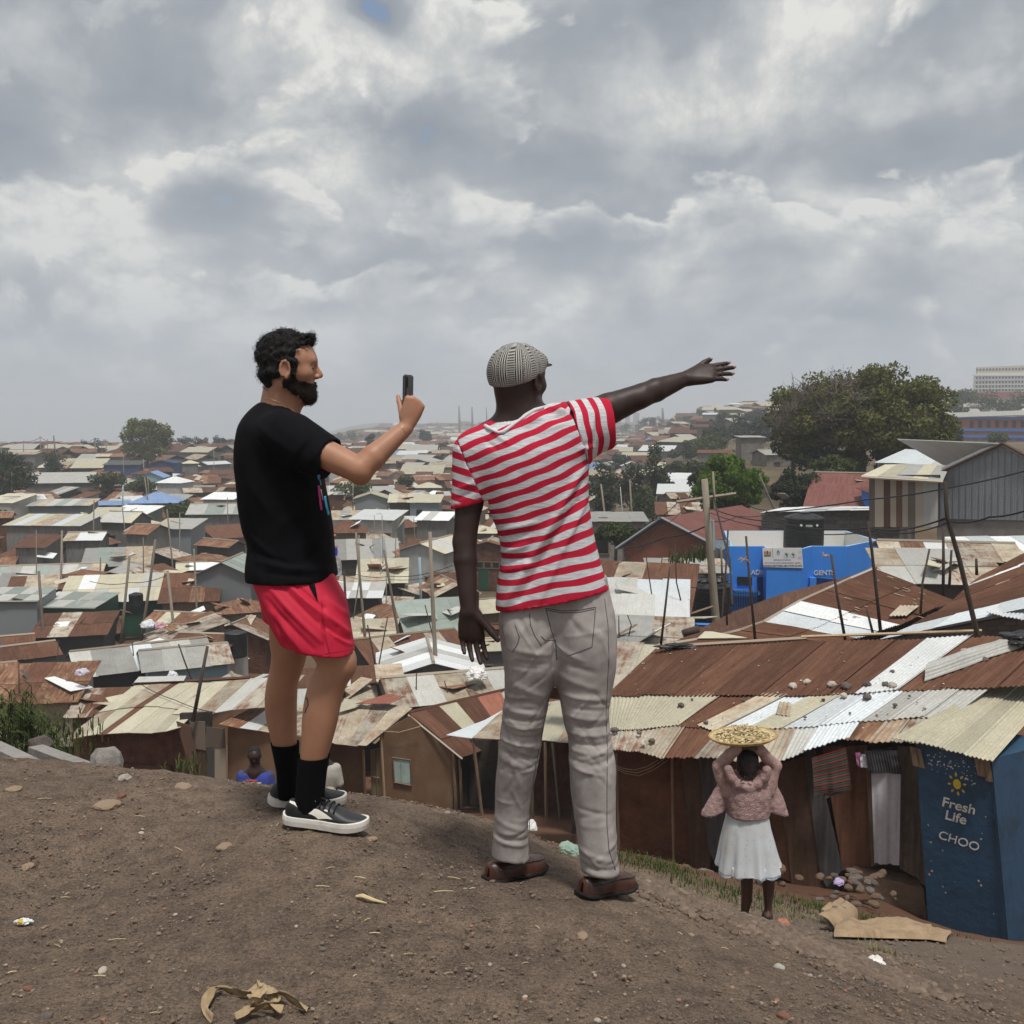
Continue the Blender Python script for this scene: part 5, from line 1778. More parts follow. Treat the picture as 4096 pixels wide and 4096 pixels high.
def brick_gable():
 root=thing('brick_house','orange-red brick gable house with maroon roof left of blue block','house',P(2650,2300,52))
 w=vplane((2480,2200,52),(2830,2200,50.5))
 poly('gable_wall',root,M['mortar'],w,[(2492,2340),(2838,2340),(2830,2158),(2650,2074),(2490,2184)],0,.2)
 # courses of bricks, every brick its own piece near the corner, three brick lengths together elsewhere too small to tell apart
 bm=MB()
 nb=0
 for r_ in range(30):
  v0=2342-r_*9.0
  for c_ in range(46):
   u0=2488+c_*15.6+(7.8 if r_%2 else 0)
   lim=2184-(u0-2490)*.687 if u0<2650 else 2074+(u0-2650)*.467
   if v0-9<lim+6 or u0+15>2836 or u0<2491:
    continue
   q=[w.at(u0+.6,v0-.5,.012),w.at(u0+14.8,v0-.5,.012),w.at(u0+14.8,v0-8.2,.012),w.at(u0+.6,v0-8.2,.012)]
   bm.slab(q,w.n,.02)
   nb+=1
 o=bm.build('brickwork',M['brick'],root)
 o['kind']='stuff'
 # roof: right slope seen as a maroon sheet, left slope on edge
 ap,er,el_=w.at(2650,2068,.3),w.at(2838,2166,.3),w.at(2470,2192,.3)
 back=Vector((.62,.78,0))*9.0
 mb=MB()
 n1=(er-ap).cross(back).normalized()
 n1=n1 if n1.z>0 else -n1
 mb.slab([er,er+back,ap+back,ap],n1,.06,uvs=[(0,0),(9,0),(9,3.2),(0,3.2)])
 mb.build('roof_slope',M['maroon'],root)
 mb=MB()
 n2=(el_-ap).cross(back).normalized()
 n2=n2 if n2.z>0 else -n2
 mb.slab([ap,ap+back,el_+back,el_],n2,.06,uvs=[(0,0),(9,0),(9,3.2),(0,3.2)])
 mb.build('roof_slope',M['maroon'],root)
 for (a,b) in ((ap,er),(ap,el_)):
  bar('barge_board',root,M['greyblue'],a+w.n*.05,b+w.n*.05,.11)
 mb=MB()
 mb.slab([w.at(2836,2340),w.at(2836,2340)+back,w.at(2836,2160)+back,w.at(2836,2160)],(1,-.4,0),.1)
 mb.build('side_wall',M['mortar'],root)
 # shed with rusty sheet front below it
 hut(2745,2258,44,3.0,2.2,1.9,-4,'shed',4,['grey'],'weather','low shed with rusty sheet front under the brick gable',fixed=['mixed','grey'],drop=1.6)
def block_house():
 root=thing('block_house','grey concrete block house with white roof edge behind the black tank','house',P(3340,2250,55))
 w=vplane((3045,2100,55),(3600,2100,54))
 poly('wall',root,M['mortar'],w,[(3046,2330),(3600,2330),(3600,2030),(3046,2046)],0,.2)
 k=0
 for r_ in range(13):
  for c_ in range(21):
   u0=3050+c_*27+(13 if r_%2 else 0)
   v0=2250-r_*15.5
   if v0<2064 or u0+26>3600:
    continue
   q=MB()
   lf=.03+.008*((r_*7+c_*5)%4)
   q.slab([w.at(u0+1.2,v0,lf),w.at(u0+25.5,v0,lf),w.at(u0+25.5,v0-14,lf),w.at(u0+1.2,v0-14,lf)],w.n,.06)
   q.build('block',M['block'],root)
   k+=1
 side=vplane((3600,2100,54),(3660,2100,58))
 poly('side_wall',root,M['block'],side,[(3600,2330),(3660,2330),(3660,2045),(3600,2030)],0,.2)
 rp=Plane3((3040,2050,54.2),(3640,2034,53.3),(3300,2024,58))
 sheet_row(root,rp,[(3042,2050),(3130,2047),(3200,2046),(3300,2043),(3400,2041),(3500,2039),(3636,2036)],[(3130,2030),(3200,2028),(3280,2027),(3360,2026),(3440,2026),(3520,2026),(3625,2026)],['white','white','silver','white','white','white'],real=False,lap=0,seed=3)
def right_sheds():
# grey gable shed at the right frame edge
 root=thing('gable_shed','large slate grey sheet gable shed at right frame edge','shed',P(3950,2080,50))
 w=vplane((3750,1950,50),(4200,1950,47))
 o=poly('gable_wall',root,M['greyblue'],w,[(3745,2075),(4260,2085),(4260,1905),(4015,1778),(3745,1900)],0,.12)
 me=o.data
 uvl=me.uv_layers.new(name='UVMap')
 for lp in me.loops:
  co=me.vertices[lp.vertex_index].co
  uvl.data[lp.index].uv=(co.x,co.z)
 for k in range(14):
  u=3760+k*26
  vt=1900-(u-3745)*.45 if u<4015 else 1778+(u-4015)*.52
  bar('cover_strip',root,M['greyblue'],w.at(u,vt+8,.02),w.at(u,2072,.02),.018)
 back=Vector((-.25,.97,0))*8
 ap,l_,r_=w.at(4015,1772,.2),w.at(3735,1902,.2),w.at(4270,1908,.2)
 for (e,nm) in ((l_,'a'),(r_,'b')):
  back=Vector((.1,.97,0))*1.0 if nm=='a' else Vector((-.25,.97,0))*8
  n=(e-ap).cross(back).normalized()
  n=n if n.z>0 else -n
  mb=MB()
  mb.slab([e,e+back,ap+back,ap],n,.05,uvs=[(0,0),(8,0),(8,3),(0,3)])
  mb.build('roof_slope',M['palegrey'] if nm=='b' else M['greyblue'],root)
  bar('barge_board',root,M['brownsheet'],ap+w.n*.04,e+w.n*.04,.09)
 poly('foundation_wall',root,M['block'],w,[(3745,2200),(4260,2210),(4260,2078),(3745,2068)],-.1,.2)
 # brown and white striped shed
 r2=thing('striped_shed','open pale-roofed shed with brown and white striped sheet front','shed',P(3620,2110,48))
 w2=vplane((3480,2000,49),(3760,2000,47.5))
 poly('back_wall',r2,M['darkwall'],w2,[(3475,2110),(3760,2110),(3760,1900),(3475,1900)],-.1,.1)
 cols=['weather','paleboard','rust','paleboard','rust','paleboard','weather','paleboard','palegrey','palegrey']
 us=[3478,3500,3535,3562,3585,3610,3632,3662,3692,3720,3752]
 for i in range(10):
  poly('wall_sheet',r2,M[cols[i]],w2,[(us[i],2108),(us[i+1],2108),(us[i+1],1912),(us[i],1906)],.01+.02*(i%2),.03)
 rp=Plane3((3445,1904,48.4),(3770,1922,47),(3640,1860,51.5))
 sheet_row(r2,rp,[(3445,1902),(3510,1906),(3580,1910),(3650,1914),(3710,1918),(3772,1922)],[(3540,1858),(3590,1857),(3640,1857),(3700,1858),(3750,1860),(3800,1862)],['cream','cream','palegrey','cream','palegrey'],real=False,lap=0,seed=4)
 bar('fascia_board',r2,M['paleboard'],rp.at(3445,1906,-.02),rp.at(3772,1926,-.02),.09)
 # silver roof behind it
 r3=thing('silver_roof_shed','wide silver-blue roofed shed behind the striped shed','shed',P(3700,1900,58))
 rp=Plane3((3500,1850,57),(3870,1862,55),(3640,1796,62))
 sheet_row(r3,rp,[(3498,1850),(3570,1852),(3640,1856),(3720,1860),(3800,1864),(3880,1868)],[(3622,1796),(3680,1800),(3740,1804),(3800,1808),(3850,1814),(3900,1818)],['silver','silver','silver','palegrey','silver'],real=False,lap=0,seed=5)
 poly('wall',r3,M['greywall'],vplane((3500,1850,58),(3870,1862,56)),[(3510,1852),(3870,1866),(3870,2000),(3510,2000)],0,.1)
 # maroon roofs
 hut(3390,1895,62,3.6,7.0,2.4,-24,'gable',26,['maroon'],'brick','maroon tiled gable roof left of the striped shed',sheets=False,axis='x')
 hut(3520,1960,58,1.4,2.0,3.0,0,'shed',4,['maroon'],'vivid','narrow bright blue wall beside the maroon roof',sheets=False,drop=2.6)
 hut(3050,2060,66,9.0,8.0,2.4,-20,'hip',24,['maroon'],'brick','wide maroon hip roof behind the brick gable house',sheets=False)
 hut(2450,2062,62,3.6,3.4,3.0,-2,'shed',3,['grey'],'stonegrey','flat grey concrete house behind the small round tree',sheets=False,drop=2.6,wins=[(.3,.5,.8,1.3),(.7,.75,2.0,.5)])
 # red and blue school, far right
 sc=thing('school_block','two-storey brick red school block with blue bands, far right','building',P(3960,1760,225))
 w4=vplane((3830,1700,225),(4200,1700,215))
 poly('wall',sc,pmat('school_red',(.30,.105,.065),rough=.9,var=.12,scale=.5),w4,[(3838,1790),(4220,1800),(4220,1664),(3842,1672)],0,.5)
 for (v0,v1) in ((1712,1724),(1738,1750),(1668,1676)):
  poly('blue_band',sc,pmat('school_blue',(.07,.16,.42),rough=.8,var=.08),w4,[(3832,v1),(4220,v1+4),(4220,v0+3),(3832,v0)],.3,.4)
 for k in range(9):
  u=3880+k*34
  poly('window',sc,M['glass'],w4,[(u,1710),(u+14,1710),(u+14,1682),(u,1682)],.15,.2)
  poly('door',sc,MATS['school_blue'],w4,[(u,1786),(u+13,1786),(u+13,1752),(u,1752)],.15,.2)
 mb=MB()
 a,b=w4.at(3830,1668,.5),w4.at(4230,1656,.5)
 bk=Vector((0,6,.9))
 mb.slab([a,b,b+bk,a+bk],(0,-.2,1),.2,uvs=[(0,0),(20,0),(20,12),(0,12)])
 mb.build('roof',M['grey'],sc)
 # white apartment block on the far hill
 ab=thing('apartment_block','white many-storeyed apartment block on the far right skyline','building',P(4000,1640,620))
 w5=vplane((3890,1540,620),(4300,1540,600))
 wt=pmat('apartment_white',(.62,.61,.57),rough=.85,var=.05,scale=.05)
 poly('wall',ab,wt,w5,[(3892,1640),(4320,1640),(4320,1492),(3900,1497)],0,14)
 poly('upper_storey',ab,pmat('apartment_cream',(.58,.53,.42),rough=.85,var=.05,scale=.05),w5,[(3908,1500),(4310,1496),(4310,1452),(3908,1468)],-2,10)
 for r_ in range(5):
  for c_ in range(16):
   u0=3904+c_*13+(2 if r_==0 else 0)
   v0=(1474,1508,1526,1543,1558)[r_]-c_*.25
   if u0>4110:
    continue
   poly('window',ab,M['glass'],w5,[(u0,v0+9),(u0+7,v0+9),(u0+7,v0),(u0,v0)],.2 if r_ else -1.7,.5)
 for v in (1501,1519,1537,1553):
  poly('floor_band',ab,wt,w5,[(3888,v+3),(4322,v+3),(4322,v),(3888,v)],.8,1.0)
 rdb=thing('shop_block','low red-banded shop building under the apartment block','building',P(3960,1650,500))
 w6=vplane((3880,1600,500),(4300,1600,490))
 poly('wall',rdb,MATS['apartment_white'],w6,[(3886,1660),(4300,1660),(4300,1566),(3886,1570)],0,8)
 poly('red_band',rdb,pmat('shop_red',(.30,.05,.05),rough=.8,var=.1),w6,[(3886,1592),(4300,1590),(4300,1566),(3886,1569)],.5,.6)
 for c_ in range(8):
  poly('window',rdb,M['glass'],w6,[(3894+c_*26,1614),(3908+c_*26,1614),(3908+c_*26,1598),(3894+c_*26,1598)],.2,.4)
 hut(3850,1790,120,5.0,4.0,3.0,-4,'shed',5,['white'],'palewall','white flat roof shack with yellow panel beside the grey gable shed',sheets=False,door=(.75,1.6,1.2,'cream',1.0))
 hut(3000,1745,120,2.6,3.0,3.5,0,'shed',2,['grey'],'block','unfinished grey block wall left of the big tree',sheets=False,drop=3.0)
def right_big_roofs():
 r=thing('rusty_roof_house','big hipped rusty roof with a silver band in front of the bright blue block','house',P(3200,2620,22))
 pl=Plane3((2690,2584,19.8),(3420,2556,19.4),(3497,2281,24.6))
 top=[(3497,2281),(3400,2322),(3300,2367),(3200,2412),(3130,2452),(3055,2496),(2960,2530),(2840,2560),(2700,2582)]
 bot=[(3810,2402),(3740,2428),(3660,2462),(3580,2500),(3495,2528),(3410,2556),(3330,2580),(3210,2592),(2900,2598)]
 # sheets run from the hip line down to the valley
 for i in range(8):
  A,B,C,D=pl.at(*bot[i]),pl.at(*bot[i+1]),pl.at(*top[i+1]),pl.at(*top[i])
  for k in range(2):
   a0,a1=D.lerp(A,k*.5),D.lerp(A,k*.5+.54)
   b0,b1=C.lerp(B,k*.5),C.lerp(B,k*.5+.54)
   corr_sheet('roof_sheet',r,M[['rust','rust','rust','white','silver','rust','rust','rust'][i]],b1,a1,a0,b0,pl.n,.02+.014*(i%2)+.02*(1-k),True,wob=.012,jag=.03)
 back=[P(3497,2277,24.7),P(3334,2322,26.2),P(3130,2374,26.0),P(2930,2448,24.6),P(2720,2556,21.5),P(2640,2606,19.6)]
 fr_=[pl.at(3497,2281),pl.at(3340,2350),pl.at(3130,2452),pl.at(2960,2530),pl.at(2780,2572),pl.at(2680,2588)]
 for i in range(5):
  mb=MB()
  n=(fr_[i]-back[i]).cross(back[i+1]-back[i]).normalized()
  n=n if n.z>0 else -n
  q=[fr_[i+1],fr_[i],back[i],back[i+1]]
  mb.slab(q,n,.02,uvs=[(0,0),(2,0),(2,2),(0,2)])
  mb.build('roof_sheet',M['rust'],r)
 for a,b in zip(top[:-1],top[1:]):
  bar('hip_capping',r,M['ridgecap'],pl.at(*a,.05),pl.at(*b,.05),.05)
 mb=MB()
 c=[pl.at(2720,2590,-.1),pl.at(3760,2420,-.1),P(3450,2300,25.5)+Vector((0,0,-.2)),P(2760,2560,23.5)+Vector((0,0,-.2))]
 mb.hexa([p+Vector((0,0,-2.6)) for p in c]+c)
 mb.build('wall',M['darkwall'],r)
 rr=random.Random(6)
 for k in range(46):
  u,v=rr.uniform(3150,3720),rr.uniform(2310,2490)
  if v<2281+(3497-u)*.46+14:
   continue
  p0=pl.at(u,v,.05)
  d=(pl.at(u+30,v+10,.05)-p0).normalized()
  q=MB()
  L_=rr.uniform(.05,.28)
  q.slab([p0,p0+d*L_,p0+d*L_+pl.n.cross(d)*.02,p0+pl.n.cross(d)*.025],pl.n,.006)
  q.build('flaked_strip',M['mixed2'] if rr.random()<.6 else M['paleboard'],r)
 corr_sheet('loose_sheet',r,M['paleboard'],pl.at(3555,2482),pl.at(3630,2480),pl.at(3680,2440),pl.at(3600,2440),pl.n,.10,True)
 corr_sheet('loose_sheet',r,M['cream'],pl.at(2790,2572),pl.at(2990,2570),pl.at(2850,2545),pl.at(2820,2544),pl.n,.10,False)
 r2=thing('rusty_roof_house','rusty roof with white strips and block wall at the right frame edge','house',P(3950,2620,20))
 p2=Plane3((3640,2540,19.2),(4150,2430,18.2),(4050,2270,22.5))
 lft=[(3520,2558),(3650,2500),(3740,2452),(3810,2405),(3868,2350),(3880,2338),(3935,2300)]
 rgt=[(4190,2420),(4190,2372),(4190,2320),(4190,2268),(4190,2232),(4190,2218),(4190,2170)]
 ms=['silver','rust','rust','rust','white','rust']
 for i in range(6):
  A,B,C,D=p2.at(*lft[i]),p2.at(*lft[i+1]),p2.at(*rgt[i+1]),p2.at(*rgt[i])
  for k in range(3):
   corr_sheet('roof_sheet',r2,M[ms[i]],A.lerp(D,k/3),B.lerp(C,k/3),B.lerp(C,k/3+.35),A.lerp(D,k/3+.35),p2.n,.015*(i%2)+.012*k,True,wob=.01)
 w=vplane((3600,2540,19.6),(4180,2520,18.7))
 poly('wall',r2,M['mortar'],w,[(3570,2556),(4190,2440),(4190,2640),(3570,2640)],0,.15)
 for r_ in range(6):
  for c_ in range(9):
   u0,v0=3640+c_*50+(25 if r_%2 else 0),2560-r_*20
   if v0-18<2556-(u0-3570)*.187+8 or u0+48>4160:
    continue
   q=MB()
   q.slab([w.at(u0+2,v0,.03),w.at(u0+46,v0,.03),w.at(u0+46,v0-17,.03),w.at(u0+2,v0-17,.03)],w.n,.06)
   q.build('block',M['block'],r2)
 p3=Plane3((3960,2470,18.4),(4150,2500,17.6),(4120,2400,20))
 sheet_row(r2,p3,[(3950,2462),(4010,2476),(4080,2488),(4160,2500)],[(4060,2400),(4110,2394),(4170,2390),(4240,2388)],['white','silver','white'],lift=.05)
right_big_roofs()
for (u,v,Y,w_,d_,h_,yw,rt_,pl_,wl_,lab) in [(2738,1898,112,3.4,3.0,2.2,-8,'shed',['white'],'palewall','small white-roofed house beside the bright green tree'),(2768,1922,104,3.0,2.6,2.0,4,'shed',['white'],'greyblue','second white-roofed house beside the bright green tree'),(2712,1944,100,3.6,3.0,2.2,-10,'shed',['white','palegrey'],'greyblue','grey shack with white eave left of the bright green tree'),(2760,1972,92,4.0,3.0,1.8,6,'gable',['rust','mixed2'],'timber','rusty low shack at the foot of the bright green tree'),(2700,1905,140,4.0,3.4,2.2,14,'gable',['rust2'],'brownwall','tan shack up the slope left of the white-roofed houses'),(2860,1800,150,4.6,3.4,2.4,-12,'gable',['rust'],'greywall','rusty-roofed house on the slope above the bright green tree'),(2720,2020,80,3.4,2.8,1.8,-6,'shed',['mixed','rust'],'timber','patchy shack behind the maroon roof ridge'),(3130,1800,105,5.0,3.6,2.4,10,'gable',['grey'],'block','grey block house below the huge tree, left side')]:
 hut(u,v,Y,w_,d_,h_,yw,rt_,12,pl_,wl_,lab,sheets=False)
ablution_block()
brick_gable()
block_house()
right_sheds()
# ---- tanks and other landmarks on the left
tank('water_tank','black tank in front of the broad cream-roofed grey house',247,2132,2198,92,78,None)
tank('water_tank','smaller black tank at the foot of the cream-roofed grey house',160,2150,2198,92,44,None)
tank('water_tank','black tank full of scrap left of the red shorts',945,2515,2625,52,90,None,False)
tank('water_tank','dark brown tank between the two men',1598,2395,2445,66,44,None,False)
tank('water_tank','black tank wired to a pole on the green end wall',545,2370,2425,64,56,None)
tank('water_tank','black tank with blue stand left of the striped sleeve',1678,2034,2066,108,26,None)
# ================================================================ FILL OF NAMELESS SHACKS
NAMED_N=len(HUTS)
_taken=[(P(u,v,Y).x,Y,math.sqrt(a)*.62) for (_,u,v,Y,_,_,_,a) in HUTS]
_taken+=[(P(1700,3000,31).x,31.5,3.2),(P(2050,2950,30).x,30,2.5),(P(540,2900,31).x,31,4),(P(1000,2900,30).x,30,2.2),(P(1350,2900,31).x,31.5,2.0),(P(3190,2300,47).x,47,4.5),(P(2834,2400,41).x,41,1.8),(P(2680,2200,54).x,54,5),(P(3330,2150,56).x,56,4.5),(P(3950,1950,51).x,51,4),(P(3620,2000,49).x,49,2.5),(P(3700,1850,59).x,59,3)]
rf=random.Random(21)
WALLS=['greywall','greywall','brownsheet','darksheet','timber','weather','palewall','brownwall','mudwall','greyblue']
n_fill=0
FILL=[]
Yc=37.0
while Yc<330 and n_fill<300:
 step=2.5+Yc*.016+max(0,Yc-110)*.03
 u_lo,u_hi=-120,4200
 u=u_lo+rf.uniform(0,200)
 while u<u_hi:
  wpx=rf.uniform(2.2,4.2)*FPX/Yc
  Y=Yc+rf.uniform(-.3,.3)*step
  x=(u-2048)/FPX*Y
  # not where the men hide everything, not inside named houses, not on the wooded right slope
  hidden=(1010<u<1230 and Y>36) or (2030<u<2330 and Y>36)
  wood=u>2640
  gap=2360<u<2700 and 50<Y<150
  if not hidden and not wood and not gap:
   w_,d_=rf.uniform(2.0,4.2),rf.uniform(2.0,3.4)
   if all((x-a)**2+(Y-b)**2>(r+.42*max(w_,d_))**2 for a,b,r in _taken):
    zg=gz(x,Y)
    hgt=rf.uniform(1.9,2.5)+(rf.uniform(1.2,2.2) if rf.random()<.07 and Y>70 else 0)
    rt=rf.choice(['gable','shed','shed','gable','hip'] if Y>60 else ['gable','shed'])
    pt=rf.uniform(9,15) if rt=='shed' else rf.uniform(14,22)
    ax=rf.choice('xxy')
    run=d_ if rt=='shed' else (d_/2 if ax=='x' else w_/2)
    ztop=zg+hgt+math.tan(math.radians(pt))*run
    dz=(ztop-EYE.z)/Y
    # pixel row of that height at that distance
    vv=2048-FPX*(dz*CP+SP)/(CP-dz*SP)
    km=rf.choices(['rust','rust2','mixed2','mixed','cream','palegrey','grey','white','teal','silver'],[37,17,12,11,5,5,5,4,2,2] if Y<140 else [46,17,9,7,6,4,4,5,1,1])[0]
    pal=[km]*rf.randint(4,9)+[rf.choice(['rust','mixed2','cream','palegrey','rust2','mixed'])]
    if rt=='hip':
     pal=rf.choice([['rust'],['rust2'],['cream'],['mixed']])
    FILL.append((u,vv,Y,w_,d_,hgt,rf.gauss(0,26),rt,pt,pal,rf.choice(WALLS),ax))
    _taken.append((x,Y,max(w_,d_)*.42))
    n_fill+=1
    if n_fill>=300:
     break
  u+=wpx*rf.uniform(1.0,1.9)
 Yc+=step
for (u,vv,Y,w_,d_,hgt,yw,rt,pt,pal,wl_,ax) in FILL:
 wn=W3(hgt,rf.randint(1,3),.6,.55,.5) if (Y<130 and rf.random()<.55) else []
 dr=(rf.uniform(.2,.8),.8,1.7,rf.choice(['timber','green','blue','darksheet']),.25) if (Y<90 and rf.random()<.5) else None
 hut(u,vv,Y,w_,d_,hgt,yw,rt,pt,pal,wl_,None,axis=ax,wins=wn,door=dr,sheets=Y<60,name='shack',cat='shack',group='shacks filling the valley')
 # labels that say which shack: its look, then the landmark it stands by
LM=[('the hipped blue-roofed house',630,1990),('the dark green sheet house',305,2430),('the long grey terrace',200,2300),('the dark blue sheds under the left tree',580,1860),('the broad cream-roofed grey house',215,2110),('the white gable house with wide window',505,2070),('the raised elbow',1450,1990),('the two-storey house between the men',1515,2080),('the cream-roofed pale house by the hanging arm',1745,2200),('the red shorts',1250,2420),('the black t-shirt',960,2000),('the striped sleeve',1830,1960),('the brick gable house',2650,2180),('the mud hut',520,2850),('the white gable roof between the men',1720,2650),('the unplastered long house',250,1920),('the small round tree',2430,2160),('the bright blue block',3190,2250),('the pale blue walled hut',735,2620),('the teal corrugated roof by the hand',1750,2450),('the tin lean-to',2050,2900),('the big hipped rusty roof',3000,2480),('the left skyline',300,1790),('the gap under the pointing arm',2500,1760)]
HN={'rust':'dark rusty','rust2':'orange-rusty','cream':'cream','mixed':'half-rusted','mixed2':'streaky tan','palegrey':'pale grey','grey':'dull grey','white':'white','teal':'grey-green','silver':'silver'}
WN={'greywall':'grey-walled','brownsheet':'brown sheet','darksheet':'dark sheet','timber':'timber','weather':'weathered board','palewall':'pale-walled','brownwall':'brown plaster','mudwall':'mud-walled','greyblue':'slate-grey'}
buckets={}
for (o,u,v,Y,rt,pal,wl_,area) in HUTS:
 if not o.name.startswith('shack'):
  continue
 k=min(LM,key=lambda q:((q[1]-u)/1.6)**2+((q[2]-v)*1.3)**2)
 rel=('left of' if u<k[1]-90 else 'right of' if u>k[1]+90 else 'beyond' if v<k[2] else 'in front of')
 col=HN.get(pal[0],'tin')
 lab=f"{col} {rt}-roofed {WN[wl_]} shack {rel} {k[0]}"
 buckets.setdefault(lab,[]).append((u,o))
ORD=['','second ','third ','fourth ','fifth ','sixth ','seventh ','eighth ','ninth ','tenth ','eleventh ','twelfth ']
for lab,lst in buckets.items():
 lst.sort(key=lambda q:q[0])
 for i,(u,o) in enumerate(lst):
  o['label']=lab if len(lst)==1 else ('leftmost ' if i==0 else ORD[min(i,11)]+'from left ')+lab.replace('in front of','before').replace(' with wide window','').replace(' by the hanging arm','').replace(' between the men','').replace(' by the hand','')
  if len(o['label'].split())>16:
   o['label']=o['label'].replace('-roofed','').replace(' sheet','').replace(' under the left tree','').replace(' weathered','')
   # ================================================================ FAR ROOFTOPS (too small and too many to tell apart)
mb=MB()
keys=['rust','rust2','mixed2','cream','palegrey','white','grey','greywall','brownsheet','maroon','bluer']
wts=[.26,.12,.1,.1,.08,.1,.08]
rq=random.Random(77)
Yc=118.0
while Yc<1500:
 step=6+Yc*.03
 u=-200
 while u<4200 and Yc<1e9:
  Y=Yc+rq.uniform(-.5,.5)*step
  x=(u-2048)/FPX*Y
  s=rq.uniform(3.0,6.6)*(1+Y/900)
  ok=all((x-a_)**2+(Y-b_)**2>(r_+s*.4)**2 for a_,b_,r_ in _taken if abs(b_-Y)<12) and not (u>2640 and Y<260) and not (2380<u<2760 and Y<200)
  if ok and u>2750 and rq.random()<.55:
   ok=False
  if ok and rq.random()<(.95 if Y<700 else .7):
   z=gz(x,Y)
   h=rq.uniform(2.2,3.2)
   a=rq.gauss(0,.55)
   R=Matrix.Rotation(a,3,'Z')
   w_,d_=s*.5,s*rq.uniform(.3,.45)
   q=[Vector((x,Y,z))+R@Vector(p) for p in ((-w_,-d_,-1),(w_,-d_,-1),(w_,d_,-1),(-w_,d_,-1),(-w_,-d_,h),(w_,-d_,h),(w_,d_,h),(-w_,d_,h))]
   mb.hexa(q,7 if rq.random()<.6 else 8)
   k=rq.choices(range(7),wts)[0]
   if rq.random()<.04:
    k=10
   if Y>420 and rq.random()<.5:
    k=rq.choice([9,0,1,3])
   rd=d_*rq.uniform(.3,.5)
   r1,r2=Vector((x,Y,z))+R@Vector((-w_*1.08,0,h+rd)),Vector((x,Y,z))+R@Vector((w_*1.08,0,h+rd))
   e=[Vector((x,Y,z))+R@Vector(p) for p in ((-w_*1.08,-d_*1.12,h),(w_*1.08,-d_*1.12,h),(w_*1.08,d_*1.12,h),(-w_*1.08,d_*1.12,h))]
   uo=rq.uniform(0,50)
   uq=[(uo,0),(uo+s,0),(uo+s,3),(uo,3)]
   if rq.random()<.5:
    mb.face([e[0],e[1],r2,r1],uq,k)
    mb.face([e[2],e[3],r1,r2],uq,k)
   else:
    up=Vector((0,0,rd))
    mb.face([e[0],e[1],e[2]+up,e[3]+up],uq,k)
  u+=s*FPX/Y*rq.uniform(1.0,1.5)
 Yc+=step
o=mb.build('far_rooftops',[M[k] for k in keys])
tag(o,'mass of tiny far-off rooftops stretching to the hazy horizon','rooftops',kind='stuff')
# ---- scraps of sheet, planks and weights lying about on the roofs and in the gaps
mb=MB()
rk_=random.Random(55)
ck=['rust','rust2','mixed2','cream','palegrey','white','timber','darksheet','stone']
for (o_,u,v,Y,rt_,pal_,wl_,ar) in HUTS:
 if Y>118:
  continue
 for k in range(rk_.randint(2,6) if Y<80 else rk_.randint(0,3)):
  R=math.sqrt(ar)*.75
  a=rk_.uniform(0,6.28)
  top=P(u,v,Y)
  on=rk_.random()<.5
  rr_=R*(rk_.uniform(.1,.5) if on else rk_.uniform(.65,1.0))
  c=Vector((top.x+math.cos(a)*rr_,Y+math.sin(a)*rr_,top.z-(.02+rr_*.25 if on else rk_.uniform(.9,1.9))))
  M3=(Matrix.Rotation(rk_.uniform(0,3.1),3,'Z')@Matrix.Rotation(rk_.gauss(0,.22 if on else .4),3,'X')@Matrix.Rotation(rk_.gauss(0,.2),3,'Y'))
  w_,l_=(rk_.uniform(.4,1.0),rk_.uniform(.6,2.0)) if rk_.random()<.7 else (.1,rk_.uniform(1,2.4))
  mb.slab([c+M3@Vector(q) for q in ((-w_/2,-l_/2,0),(w_/2,-l_/2,0),(w_/2,l_/2,0),(-w_/2,l_/2,0))],M3@Vector((0,0,1)),.02,rk_.randrange(6) if w_>.1 else rk_.choice((6,7)),uvs=[(k*3,0),(k*3+w_,0),(k*3+w_,l_),(k*3,l_)])
o=mb.build('roof_clutter',[M[k] for k in ck])
tag(o,'loose sheets, planks and scraps strewn over roofs and alleys','scrap',kind='stuff')
# ================================================================ TREES AND BUSHES
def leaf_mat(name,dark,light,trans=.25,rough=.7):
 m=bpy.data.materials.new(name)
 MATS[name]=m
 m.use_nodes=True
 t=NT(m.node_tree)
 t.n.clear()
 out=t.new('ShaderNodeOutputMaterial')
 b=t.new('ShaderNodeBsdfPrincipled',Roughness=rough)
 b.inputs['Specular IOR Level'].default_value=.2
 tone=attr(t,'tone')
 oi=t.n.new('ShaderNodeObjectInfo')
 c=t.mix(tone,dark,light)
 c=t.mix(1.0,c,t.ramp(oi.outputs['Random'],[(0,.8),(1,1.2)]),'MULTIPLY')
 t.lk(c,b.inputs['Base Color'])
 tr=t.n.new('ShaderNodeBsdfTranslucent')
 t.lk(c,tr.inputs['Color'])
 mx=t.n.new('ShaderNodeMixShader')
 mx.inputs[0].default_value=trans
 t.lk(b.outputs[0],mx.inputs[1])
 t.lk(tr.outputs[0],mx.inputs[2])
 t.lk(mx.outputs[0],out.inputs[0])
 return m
LEAF={'olive':leaf_mat('olive_leaf',(.048,.056,.016),(.14,.145,.038)),'twig':leaf_mat('dry_twig_leaf',(.070,.060,.040),(.13,.11,.07)),'bright':leaf_mat('bright_green_leaf',(.024,.062,.006),(.12,.20,.022),.35),'dark':leaf_mat('dark_green_leaf',(.022,.032,.018),(.060,.078,.040)),'mid':leaf_mat('mid_green_leaf',(.032,.048,.018),(.090,.118,.042)),'grass':leaf_mat('grass_blade',(.030,.055,.012),(.10,.13,.035),.3),'dry':leaf_mat('dry_grass_blade',(.22,.19,.09),(.40,.34,.18),.3),}
bark=pmat('grey_brown_bark',(.105,.085,.068),rough=.95,var=.3,scale=3,stretch=(5,5,.8))
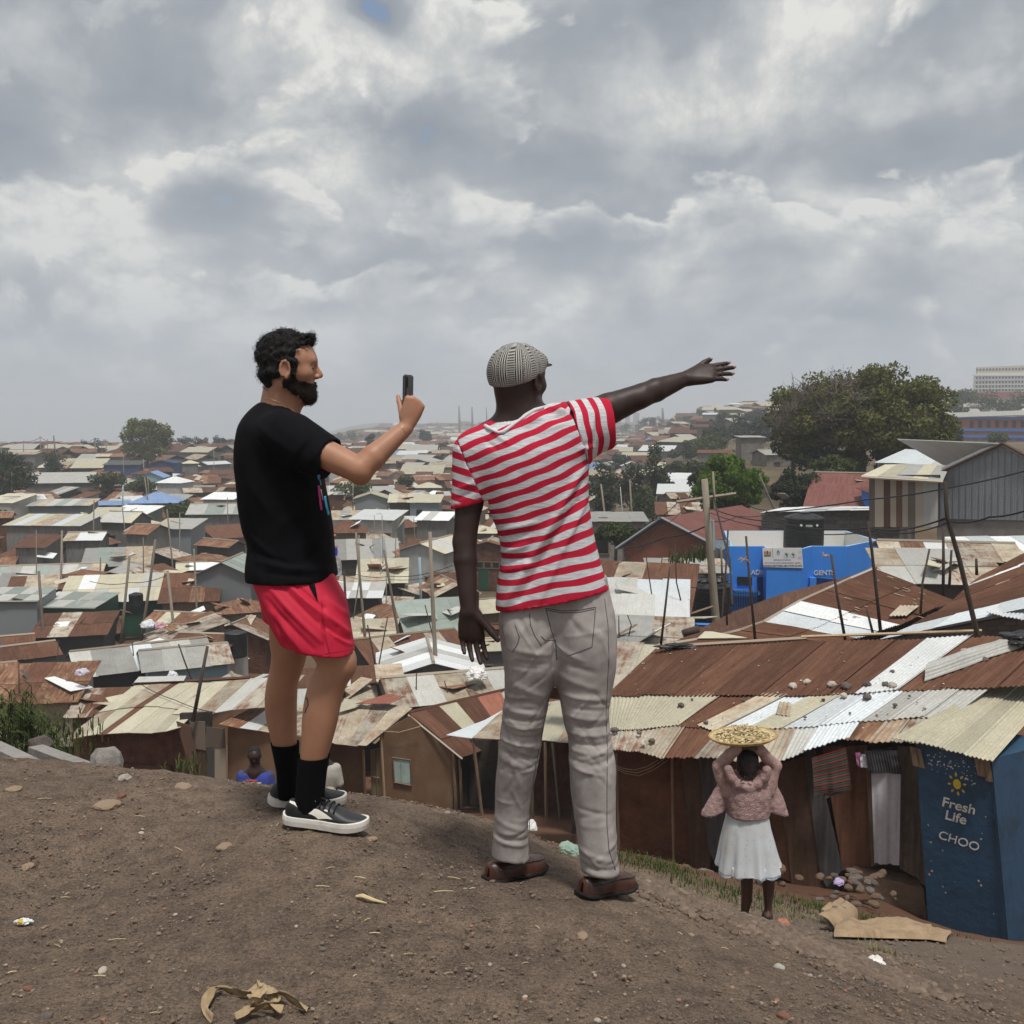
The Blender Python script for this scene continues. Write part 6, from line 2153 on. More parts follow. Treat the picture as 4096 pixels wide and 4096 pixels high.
def leaves(centers,radii,n_each,size,seed,droop=0.0,flat=.0,shell=.45,aspect=2.0,tone_h=True):
 """many small leaf faces spread through clumps -> vertices, faces, tone"""
 r=np.random.RandomState(seed)
 C=np.repeat(np.array(centers),n_each,axis=0)
 R=np.repeat(np.array(radii),n_each,axis=0)
 n=len(C)
 d=r.normal(size=(n,3))
 d/=np.linalg.norm(d,axis=1,keepdims=True)
 rad=shell+(1-shell)*r.rand(n)**.6
 pos=C+d*R*rad[:,None]
 a=r.normal(size=(n,3))
 a[:,2]=a[:,2]*(1-flat)-droop*2
 a/=np.linalg.norm(a,axis=1,keepdims=True)
 b=np.cross(a,d+r.normal(size=(n,3))*.5)
 b/=np.linalg.norm(b,axis=1,keepdims=True)+1e-9
 s=size*(.6+.8*r.rand(n))[:,None]
 V=np.stack([pos-a*s,pos-b*s/aspect,pos+a*s,pos+b*s/aspect],1).reshape(-1,3)
 F_=np.arange(n*4).reshape(-1,4)
 ct=np.repeat(r.rand(len(centers)),n_each)
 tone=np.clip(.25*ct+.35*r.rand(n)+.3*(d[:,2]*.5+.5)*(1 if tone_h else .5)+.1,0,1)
 return V,F_,np.repeat(tone,4)
def flat_np_mesh(name,V,Fq,parent,mat,tone):
 o=np_mesh(name,V,Fq,parent,mat,{'tone':tone})
 o.data.polygons.foreach_set('use_smooth',np.zeros(len(Fq),dtype=bool))
 return o
def tree(label,u,v_top,v_bot,Y,wpx,leaf='mid',n_tip=50,n_leaf=120,size=.16,shape='dome',clump=.85,trunk_r=.16,seed=1,bare=None,name='tree',cat='tree',group=None,v_ground=None,depth=1.0,trunks=1,droop=0.0,crown_from=0.0):
 """crown spans v_top..v_bot and wpx pixels at distance Y"""
 r=random.Random(seed)
 top,bot=P(u,v_top,Y),P(u,v_bot,Y)
 rx=px(Y,wpx)/2
 rz=(top.z-bot.z)/2
 cz=(top.z+bot.z)/2
 g=gz(top.x,Y) if v_ground is None else P(u,v_ground,Y).z
 base=Vector((top.x,Y,min(g,bot.z-.2)))
 root=thing(name,label,cat,base,group)
 tips=[]
 tries=0
 while len(tips)<n_tip and tries<n_tip*40:
  tries+=1
  d=Vector((r.uniform(-1,1),r.uniform(-1,1),r.uniform(-1,1)))
  if d.length>1:
   continue
  if d.length<.45 and r.random()<.6:
   continue
  if shape=='dome':
   if d.z<-.55 and abs(d.x)<.5:
    continue
   p=Vector((d.x*rx*.92,d.y*rx*.92*depth,d.z*rz*.88))
  elif shape=='cone':
   k=1-(d.z*.5+.5)*.85
   p=Vector((d.x*rx*k,d.y*rx*k*depth,d.z*rz*.92))
  elif shape=='flat':
   p=Vector((d.x*rx*.94,d.y*rx*.9*depth,rz*(.55+.4*d.z-.9*(d.x**2+d.y**2)*.5)))
  else:
   p=Vector((d.x*rx*.9,d.y*rx*.9*depth,d.z*rz*.9))
  tips.append(Vector((top.x,Y,cz))+p)
  # trunk and limbs
 fork=base.lerp(Vector((top.x,Y,cz)),.55 if shape!='cone' else .2)
 fork.z=max(fork.z,bot.z+rz*.25) if shape!='cone' else fork.z
 mb=MB()
 for k in range(trunks):
  o_=Vector(((k-(trunks-1)/2)*trunk_r*3,0,0))
  m_=base.lerp(fork,.5)+Vector((r.uniform(-.1,.1),0,0))*rx*.3
  mb.tube([base+o_+Vector((0,0,-.3)),m_+o_*1.3,fork+o_*1.6],[trunk_r*1.25,trunk_r,trunk_r*.8],8)
  if shape=='cone':
   mb.tube([fork+o_*1.6,Vector((top.x,Y,top.z-rz*.1))+o_],[trunk_r*.8,trunk_r*.2],6)
 mb.build('trunk',bark,root,smooth=True)
 lb=MB()
 for i,t_ in enumerate(tips):
  if shape=='cone':
   s0=Vector((top.x,Y,min(t_.z+.2,top.z)))
   lb.tube([s0,t_],[trunk_r*.25,trunk_r*.08],4,cap=False)
   continue
  m1=fork.lerp(t_,.45)+Vector((r.uniform(-.3,.3),r.uniform(-.3,.3),rz*r.uniform(.05,.3)))
  lb.tube([fork,m1,t_],[trunk_r*.38,trunk_r*.22,trunk_r*.07],4,cap=False)
 lo=lb.build('limbs',bark,root,smooth=True)
 lo['kind']='stuff'
 keep=[t_ for t_ in tips if not (bare and bare(t_))]
 bt=[t_ for t_ in tips if bare and bare(t_)]
 if bt:
  tb=MB()
  for t_ in bt:
   for k in range(26):
    d=Vector((r.gauss(0,1),r.gauss(0,1),abs(r.gauss(.4,.8)))).normalized()*clump*r.uniform(.8,1.7)
    m_=t_+d*.5+Vector((r.uniform(-.1,.1),r.uniform(-.1,.1),.08))*clump
    tb.tube([t_,m_,t_+d],[.022,.014,.006],3,cap=False)
  tw=tb.build('twigs',pmat('bare_twigs',(.16,.135,.11),rough=.95,var=.25),root)
  tw['kind']='stuff'
  V,Fq,tn=leaves([tuple(t_) for t_ in bt],[(clump*1.25,)*3]*len(bt),max(20,n_leaf//3),size*.62,seed+5)
  cr=flat_np_mesh('sparse_leaves',V,Fq,root,LEAF['twig'],tn)
  cr['kind']='stuff'
 if keep:
  rad=[(clump*r.uniform(.75,1.2),clump*r.uniform(.75,1.2),clump*r.uniform(.55,.85)) for _ in keep]
  V,Fq,tn=leaves([tuple(t_) for t_ in keep],rad,n_leaf,size,seed,droop=droop)
  cr=flat_np_mesh('crown',V,Fq,root,LEAF[leaf],tn)
  cr['kind']='stuff'
 return root
_bx=P(3440,1700,75).x
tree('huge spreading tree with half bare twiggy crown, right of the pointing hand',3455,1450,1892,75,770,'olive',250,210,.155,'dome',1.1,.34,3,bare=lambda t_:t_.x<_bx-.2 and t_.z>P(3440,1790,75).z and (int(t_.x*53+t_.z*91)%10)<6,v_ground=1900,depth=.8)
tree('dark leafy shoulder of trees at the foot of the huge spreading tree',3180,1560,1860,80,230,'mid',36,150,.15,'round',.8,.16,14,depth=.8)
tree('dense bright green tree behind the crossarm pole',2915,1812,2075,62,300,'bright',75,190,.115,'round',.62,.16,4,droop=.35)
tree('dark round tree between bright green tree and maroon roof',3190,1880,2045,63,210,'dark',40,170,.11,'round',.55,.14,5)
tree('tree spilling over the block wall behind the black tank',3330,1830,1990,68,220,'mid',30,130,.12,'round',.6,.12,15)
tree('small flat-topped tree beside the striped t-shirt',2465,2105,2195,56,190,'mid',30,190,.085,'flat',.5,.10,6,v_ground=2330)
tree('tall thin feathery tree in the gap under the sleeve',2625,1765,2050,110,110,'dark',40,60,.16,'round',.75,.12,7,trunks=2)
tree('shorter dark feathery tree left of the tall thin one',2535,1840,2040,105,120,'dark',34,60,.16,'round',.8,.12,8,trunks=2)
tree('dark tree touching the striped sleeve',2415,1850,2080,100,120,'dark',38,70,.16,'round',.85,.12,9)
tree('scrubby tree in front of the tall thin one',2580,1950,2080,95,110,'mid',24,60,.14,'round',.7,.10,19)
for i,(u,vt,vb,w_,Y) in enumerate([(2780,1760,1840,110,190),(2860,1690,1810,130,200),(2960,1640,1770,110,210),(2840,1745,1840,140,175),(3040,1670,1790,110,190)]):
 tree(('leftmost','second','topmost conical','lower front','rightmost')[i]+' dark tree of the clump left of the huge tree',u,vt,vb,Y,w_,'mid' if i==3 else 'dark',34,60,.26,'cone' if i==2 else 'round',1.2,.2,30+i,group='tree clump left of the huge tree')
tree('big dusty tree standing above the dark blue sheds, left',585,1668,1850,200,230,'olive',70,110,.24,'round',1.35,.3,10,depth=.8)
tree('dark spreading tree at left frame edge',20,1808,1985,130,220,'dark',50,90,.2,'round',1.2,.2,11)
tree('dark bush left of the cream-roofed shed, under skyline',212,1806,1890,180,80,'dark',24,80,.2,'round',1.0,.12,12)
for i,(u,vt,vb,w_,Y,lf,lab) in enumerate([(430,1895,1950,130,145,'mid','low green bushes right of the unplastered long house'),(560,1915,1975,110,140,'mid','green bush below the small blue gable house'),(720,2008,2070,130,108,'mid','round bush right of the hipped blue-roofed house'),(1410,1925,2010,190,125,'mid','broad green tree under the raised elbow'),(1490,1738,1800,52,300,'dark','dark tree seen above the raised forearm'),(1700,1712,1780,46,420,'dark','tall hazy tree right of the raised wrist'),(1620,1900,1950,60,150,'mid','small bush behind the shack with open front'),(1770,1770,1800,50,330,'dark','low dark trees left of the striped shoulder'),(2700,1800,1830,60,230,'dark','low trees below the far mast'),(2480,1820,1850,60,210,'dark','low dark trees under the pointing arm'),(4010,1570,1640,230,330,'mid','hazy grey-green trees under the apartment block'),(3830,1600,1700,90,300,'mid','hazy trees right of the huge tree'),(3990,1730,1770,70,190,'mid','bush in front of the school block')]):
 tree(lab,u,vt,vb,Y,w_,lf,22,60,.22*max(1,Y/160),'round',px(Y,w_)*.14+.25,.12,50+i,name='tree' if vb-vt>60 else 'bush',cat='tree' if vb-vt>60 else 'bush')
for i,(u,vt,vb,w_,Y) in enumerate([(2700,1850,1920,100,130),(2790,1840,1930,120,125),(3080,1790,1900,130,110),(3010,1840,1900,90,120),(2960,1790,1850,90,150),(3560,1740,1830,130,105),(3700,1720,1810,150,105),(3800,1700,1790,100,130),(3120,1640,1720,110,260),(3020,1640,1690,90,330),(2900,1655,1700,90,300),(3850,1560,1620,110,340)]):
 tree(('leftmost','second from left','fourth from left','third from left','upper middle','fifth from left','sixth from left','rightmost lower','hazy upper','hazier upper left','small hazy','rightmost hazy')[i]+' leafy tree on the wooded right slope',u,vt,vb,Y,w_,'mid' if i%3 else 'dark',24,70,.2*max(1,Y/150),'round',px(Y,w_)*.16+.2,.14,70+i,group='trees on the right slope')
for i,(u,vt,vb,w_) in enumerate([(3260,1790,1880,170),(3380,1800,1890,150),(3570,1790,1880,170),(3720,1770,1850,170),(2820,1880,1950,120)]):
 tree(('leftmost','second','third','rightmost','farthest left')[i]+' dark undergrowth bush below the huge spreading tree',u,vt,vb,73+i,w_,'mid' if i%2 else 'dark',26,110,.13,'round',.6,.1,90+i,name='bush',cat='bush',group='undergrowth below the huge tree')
 # far tree lines: shared crowns, each tree its own object
_proto=[]
for k in range(4):
 V,Fq,tn=leaves([tuple(q) for q in np.random.RandomState(k).normal(size=(14,3))*(.45,.45,.33)],[(.45,.45,.36)]*14,30,.15,90+k)
 _proto.append((V,Fq,tn))
_pm=[]
for k,(V,Fq,tn) in enumerate(_proto):
 o=np_mesh('tmp',V,Fq,None,LEAF['dark'],{'tone':tn})
 o.data.polygons.foreach_set('use_smooth',np.zeros(len(Fq),dtype=bool))
 _pm.append(o.data)
 bpy.data.objects.remove(o)
_tk=MB()
_tk.tube([(0,0,-1.6),(0,0,0)],[.07,.04],5)
_tkm=_tk.mesh('trunk')
_tkm.materials.append(bark)
rt=random.Random(40)
LINES=[(680,940,1772,300,11,'skyline trees left of the black t-shirt'),(300,460,1784,300,8,'skyline trees left of the big dusty tree'),(1290,1580,1752,700,13,'hazy trees above the raised forearm'),(2560,2780,1690,650,10,'hazy trees under the pointing hand'),(2780,3080,1668,620,16,'hazy hill trees right of the pointing hand'),(1600,1960,1745,900,10,'faint far trees between the men'),(0,300,1796,290,7,'scattered left skyline trees'),(2400,2600,1715,800,6,'faint far trees below the forearm')]
ORDN=['leftmost','second','third','fourth','fifth','sixth','seventh','eighth','ninth','tenth','eleventh','twelfth','thirteenth','fourteenth','fifteenth','sixteenth','seventeenth','eighteenth','nineteenth','twentieth']
for (u0,u1,v0,Y,n,lab) in LINES:
 for i in range(n):
  u=u0+(u1-u0)*(i+rt.uniform(.1,.9))/n
  s=px(Y,rt.uniform(14,27))
  y=Y*rt.uniform(.94,1.06)
  c=P(u,v0-rt.uniform(-6,10),y)
  root=thing('distant_tree',(ORDN[i] if i==0 else ORDN[i]+' from left')+' among '+lab,'tree',c-Vector((0,0,s*1.5)),lab)
  cr=bpy.data.objects.new('crown',rt.choice(_pm))
  cr.scale=(s,s,s*rt.uniform(.7,1.15))
  cr.rotation_euler=(0,0,rt.uniform(0,6.28))
  cr.location=(0,0,s*1.5)
  link(cr,root)
  tk=bpy.data.objects.new('trunk',_tkm)
  tk.scale=(s,s,s)
  tk.location=(0,0,s*1.5)
  link(tk,root)
  # far city towers in the haze
for i,(u,vt,w_,Y) in enumerate([(2470,1660,26,1500),(2510,1655,18,1550),(2545,1650,22,1600),(2585,1668,30,1500),(1880,1690,24,1500),(1840,1700,30,1450),(2400,1675,22,1500),(1760,1705,26,1500)]):
 a=P(u,vt,Y)
 mb=MB()
 hh=30+(1700-vt)*Y/FPX
 mb.box((a.x,Y,a.z-hh/2),(px(Y,w_),px(Y,w_),hh))
 for k in range(6):
  mb.box((a.x,Y-px(Y,w_)/2,a.z-2-k*3.4),(px(Y,w_)*.9,.6,1.2),mi=1)
 tag(mb.build('tower_block',[pmat('far_concrete',(.36,.36,.36),rough=.9,var=.1,scale=.05),M['glass']],None,loc=(a.x,Y,a.z-hh)),('nearest to the cap','third left of the tall thin tree','tallest under the pointing arm','widest under the pointing arm','second left of the cap','third left of the cap','leftmost under the pointing arm','farthest left of the cap')[i]+' pale tower block in the skyline haze','tower','towers in the haze')
 # ================================================================ POLES, STICKS AND CABLES
def pole(label,pts,Y,r0,r1=None,mat='polewood',name='wooden_pole',group=None,yoff=0.0,sub=2):
 """traced from top to foot in photo pixels, standing at distance Y"""
 q=[P(u,v,Y) for (u,v) in pts]
 if q[0].z>q[-1].z:
  q=list(reversed(q))
 g=gz(q[0].x,Y)
 d=(q[0]-q[1]).normalized()
 if q[0].z>g+.3 and d.z<-.3 and Y>26:
  q=[q[0]+d*min((q[0].z-g)/-d.z,3.5)]+q
 return stick(name,label,'pole',q,r0*.85,(r1 or r0*.7)*.85,M[mat],group)
PO=[('thick utility pole standing between the two men',[(1720,2128),(1730,2400),(1745,2690)],41,.13),('leaning pole between red shorts and hanging hand',[(1536,2200),(1560,2340),(1588,2505)],50,.10),('grey pole just right of the red shorts',[(1424,2130),(1440,2320),(1456,2505)],50,.10),('thin double pole right of the black t-shirt hem',[(1436,2140),(1440,2300),(1428,2380)],56,.05),('thick pole beside the dark green sheet house',[(155,2284),(165,2430),(177,2572)],56,.12),('tall pole in front of the long grey terrace',[(248,2122),(243,2380)],70,.11),('pole at the left end of the cream-roofed green house',[(518,2224),(492,2490)],60,.12),('leaning pole right of the tank on green wall',[(622,2158),(600,2330),(578,2474)],60,.12),('pole at the green end wall corner',[(670,2282),(700,2556)],58,.12),('pole in front of the rust-roofed open shack',[(776,2195),(788,2458)],61,.09),('tall thin pole right of the grey box house',[(668,2036),(694,2296)],78,.09),('thin pole at the grey box house',[(719,2050),(719,2228)],86,.07),('thin pole right of the broad cream-roofed house',[(376,2002),(373,2218)],86,.08),('pole in front of the white gable house',[(488,2020),(505,2170)],96,.07),('pole by the small blue gable house',[(578,1908),(596,2034)],124,.10),('second thin pole by the blue-roofed house',[(590,1905),(600,2030)],126,.06),('pole against the dark tree at left edge',[(47,1888),(46,1978)],128,.10),('thin blue pole left of the blue-roofed house',[(492,1942),(491,2000)],122,.12,None,'lightblue'),('thin pole left of the terrace washing',[(145,2120),(146,2350)],72,.05),('short pole right of the terrace washing',[(402,2230),(400,2320)],72,.08),('thin pole beside the end block openings',[(573,2150),(574,2295)],72,.06),('thin pole right of the black t-shirt, upper',[(1498,2060),(1496,2120)],95,.05),('thin pole in front of the two-storey house',[(1528,2060),(1534,2330)],70,.05),('thin tall pole right of the two-storey house',[(1583,2130),(1582,2280)],76,.06),('thin pole left of the white-roofed box house',[(1655,2075),(1660,2170)],90,.05),('thin pole beside the dark brown tank',[(1546,2260),(1544,2480)],60,.05),('blue post left of the hanging arm',[(1678,2230),(1684,2370)],66,.16,None,'lightblue'),('slim blue post between the men',[(1525,2155),(1526,2260)],74,.11,None,'lightblue'),('thin pole right of the grey gable house',[(1412,1935),(1412,2000)],115,.08),('dark stump post right of the red shorts',[(1376,2280),(1382,2400)],58,.11,None,'stick'),('pole behind the striped t-shirt, in the gap',[(2404,1936),(2424,2100)],72,.11),('pole in the gap under the pointing arm',[(2519,1918),(2527,2056)],80,.11),('thin white lamp post in the gap',[(2481,1948),(2490,2056)],85,.06,None,'palegrey'),('leaning pole at the dark round tree',[(3036,1895),(3070,1975),(3098,2040)],59,.09),('second utility pole right behind the crossarm pole',[(2852,1886),(2858,2000),(2866,2250)],57,.10),('antenna pole at skyline, left frame edge',[(5,1768),(6,1812)],230,.14),('pole on the left skyline by the tan-roofed house',[(93,1763),(95,1810)],230,.12),('tall pole on the left skyline',[(160,1745),(164,1810)],230,.14),('twin thick pole on the left skyline',[(214,1742),(222,1812)],225,.24),('slim pole on the left skyline',[(189,1755),(190,1806)],235,.1),('pole left of the big dusty tree',[(378,1750),(382,1800)],240,.16),('short pole left of the big dusty tree',[(406,1765),(408,1800)],250,.12),('third pole left of the big dusty tree',[(424,1766),(426,1802)],250,.12),('pole right of the big dusty tree',[(707,1762),(708,1800)],240,.12),('thin pole before the dark blue sheds',[(493,1830),(494,1890)],180,.10),('pole right in front of the blue shed tree',[(573,1835),(577,1900)],170,.12),('thin pole far right of the blue sheds',[(855,1790),(856,1890)],190,.08),('slim pole left of the black t-shirt shoulder',[(920,1800),(922,1880)],200,.07),('slim pole beside the pale box house',[(910,1990),(912,2110)],100,.06),]
for p_ in PO:
 pole(p_[0],p_[1],p_[2],p_[3],p_[4] if len(p_)>4 else None,p_[5] if len(p_)>5 else 'polewood')
 # radio masts on the horizon
for (lab,u,vt,vb,Y,r) in (('tall radio mast left of the striped shoulder',1836,1624,1720,900,.9),('second radio mast between the men',1888,1628,1720,900,.8),('floodlight mast beside the neck of the man in cap',1945,1628,1700,800,.35),('far lattice mast under the pointing arm',2650,1632,1704,720,.8)):
 a,b=P(u,vt,Y),P(u+3,vb,Y)
 o=stick('radio_mast',lab,'mast',[b+Vector((0,0,-15)),b.lerp(a,.5),a],r*1.6,r*.8,M['weather'])
 # main utility pole with crossarm
up=thing('utility_pole','grey utility pole with crossarm left of the bright blue block','pole',P(2866,2490,38))
stick('shaft',None,None,[P(2868,2560,38),P(2864,2486,38),P(2840,2200,38),P(2818,1916,38)],.17,.12,M['polewood'],parent=up,sides=10)
bar('crossarm',up,M['polewood'],P(2705,2008,37.6),P(2942,1974,38.6),.085)
for (u,v) in ((2712,2002),(2760,1996),(2900,1976),(2935,1970)):
 bar('insulator',up,M['iron'],P(u,v,38),P(u,v-14,38),.04)
bar('blue_box',up,M['lightblue'],P(2848,2080,38.2),P(2852,2200,38.2),.12)
sg=thing('street_sign','small pale blue sign plate fixed beside the utility pole','sign',P(2882,2215,39))
poly('plate',sg,pmat('faded_sign_blue',(.34,.47,.55),rough=.7,var=.15,scale=6),vplane((2850,2180,39),(2915,2175,39.3)),[(2850,2164),(2918,2160),(2920,2182),(2890,2200),(2852,2186)],0,.05)
stick('post',None,None,[P(2884,2190,39.06),P(2890,2330,39.06)],.04,.04,M['polewood'],parent=sg)
# sticks stuck through the near roofs
ST=[('crooked thin stick on the rusty roof right of trousers',[(2679,2268),(2660,2440),(2642,2590)],22.5,.035),('thin stick with knotted rag at blue block corner',[(2984,2145),(3000,2340),(3022,2572)],19.6,.035),('thin stick right of the open tank',[(2912,2120),(2900,2340),(2912,2560)],22,.03),('dark stick with plastic shreds in front of GENTS',[(3325,2218),(3350,2390),(3381,2560)],18.8,.035),('tall dark stick at the right corner of the blue block',[(3471,2086),(3487,2200),(3505,2360),(3522,2525)],19.0,.04),('thin bent stick on the streaked rusty roof',[(3718,2196),(3690,2330),(3682,2455)],20.5,.03),('straight stick before the pale grey shed',[(3773,2110),(3774,2250),(3772,2400)],23.5,.045),('thin stick behind the leaning main pole',[(3806,2200),(3797,2350)],24,.04),('short stick at the white roof band',[(3467,2436),(3478,2480),(3491,2532)],18.6,.03),('short stick at the right frame edge roof',[(3905,2234),(3907,2300)],22,.04),('thin forked stick near the open tank left side',[(2700,2180),(2706,2330),(2730,2430)],30,.03),('thin stick below the low shed',[(2585,2230),(2610,2400)],32,.03),('thin curved stick on the pale grey roof',[(2510,2460),(2525,2500),(2515,2545)],24.5,.02),('short upright stick on the pale grey roof',[(2475,2462),(2476,2545)],24.5,.02),('thin stick by the brick gable foot',[(2690,2255),(2686,2340)],40,.03),('stick leaning on the brick gable left',[(2490,2190),(2505,2350)],44,.05),('thin pole beside the open tank front',[(2900,2290),(2888,2470)],37,.045),('left one of two crossed sticks right of the shorts hem',[(1470,2500),(1490,2600),(1506,2690)],40,.045),('right one of two crossed sticks right of the shorts hem',[(1550,2470),(1528,2590),(1510,2690)],40,.04),('thin stick in front of the patched roof gable',[(1666,2690),(1664,2830)],35.5,.035),('leaning thin stick on the patched roof',[(1778,2724),(1802,2812)],35.5,.03),('thin pole on the rusty gable roof',[(1700,2420),(1735,2560)],44,.04),('long thin stick leaning on the pale blue hut',[(714,2576),(740,2650),(764,2712)],42,.045),('thin stick on grey-roofed long hut',[(528,2560),(530,2580)],46,.03),('slim stick left of the grey-roofed long hut',[(232,2560),(232,2650)],43,.03),('slim stick at the small brown shack',[(75,2650),(76,2720)],39,.03)]
for (lab,pts,Y,r) in ST:
 pole(lab,pts,Y,r,r*.75,'stick','roof_stick')
pole('thick dark pole leaning over the rust roofs at right',[(3780,1927),(3788,2069),(3838,2240),(3905,2520),(3979,2758)],16.4,.055,.035,'stick','leaning_pole')
# rags on the stick ends
for i,(u,v,Y,lab) in enumerate(((3300,2226,18.8,'frayed orange and white plastic on the stick before GENTS'),(2975,2240,19.6,'knotted rag tied on the thin stick at blue block corner'),(3500,2272,19.0,'pale rag tied on the tall dark stick'))):
 rg=MB()
 rr=random.Random(i)
 for k in range(9):
  c=P(u,v,Y)
  a=c+Vector((rr.uniform(-.12,.14),rr.uniform(-.04,.04),rr.uniform(-.06,.08)))
  rg.tube([c,c.lerp(a,.5)+Vector((0,0,.02)),a],[.012,.01,.004],4)
 tag(rg.build('rag',pmat('frayed_plastic',(.42,.27,.19),rough=.9,var=.4,scale=20),None,loc=P(u,v,Y)),lab,'rag','rags tied to sticks')
def cable(label,pts,r,sag=0.0,group='overhead cables'):
 q=[P(*p) for p in pts]
 out=[]
 for a,b in zip(q[:-1],q[1:]):
  for k in range(10):
   f=k/10
   out.append(a.lerp(b,f)+Vector((0,0,-sag*4*f*(1-f))))
 out.append(q[-1])
 mb=MB()
 mb.tube(out,r,5)
 return tag(mb.build('power_cable',M['cable'],None,smooth=True,loc=q[0]),label,'cable',group)
CB=[('thick black cable crossing the grey gable shed',[(4180,1862,40),(3790,1952,42),(3470,1998,46),(3060,2050,52)],.035,.06),('black cable sagging in front of the block house',[(2838,2030,38),(3120,2088,30),(3480,2110,22),(3790,2070,16.5)],.018,.12),('second sagging cable before the block house',[(2838,2050,38),(3160,2118,30),(3500,2122,22),(3795,2090,16.5)],.014,.12),('cable from leaning pole to right frame edge',[(3790,2085,16.4),(3960,2068,15),(4180,2010,14)],.014,.05),('cable from utility pole down to brick gable',[(2836,2098,38),(2660,2150,42),(2490,2190,48)],.03,.1),('thin cable from crossarm to lower left',[(2715,2006,38),(2600,2090,40),(2440,2180,42)],.014,.1),('thin cable dropping from crossarm across brick gable',[(2760,2000,38),(2640,2110,36),(2460,2260,33)],.012,.15),('heavy cable along the utility pole to blue block',[(2850,1960,38),(2880,2090,34),(2920,2240,28),(2930,2420,24)],.03,.05),('cable from crossarm to the bright green tree',[(2940,1976,38),(3060,2040,36),(3200,2085,32)],.016,.15),('cable from utility pole to the maroon roof',[(2838,2085,38),(2950,2065,44),(3090,2050,50)],.02,.1),('cable between the men above the tin roofs',[(1375,2280,58),(1560,2305,55),(1810,2262,50)],.018,.2),('second cable between the men',[(1375,2298,58),(1560,2318,55),(1810,2280,50)],.014,.2),('cable across the cream-roofed green house',[(360,2325,62),(520,2330,60),(670,2300,58)],.02,.15),('skyline cable at the far left',[(6,1772,230),(95,1766,230),(162,1748,230),(214,1765,225)],.05,.4),('skyline cable toward the big dusty tree',[(214,1766,225),(300,1768,230),(380,1754,240)],.05,.5),('cable over the mud hut roof',[(560,2735,33),(700,2800,31),(860,2850,29)],.012,.05)]
for c_ in CB:
 cable(*c_)
 # ================================================================ PEOPLE
def attr(t,name):
 a=t.n.new('ShaderNodeAttribute')
 a.attribute_name=name
 return a.outputs['Fac']
skin_tan=pmat('skin_tan',(.40,.205,.125),rough=.5,var=.10,scale=9,second=(.33,.15,.085),sfac=(.4,.75),sss=.12,bump=.08,bscale=420,dist=.002,spec=.45)
skin_dark=pmat('skin_dark',(.036,.0205,.0165),rough=.5,var=.14,scale=10,second=(.022,.0115,.0095),sfac=(.45,.75),bump=.08,bscale=420,dist=.002,spec=.33)
skin_child=pmat('skin_child',(.075,.04,.03),rough=.5,var=.12,scale=14,spec=.4)
hair_black=pmat('hair_black',(.009,.008,.008),rough=.62,var=.4,scale=120,bump=.7,bscale=260,dist=.01,spec=.35)
beard_mat=pmat('beard_dark',(.022,.014,.011),rough=.7,var=.5,scale=180,bump=.9,bscale=420,dist=.008,spec=.25)
black_tee=pmat('black_cotton',(.0052,.0052,.0068),rough=.92,var=.3,scale=40,bump=.15,bscale=700,dist=.002,spec=.12)
sock_mat=pmat('black_knit',(.0048,.0048,.006),rough=.95,var=.25,scale=60,bump=.3,bscale=500,dist=.003,spec=.1)
red_cloth=pmat('red_polyester',(.50,.012,.042),rough=.68,var=.10,scale=14,bump=.10,bscale=300,dist=.002,spec=.3)
pants_mat=pmat('washed_grey_cotton',(.375,.34,.325),rough=.9,var=.10,scale=30,second=(.255,.228,.218),sfac=(.38,.66),sscale=9,bump=.22,bscale=420,dist=.003,spec=.15)
stitch_mat=pmat('grey_stitching',(.11,.10,.098),rough=.9,var=.2,scale=80)
leather=pmat('brown_leather',(.085,.030,.017),rough=.36,var=.2,scale=22,second=(.035,.012,.008),sfac=(.42,.72),bump=.15,bscale=260,dist=.003,spec=.5)
leather_dk=pmat('dark_brown_leather',(.035,.015,.011),rough=.42,var=.2,scale=22,bump=.15,bscale=260,dist=.003,spec=.5)
rubber=pmat('black_rubber',(.012,.0115,.012),rough=.75,var=.3,scale=40,second=(.05,.042,.035),sfac=(.55,.8),spec=.25)
shoe_grey=pmat('charcoal_leather',(.022,.023,.027),rough=.5,var=.15,scale=24,second=(.045,.043,.043),sfac=(.5,.75),bump=.12,bscale=300,dist=.002,spec=.4)
shoe_blk=pmat('black_leather',(.008,.010,.0105),rough=.45,var=.2,scale=24,spec=.4)
sole_white=pmat('scuffed_white_rubber',(.66,.63,.58),rough=.7,var=.08,scale=20,second=(.44,.38,.32),sfac=(.52,.8),spec=.3)
strip_white=pmat('white_leather',(.74,.71,.64),rough=.55,var=.06,scale=30,spec=.35)
lace_mat=pmat('black_lace',(.010,.010,.012),rough=.9,var=.3,scale=80)
phone_mat=pmat('phone_black',(.018,.019,.022),rough=.35,var=.1,scale=20,spec=.5)
phone_edge=pmat('phone_grey_edge',(.06,.065,.07),rough=.4,var=.1,scale=20,spec=.5)
gold_mat=pmat('fine_chain',(.55,.42,.30),rough=.35,var=.1,scale=50,metallic=.7)
nail_mat=pmat('nail',(.42,.25,.21),rough=.4,var=.08,scale=50)
eye_w=pmat('eye_white',(.6,.57,.53),rough=.25,var=.05,scale=50)
eye_d=pmat('eye_dark',(.012,.008,.006),rough=.2,var=.05,scale=50)
tattoo=pmat('tattoo_ink',(.045,.045,.06),rough=.7,var=.2,scale=80)
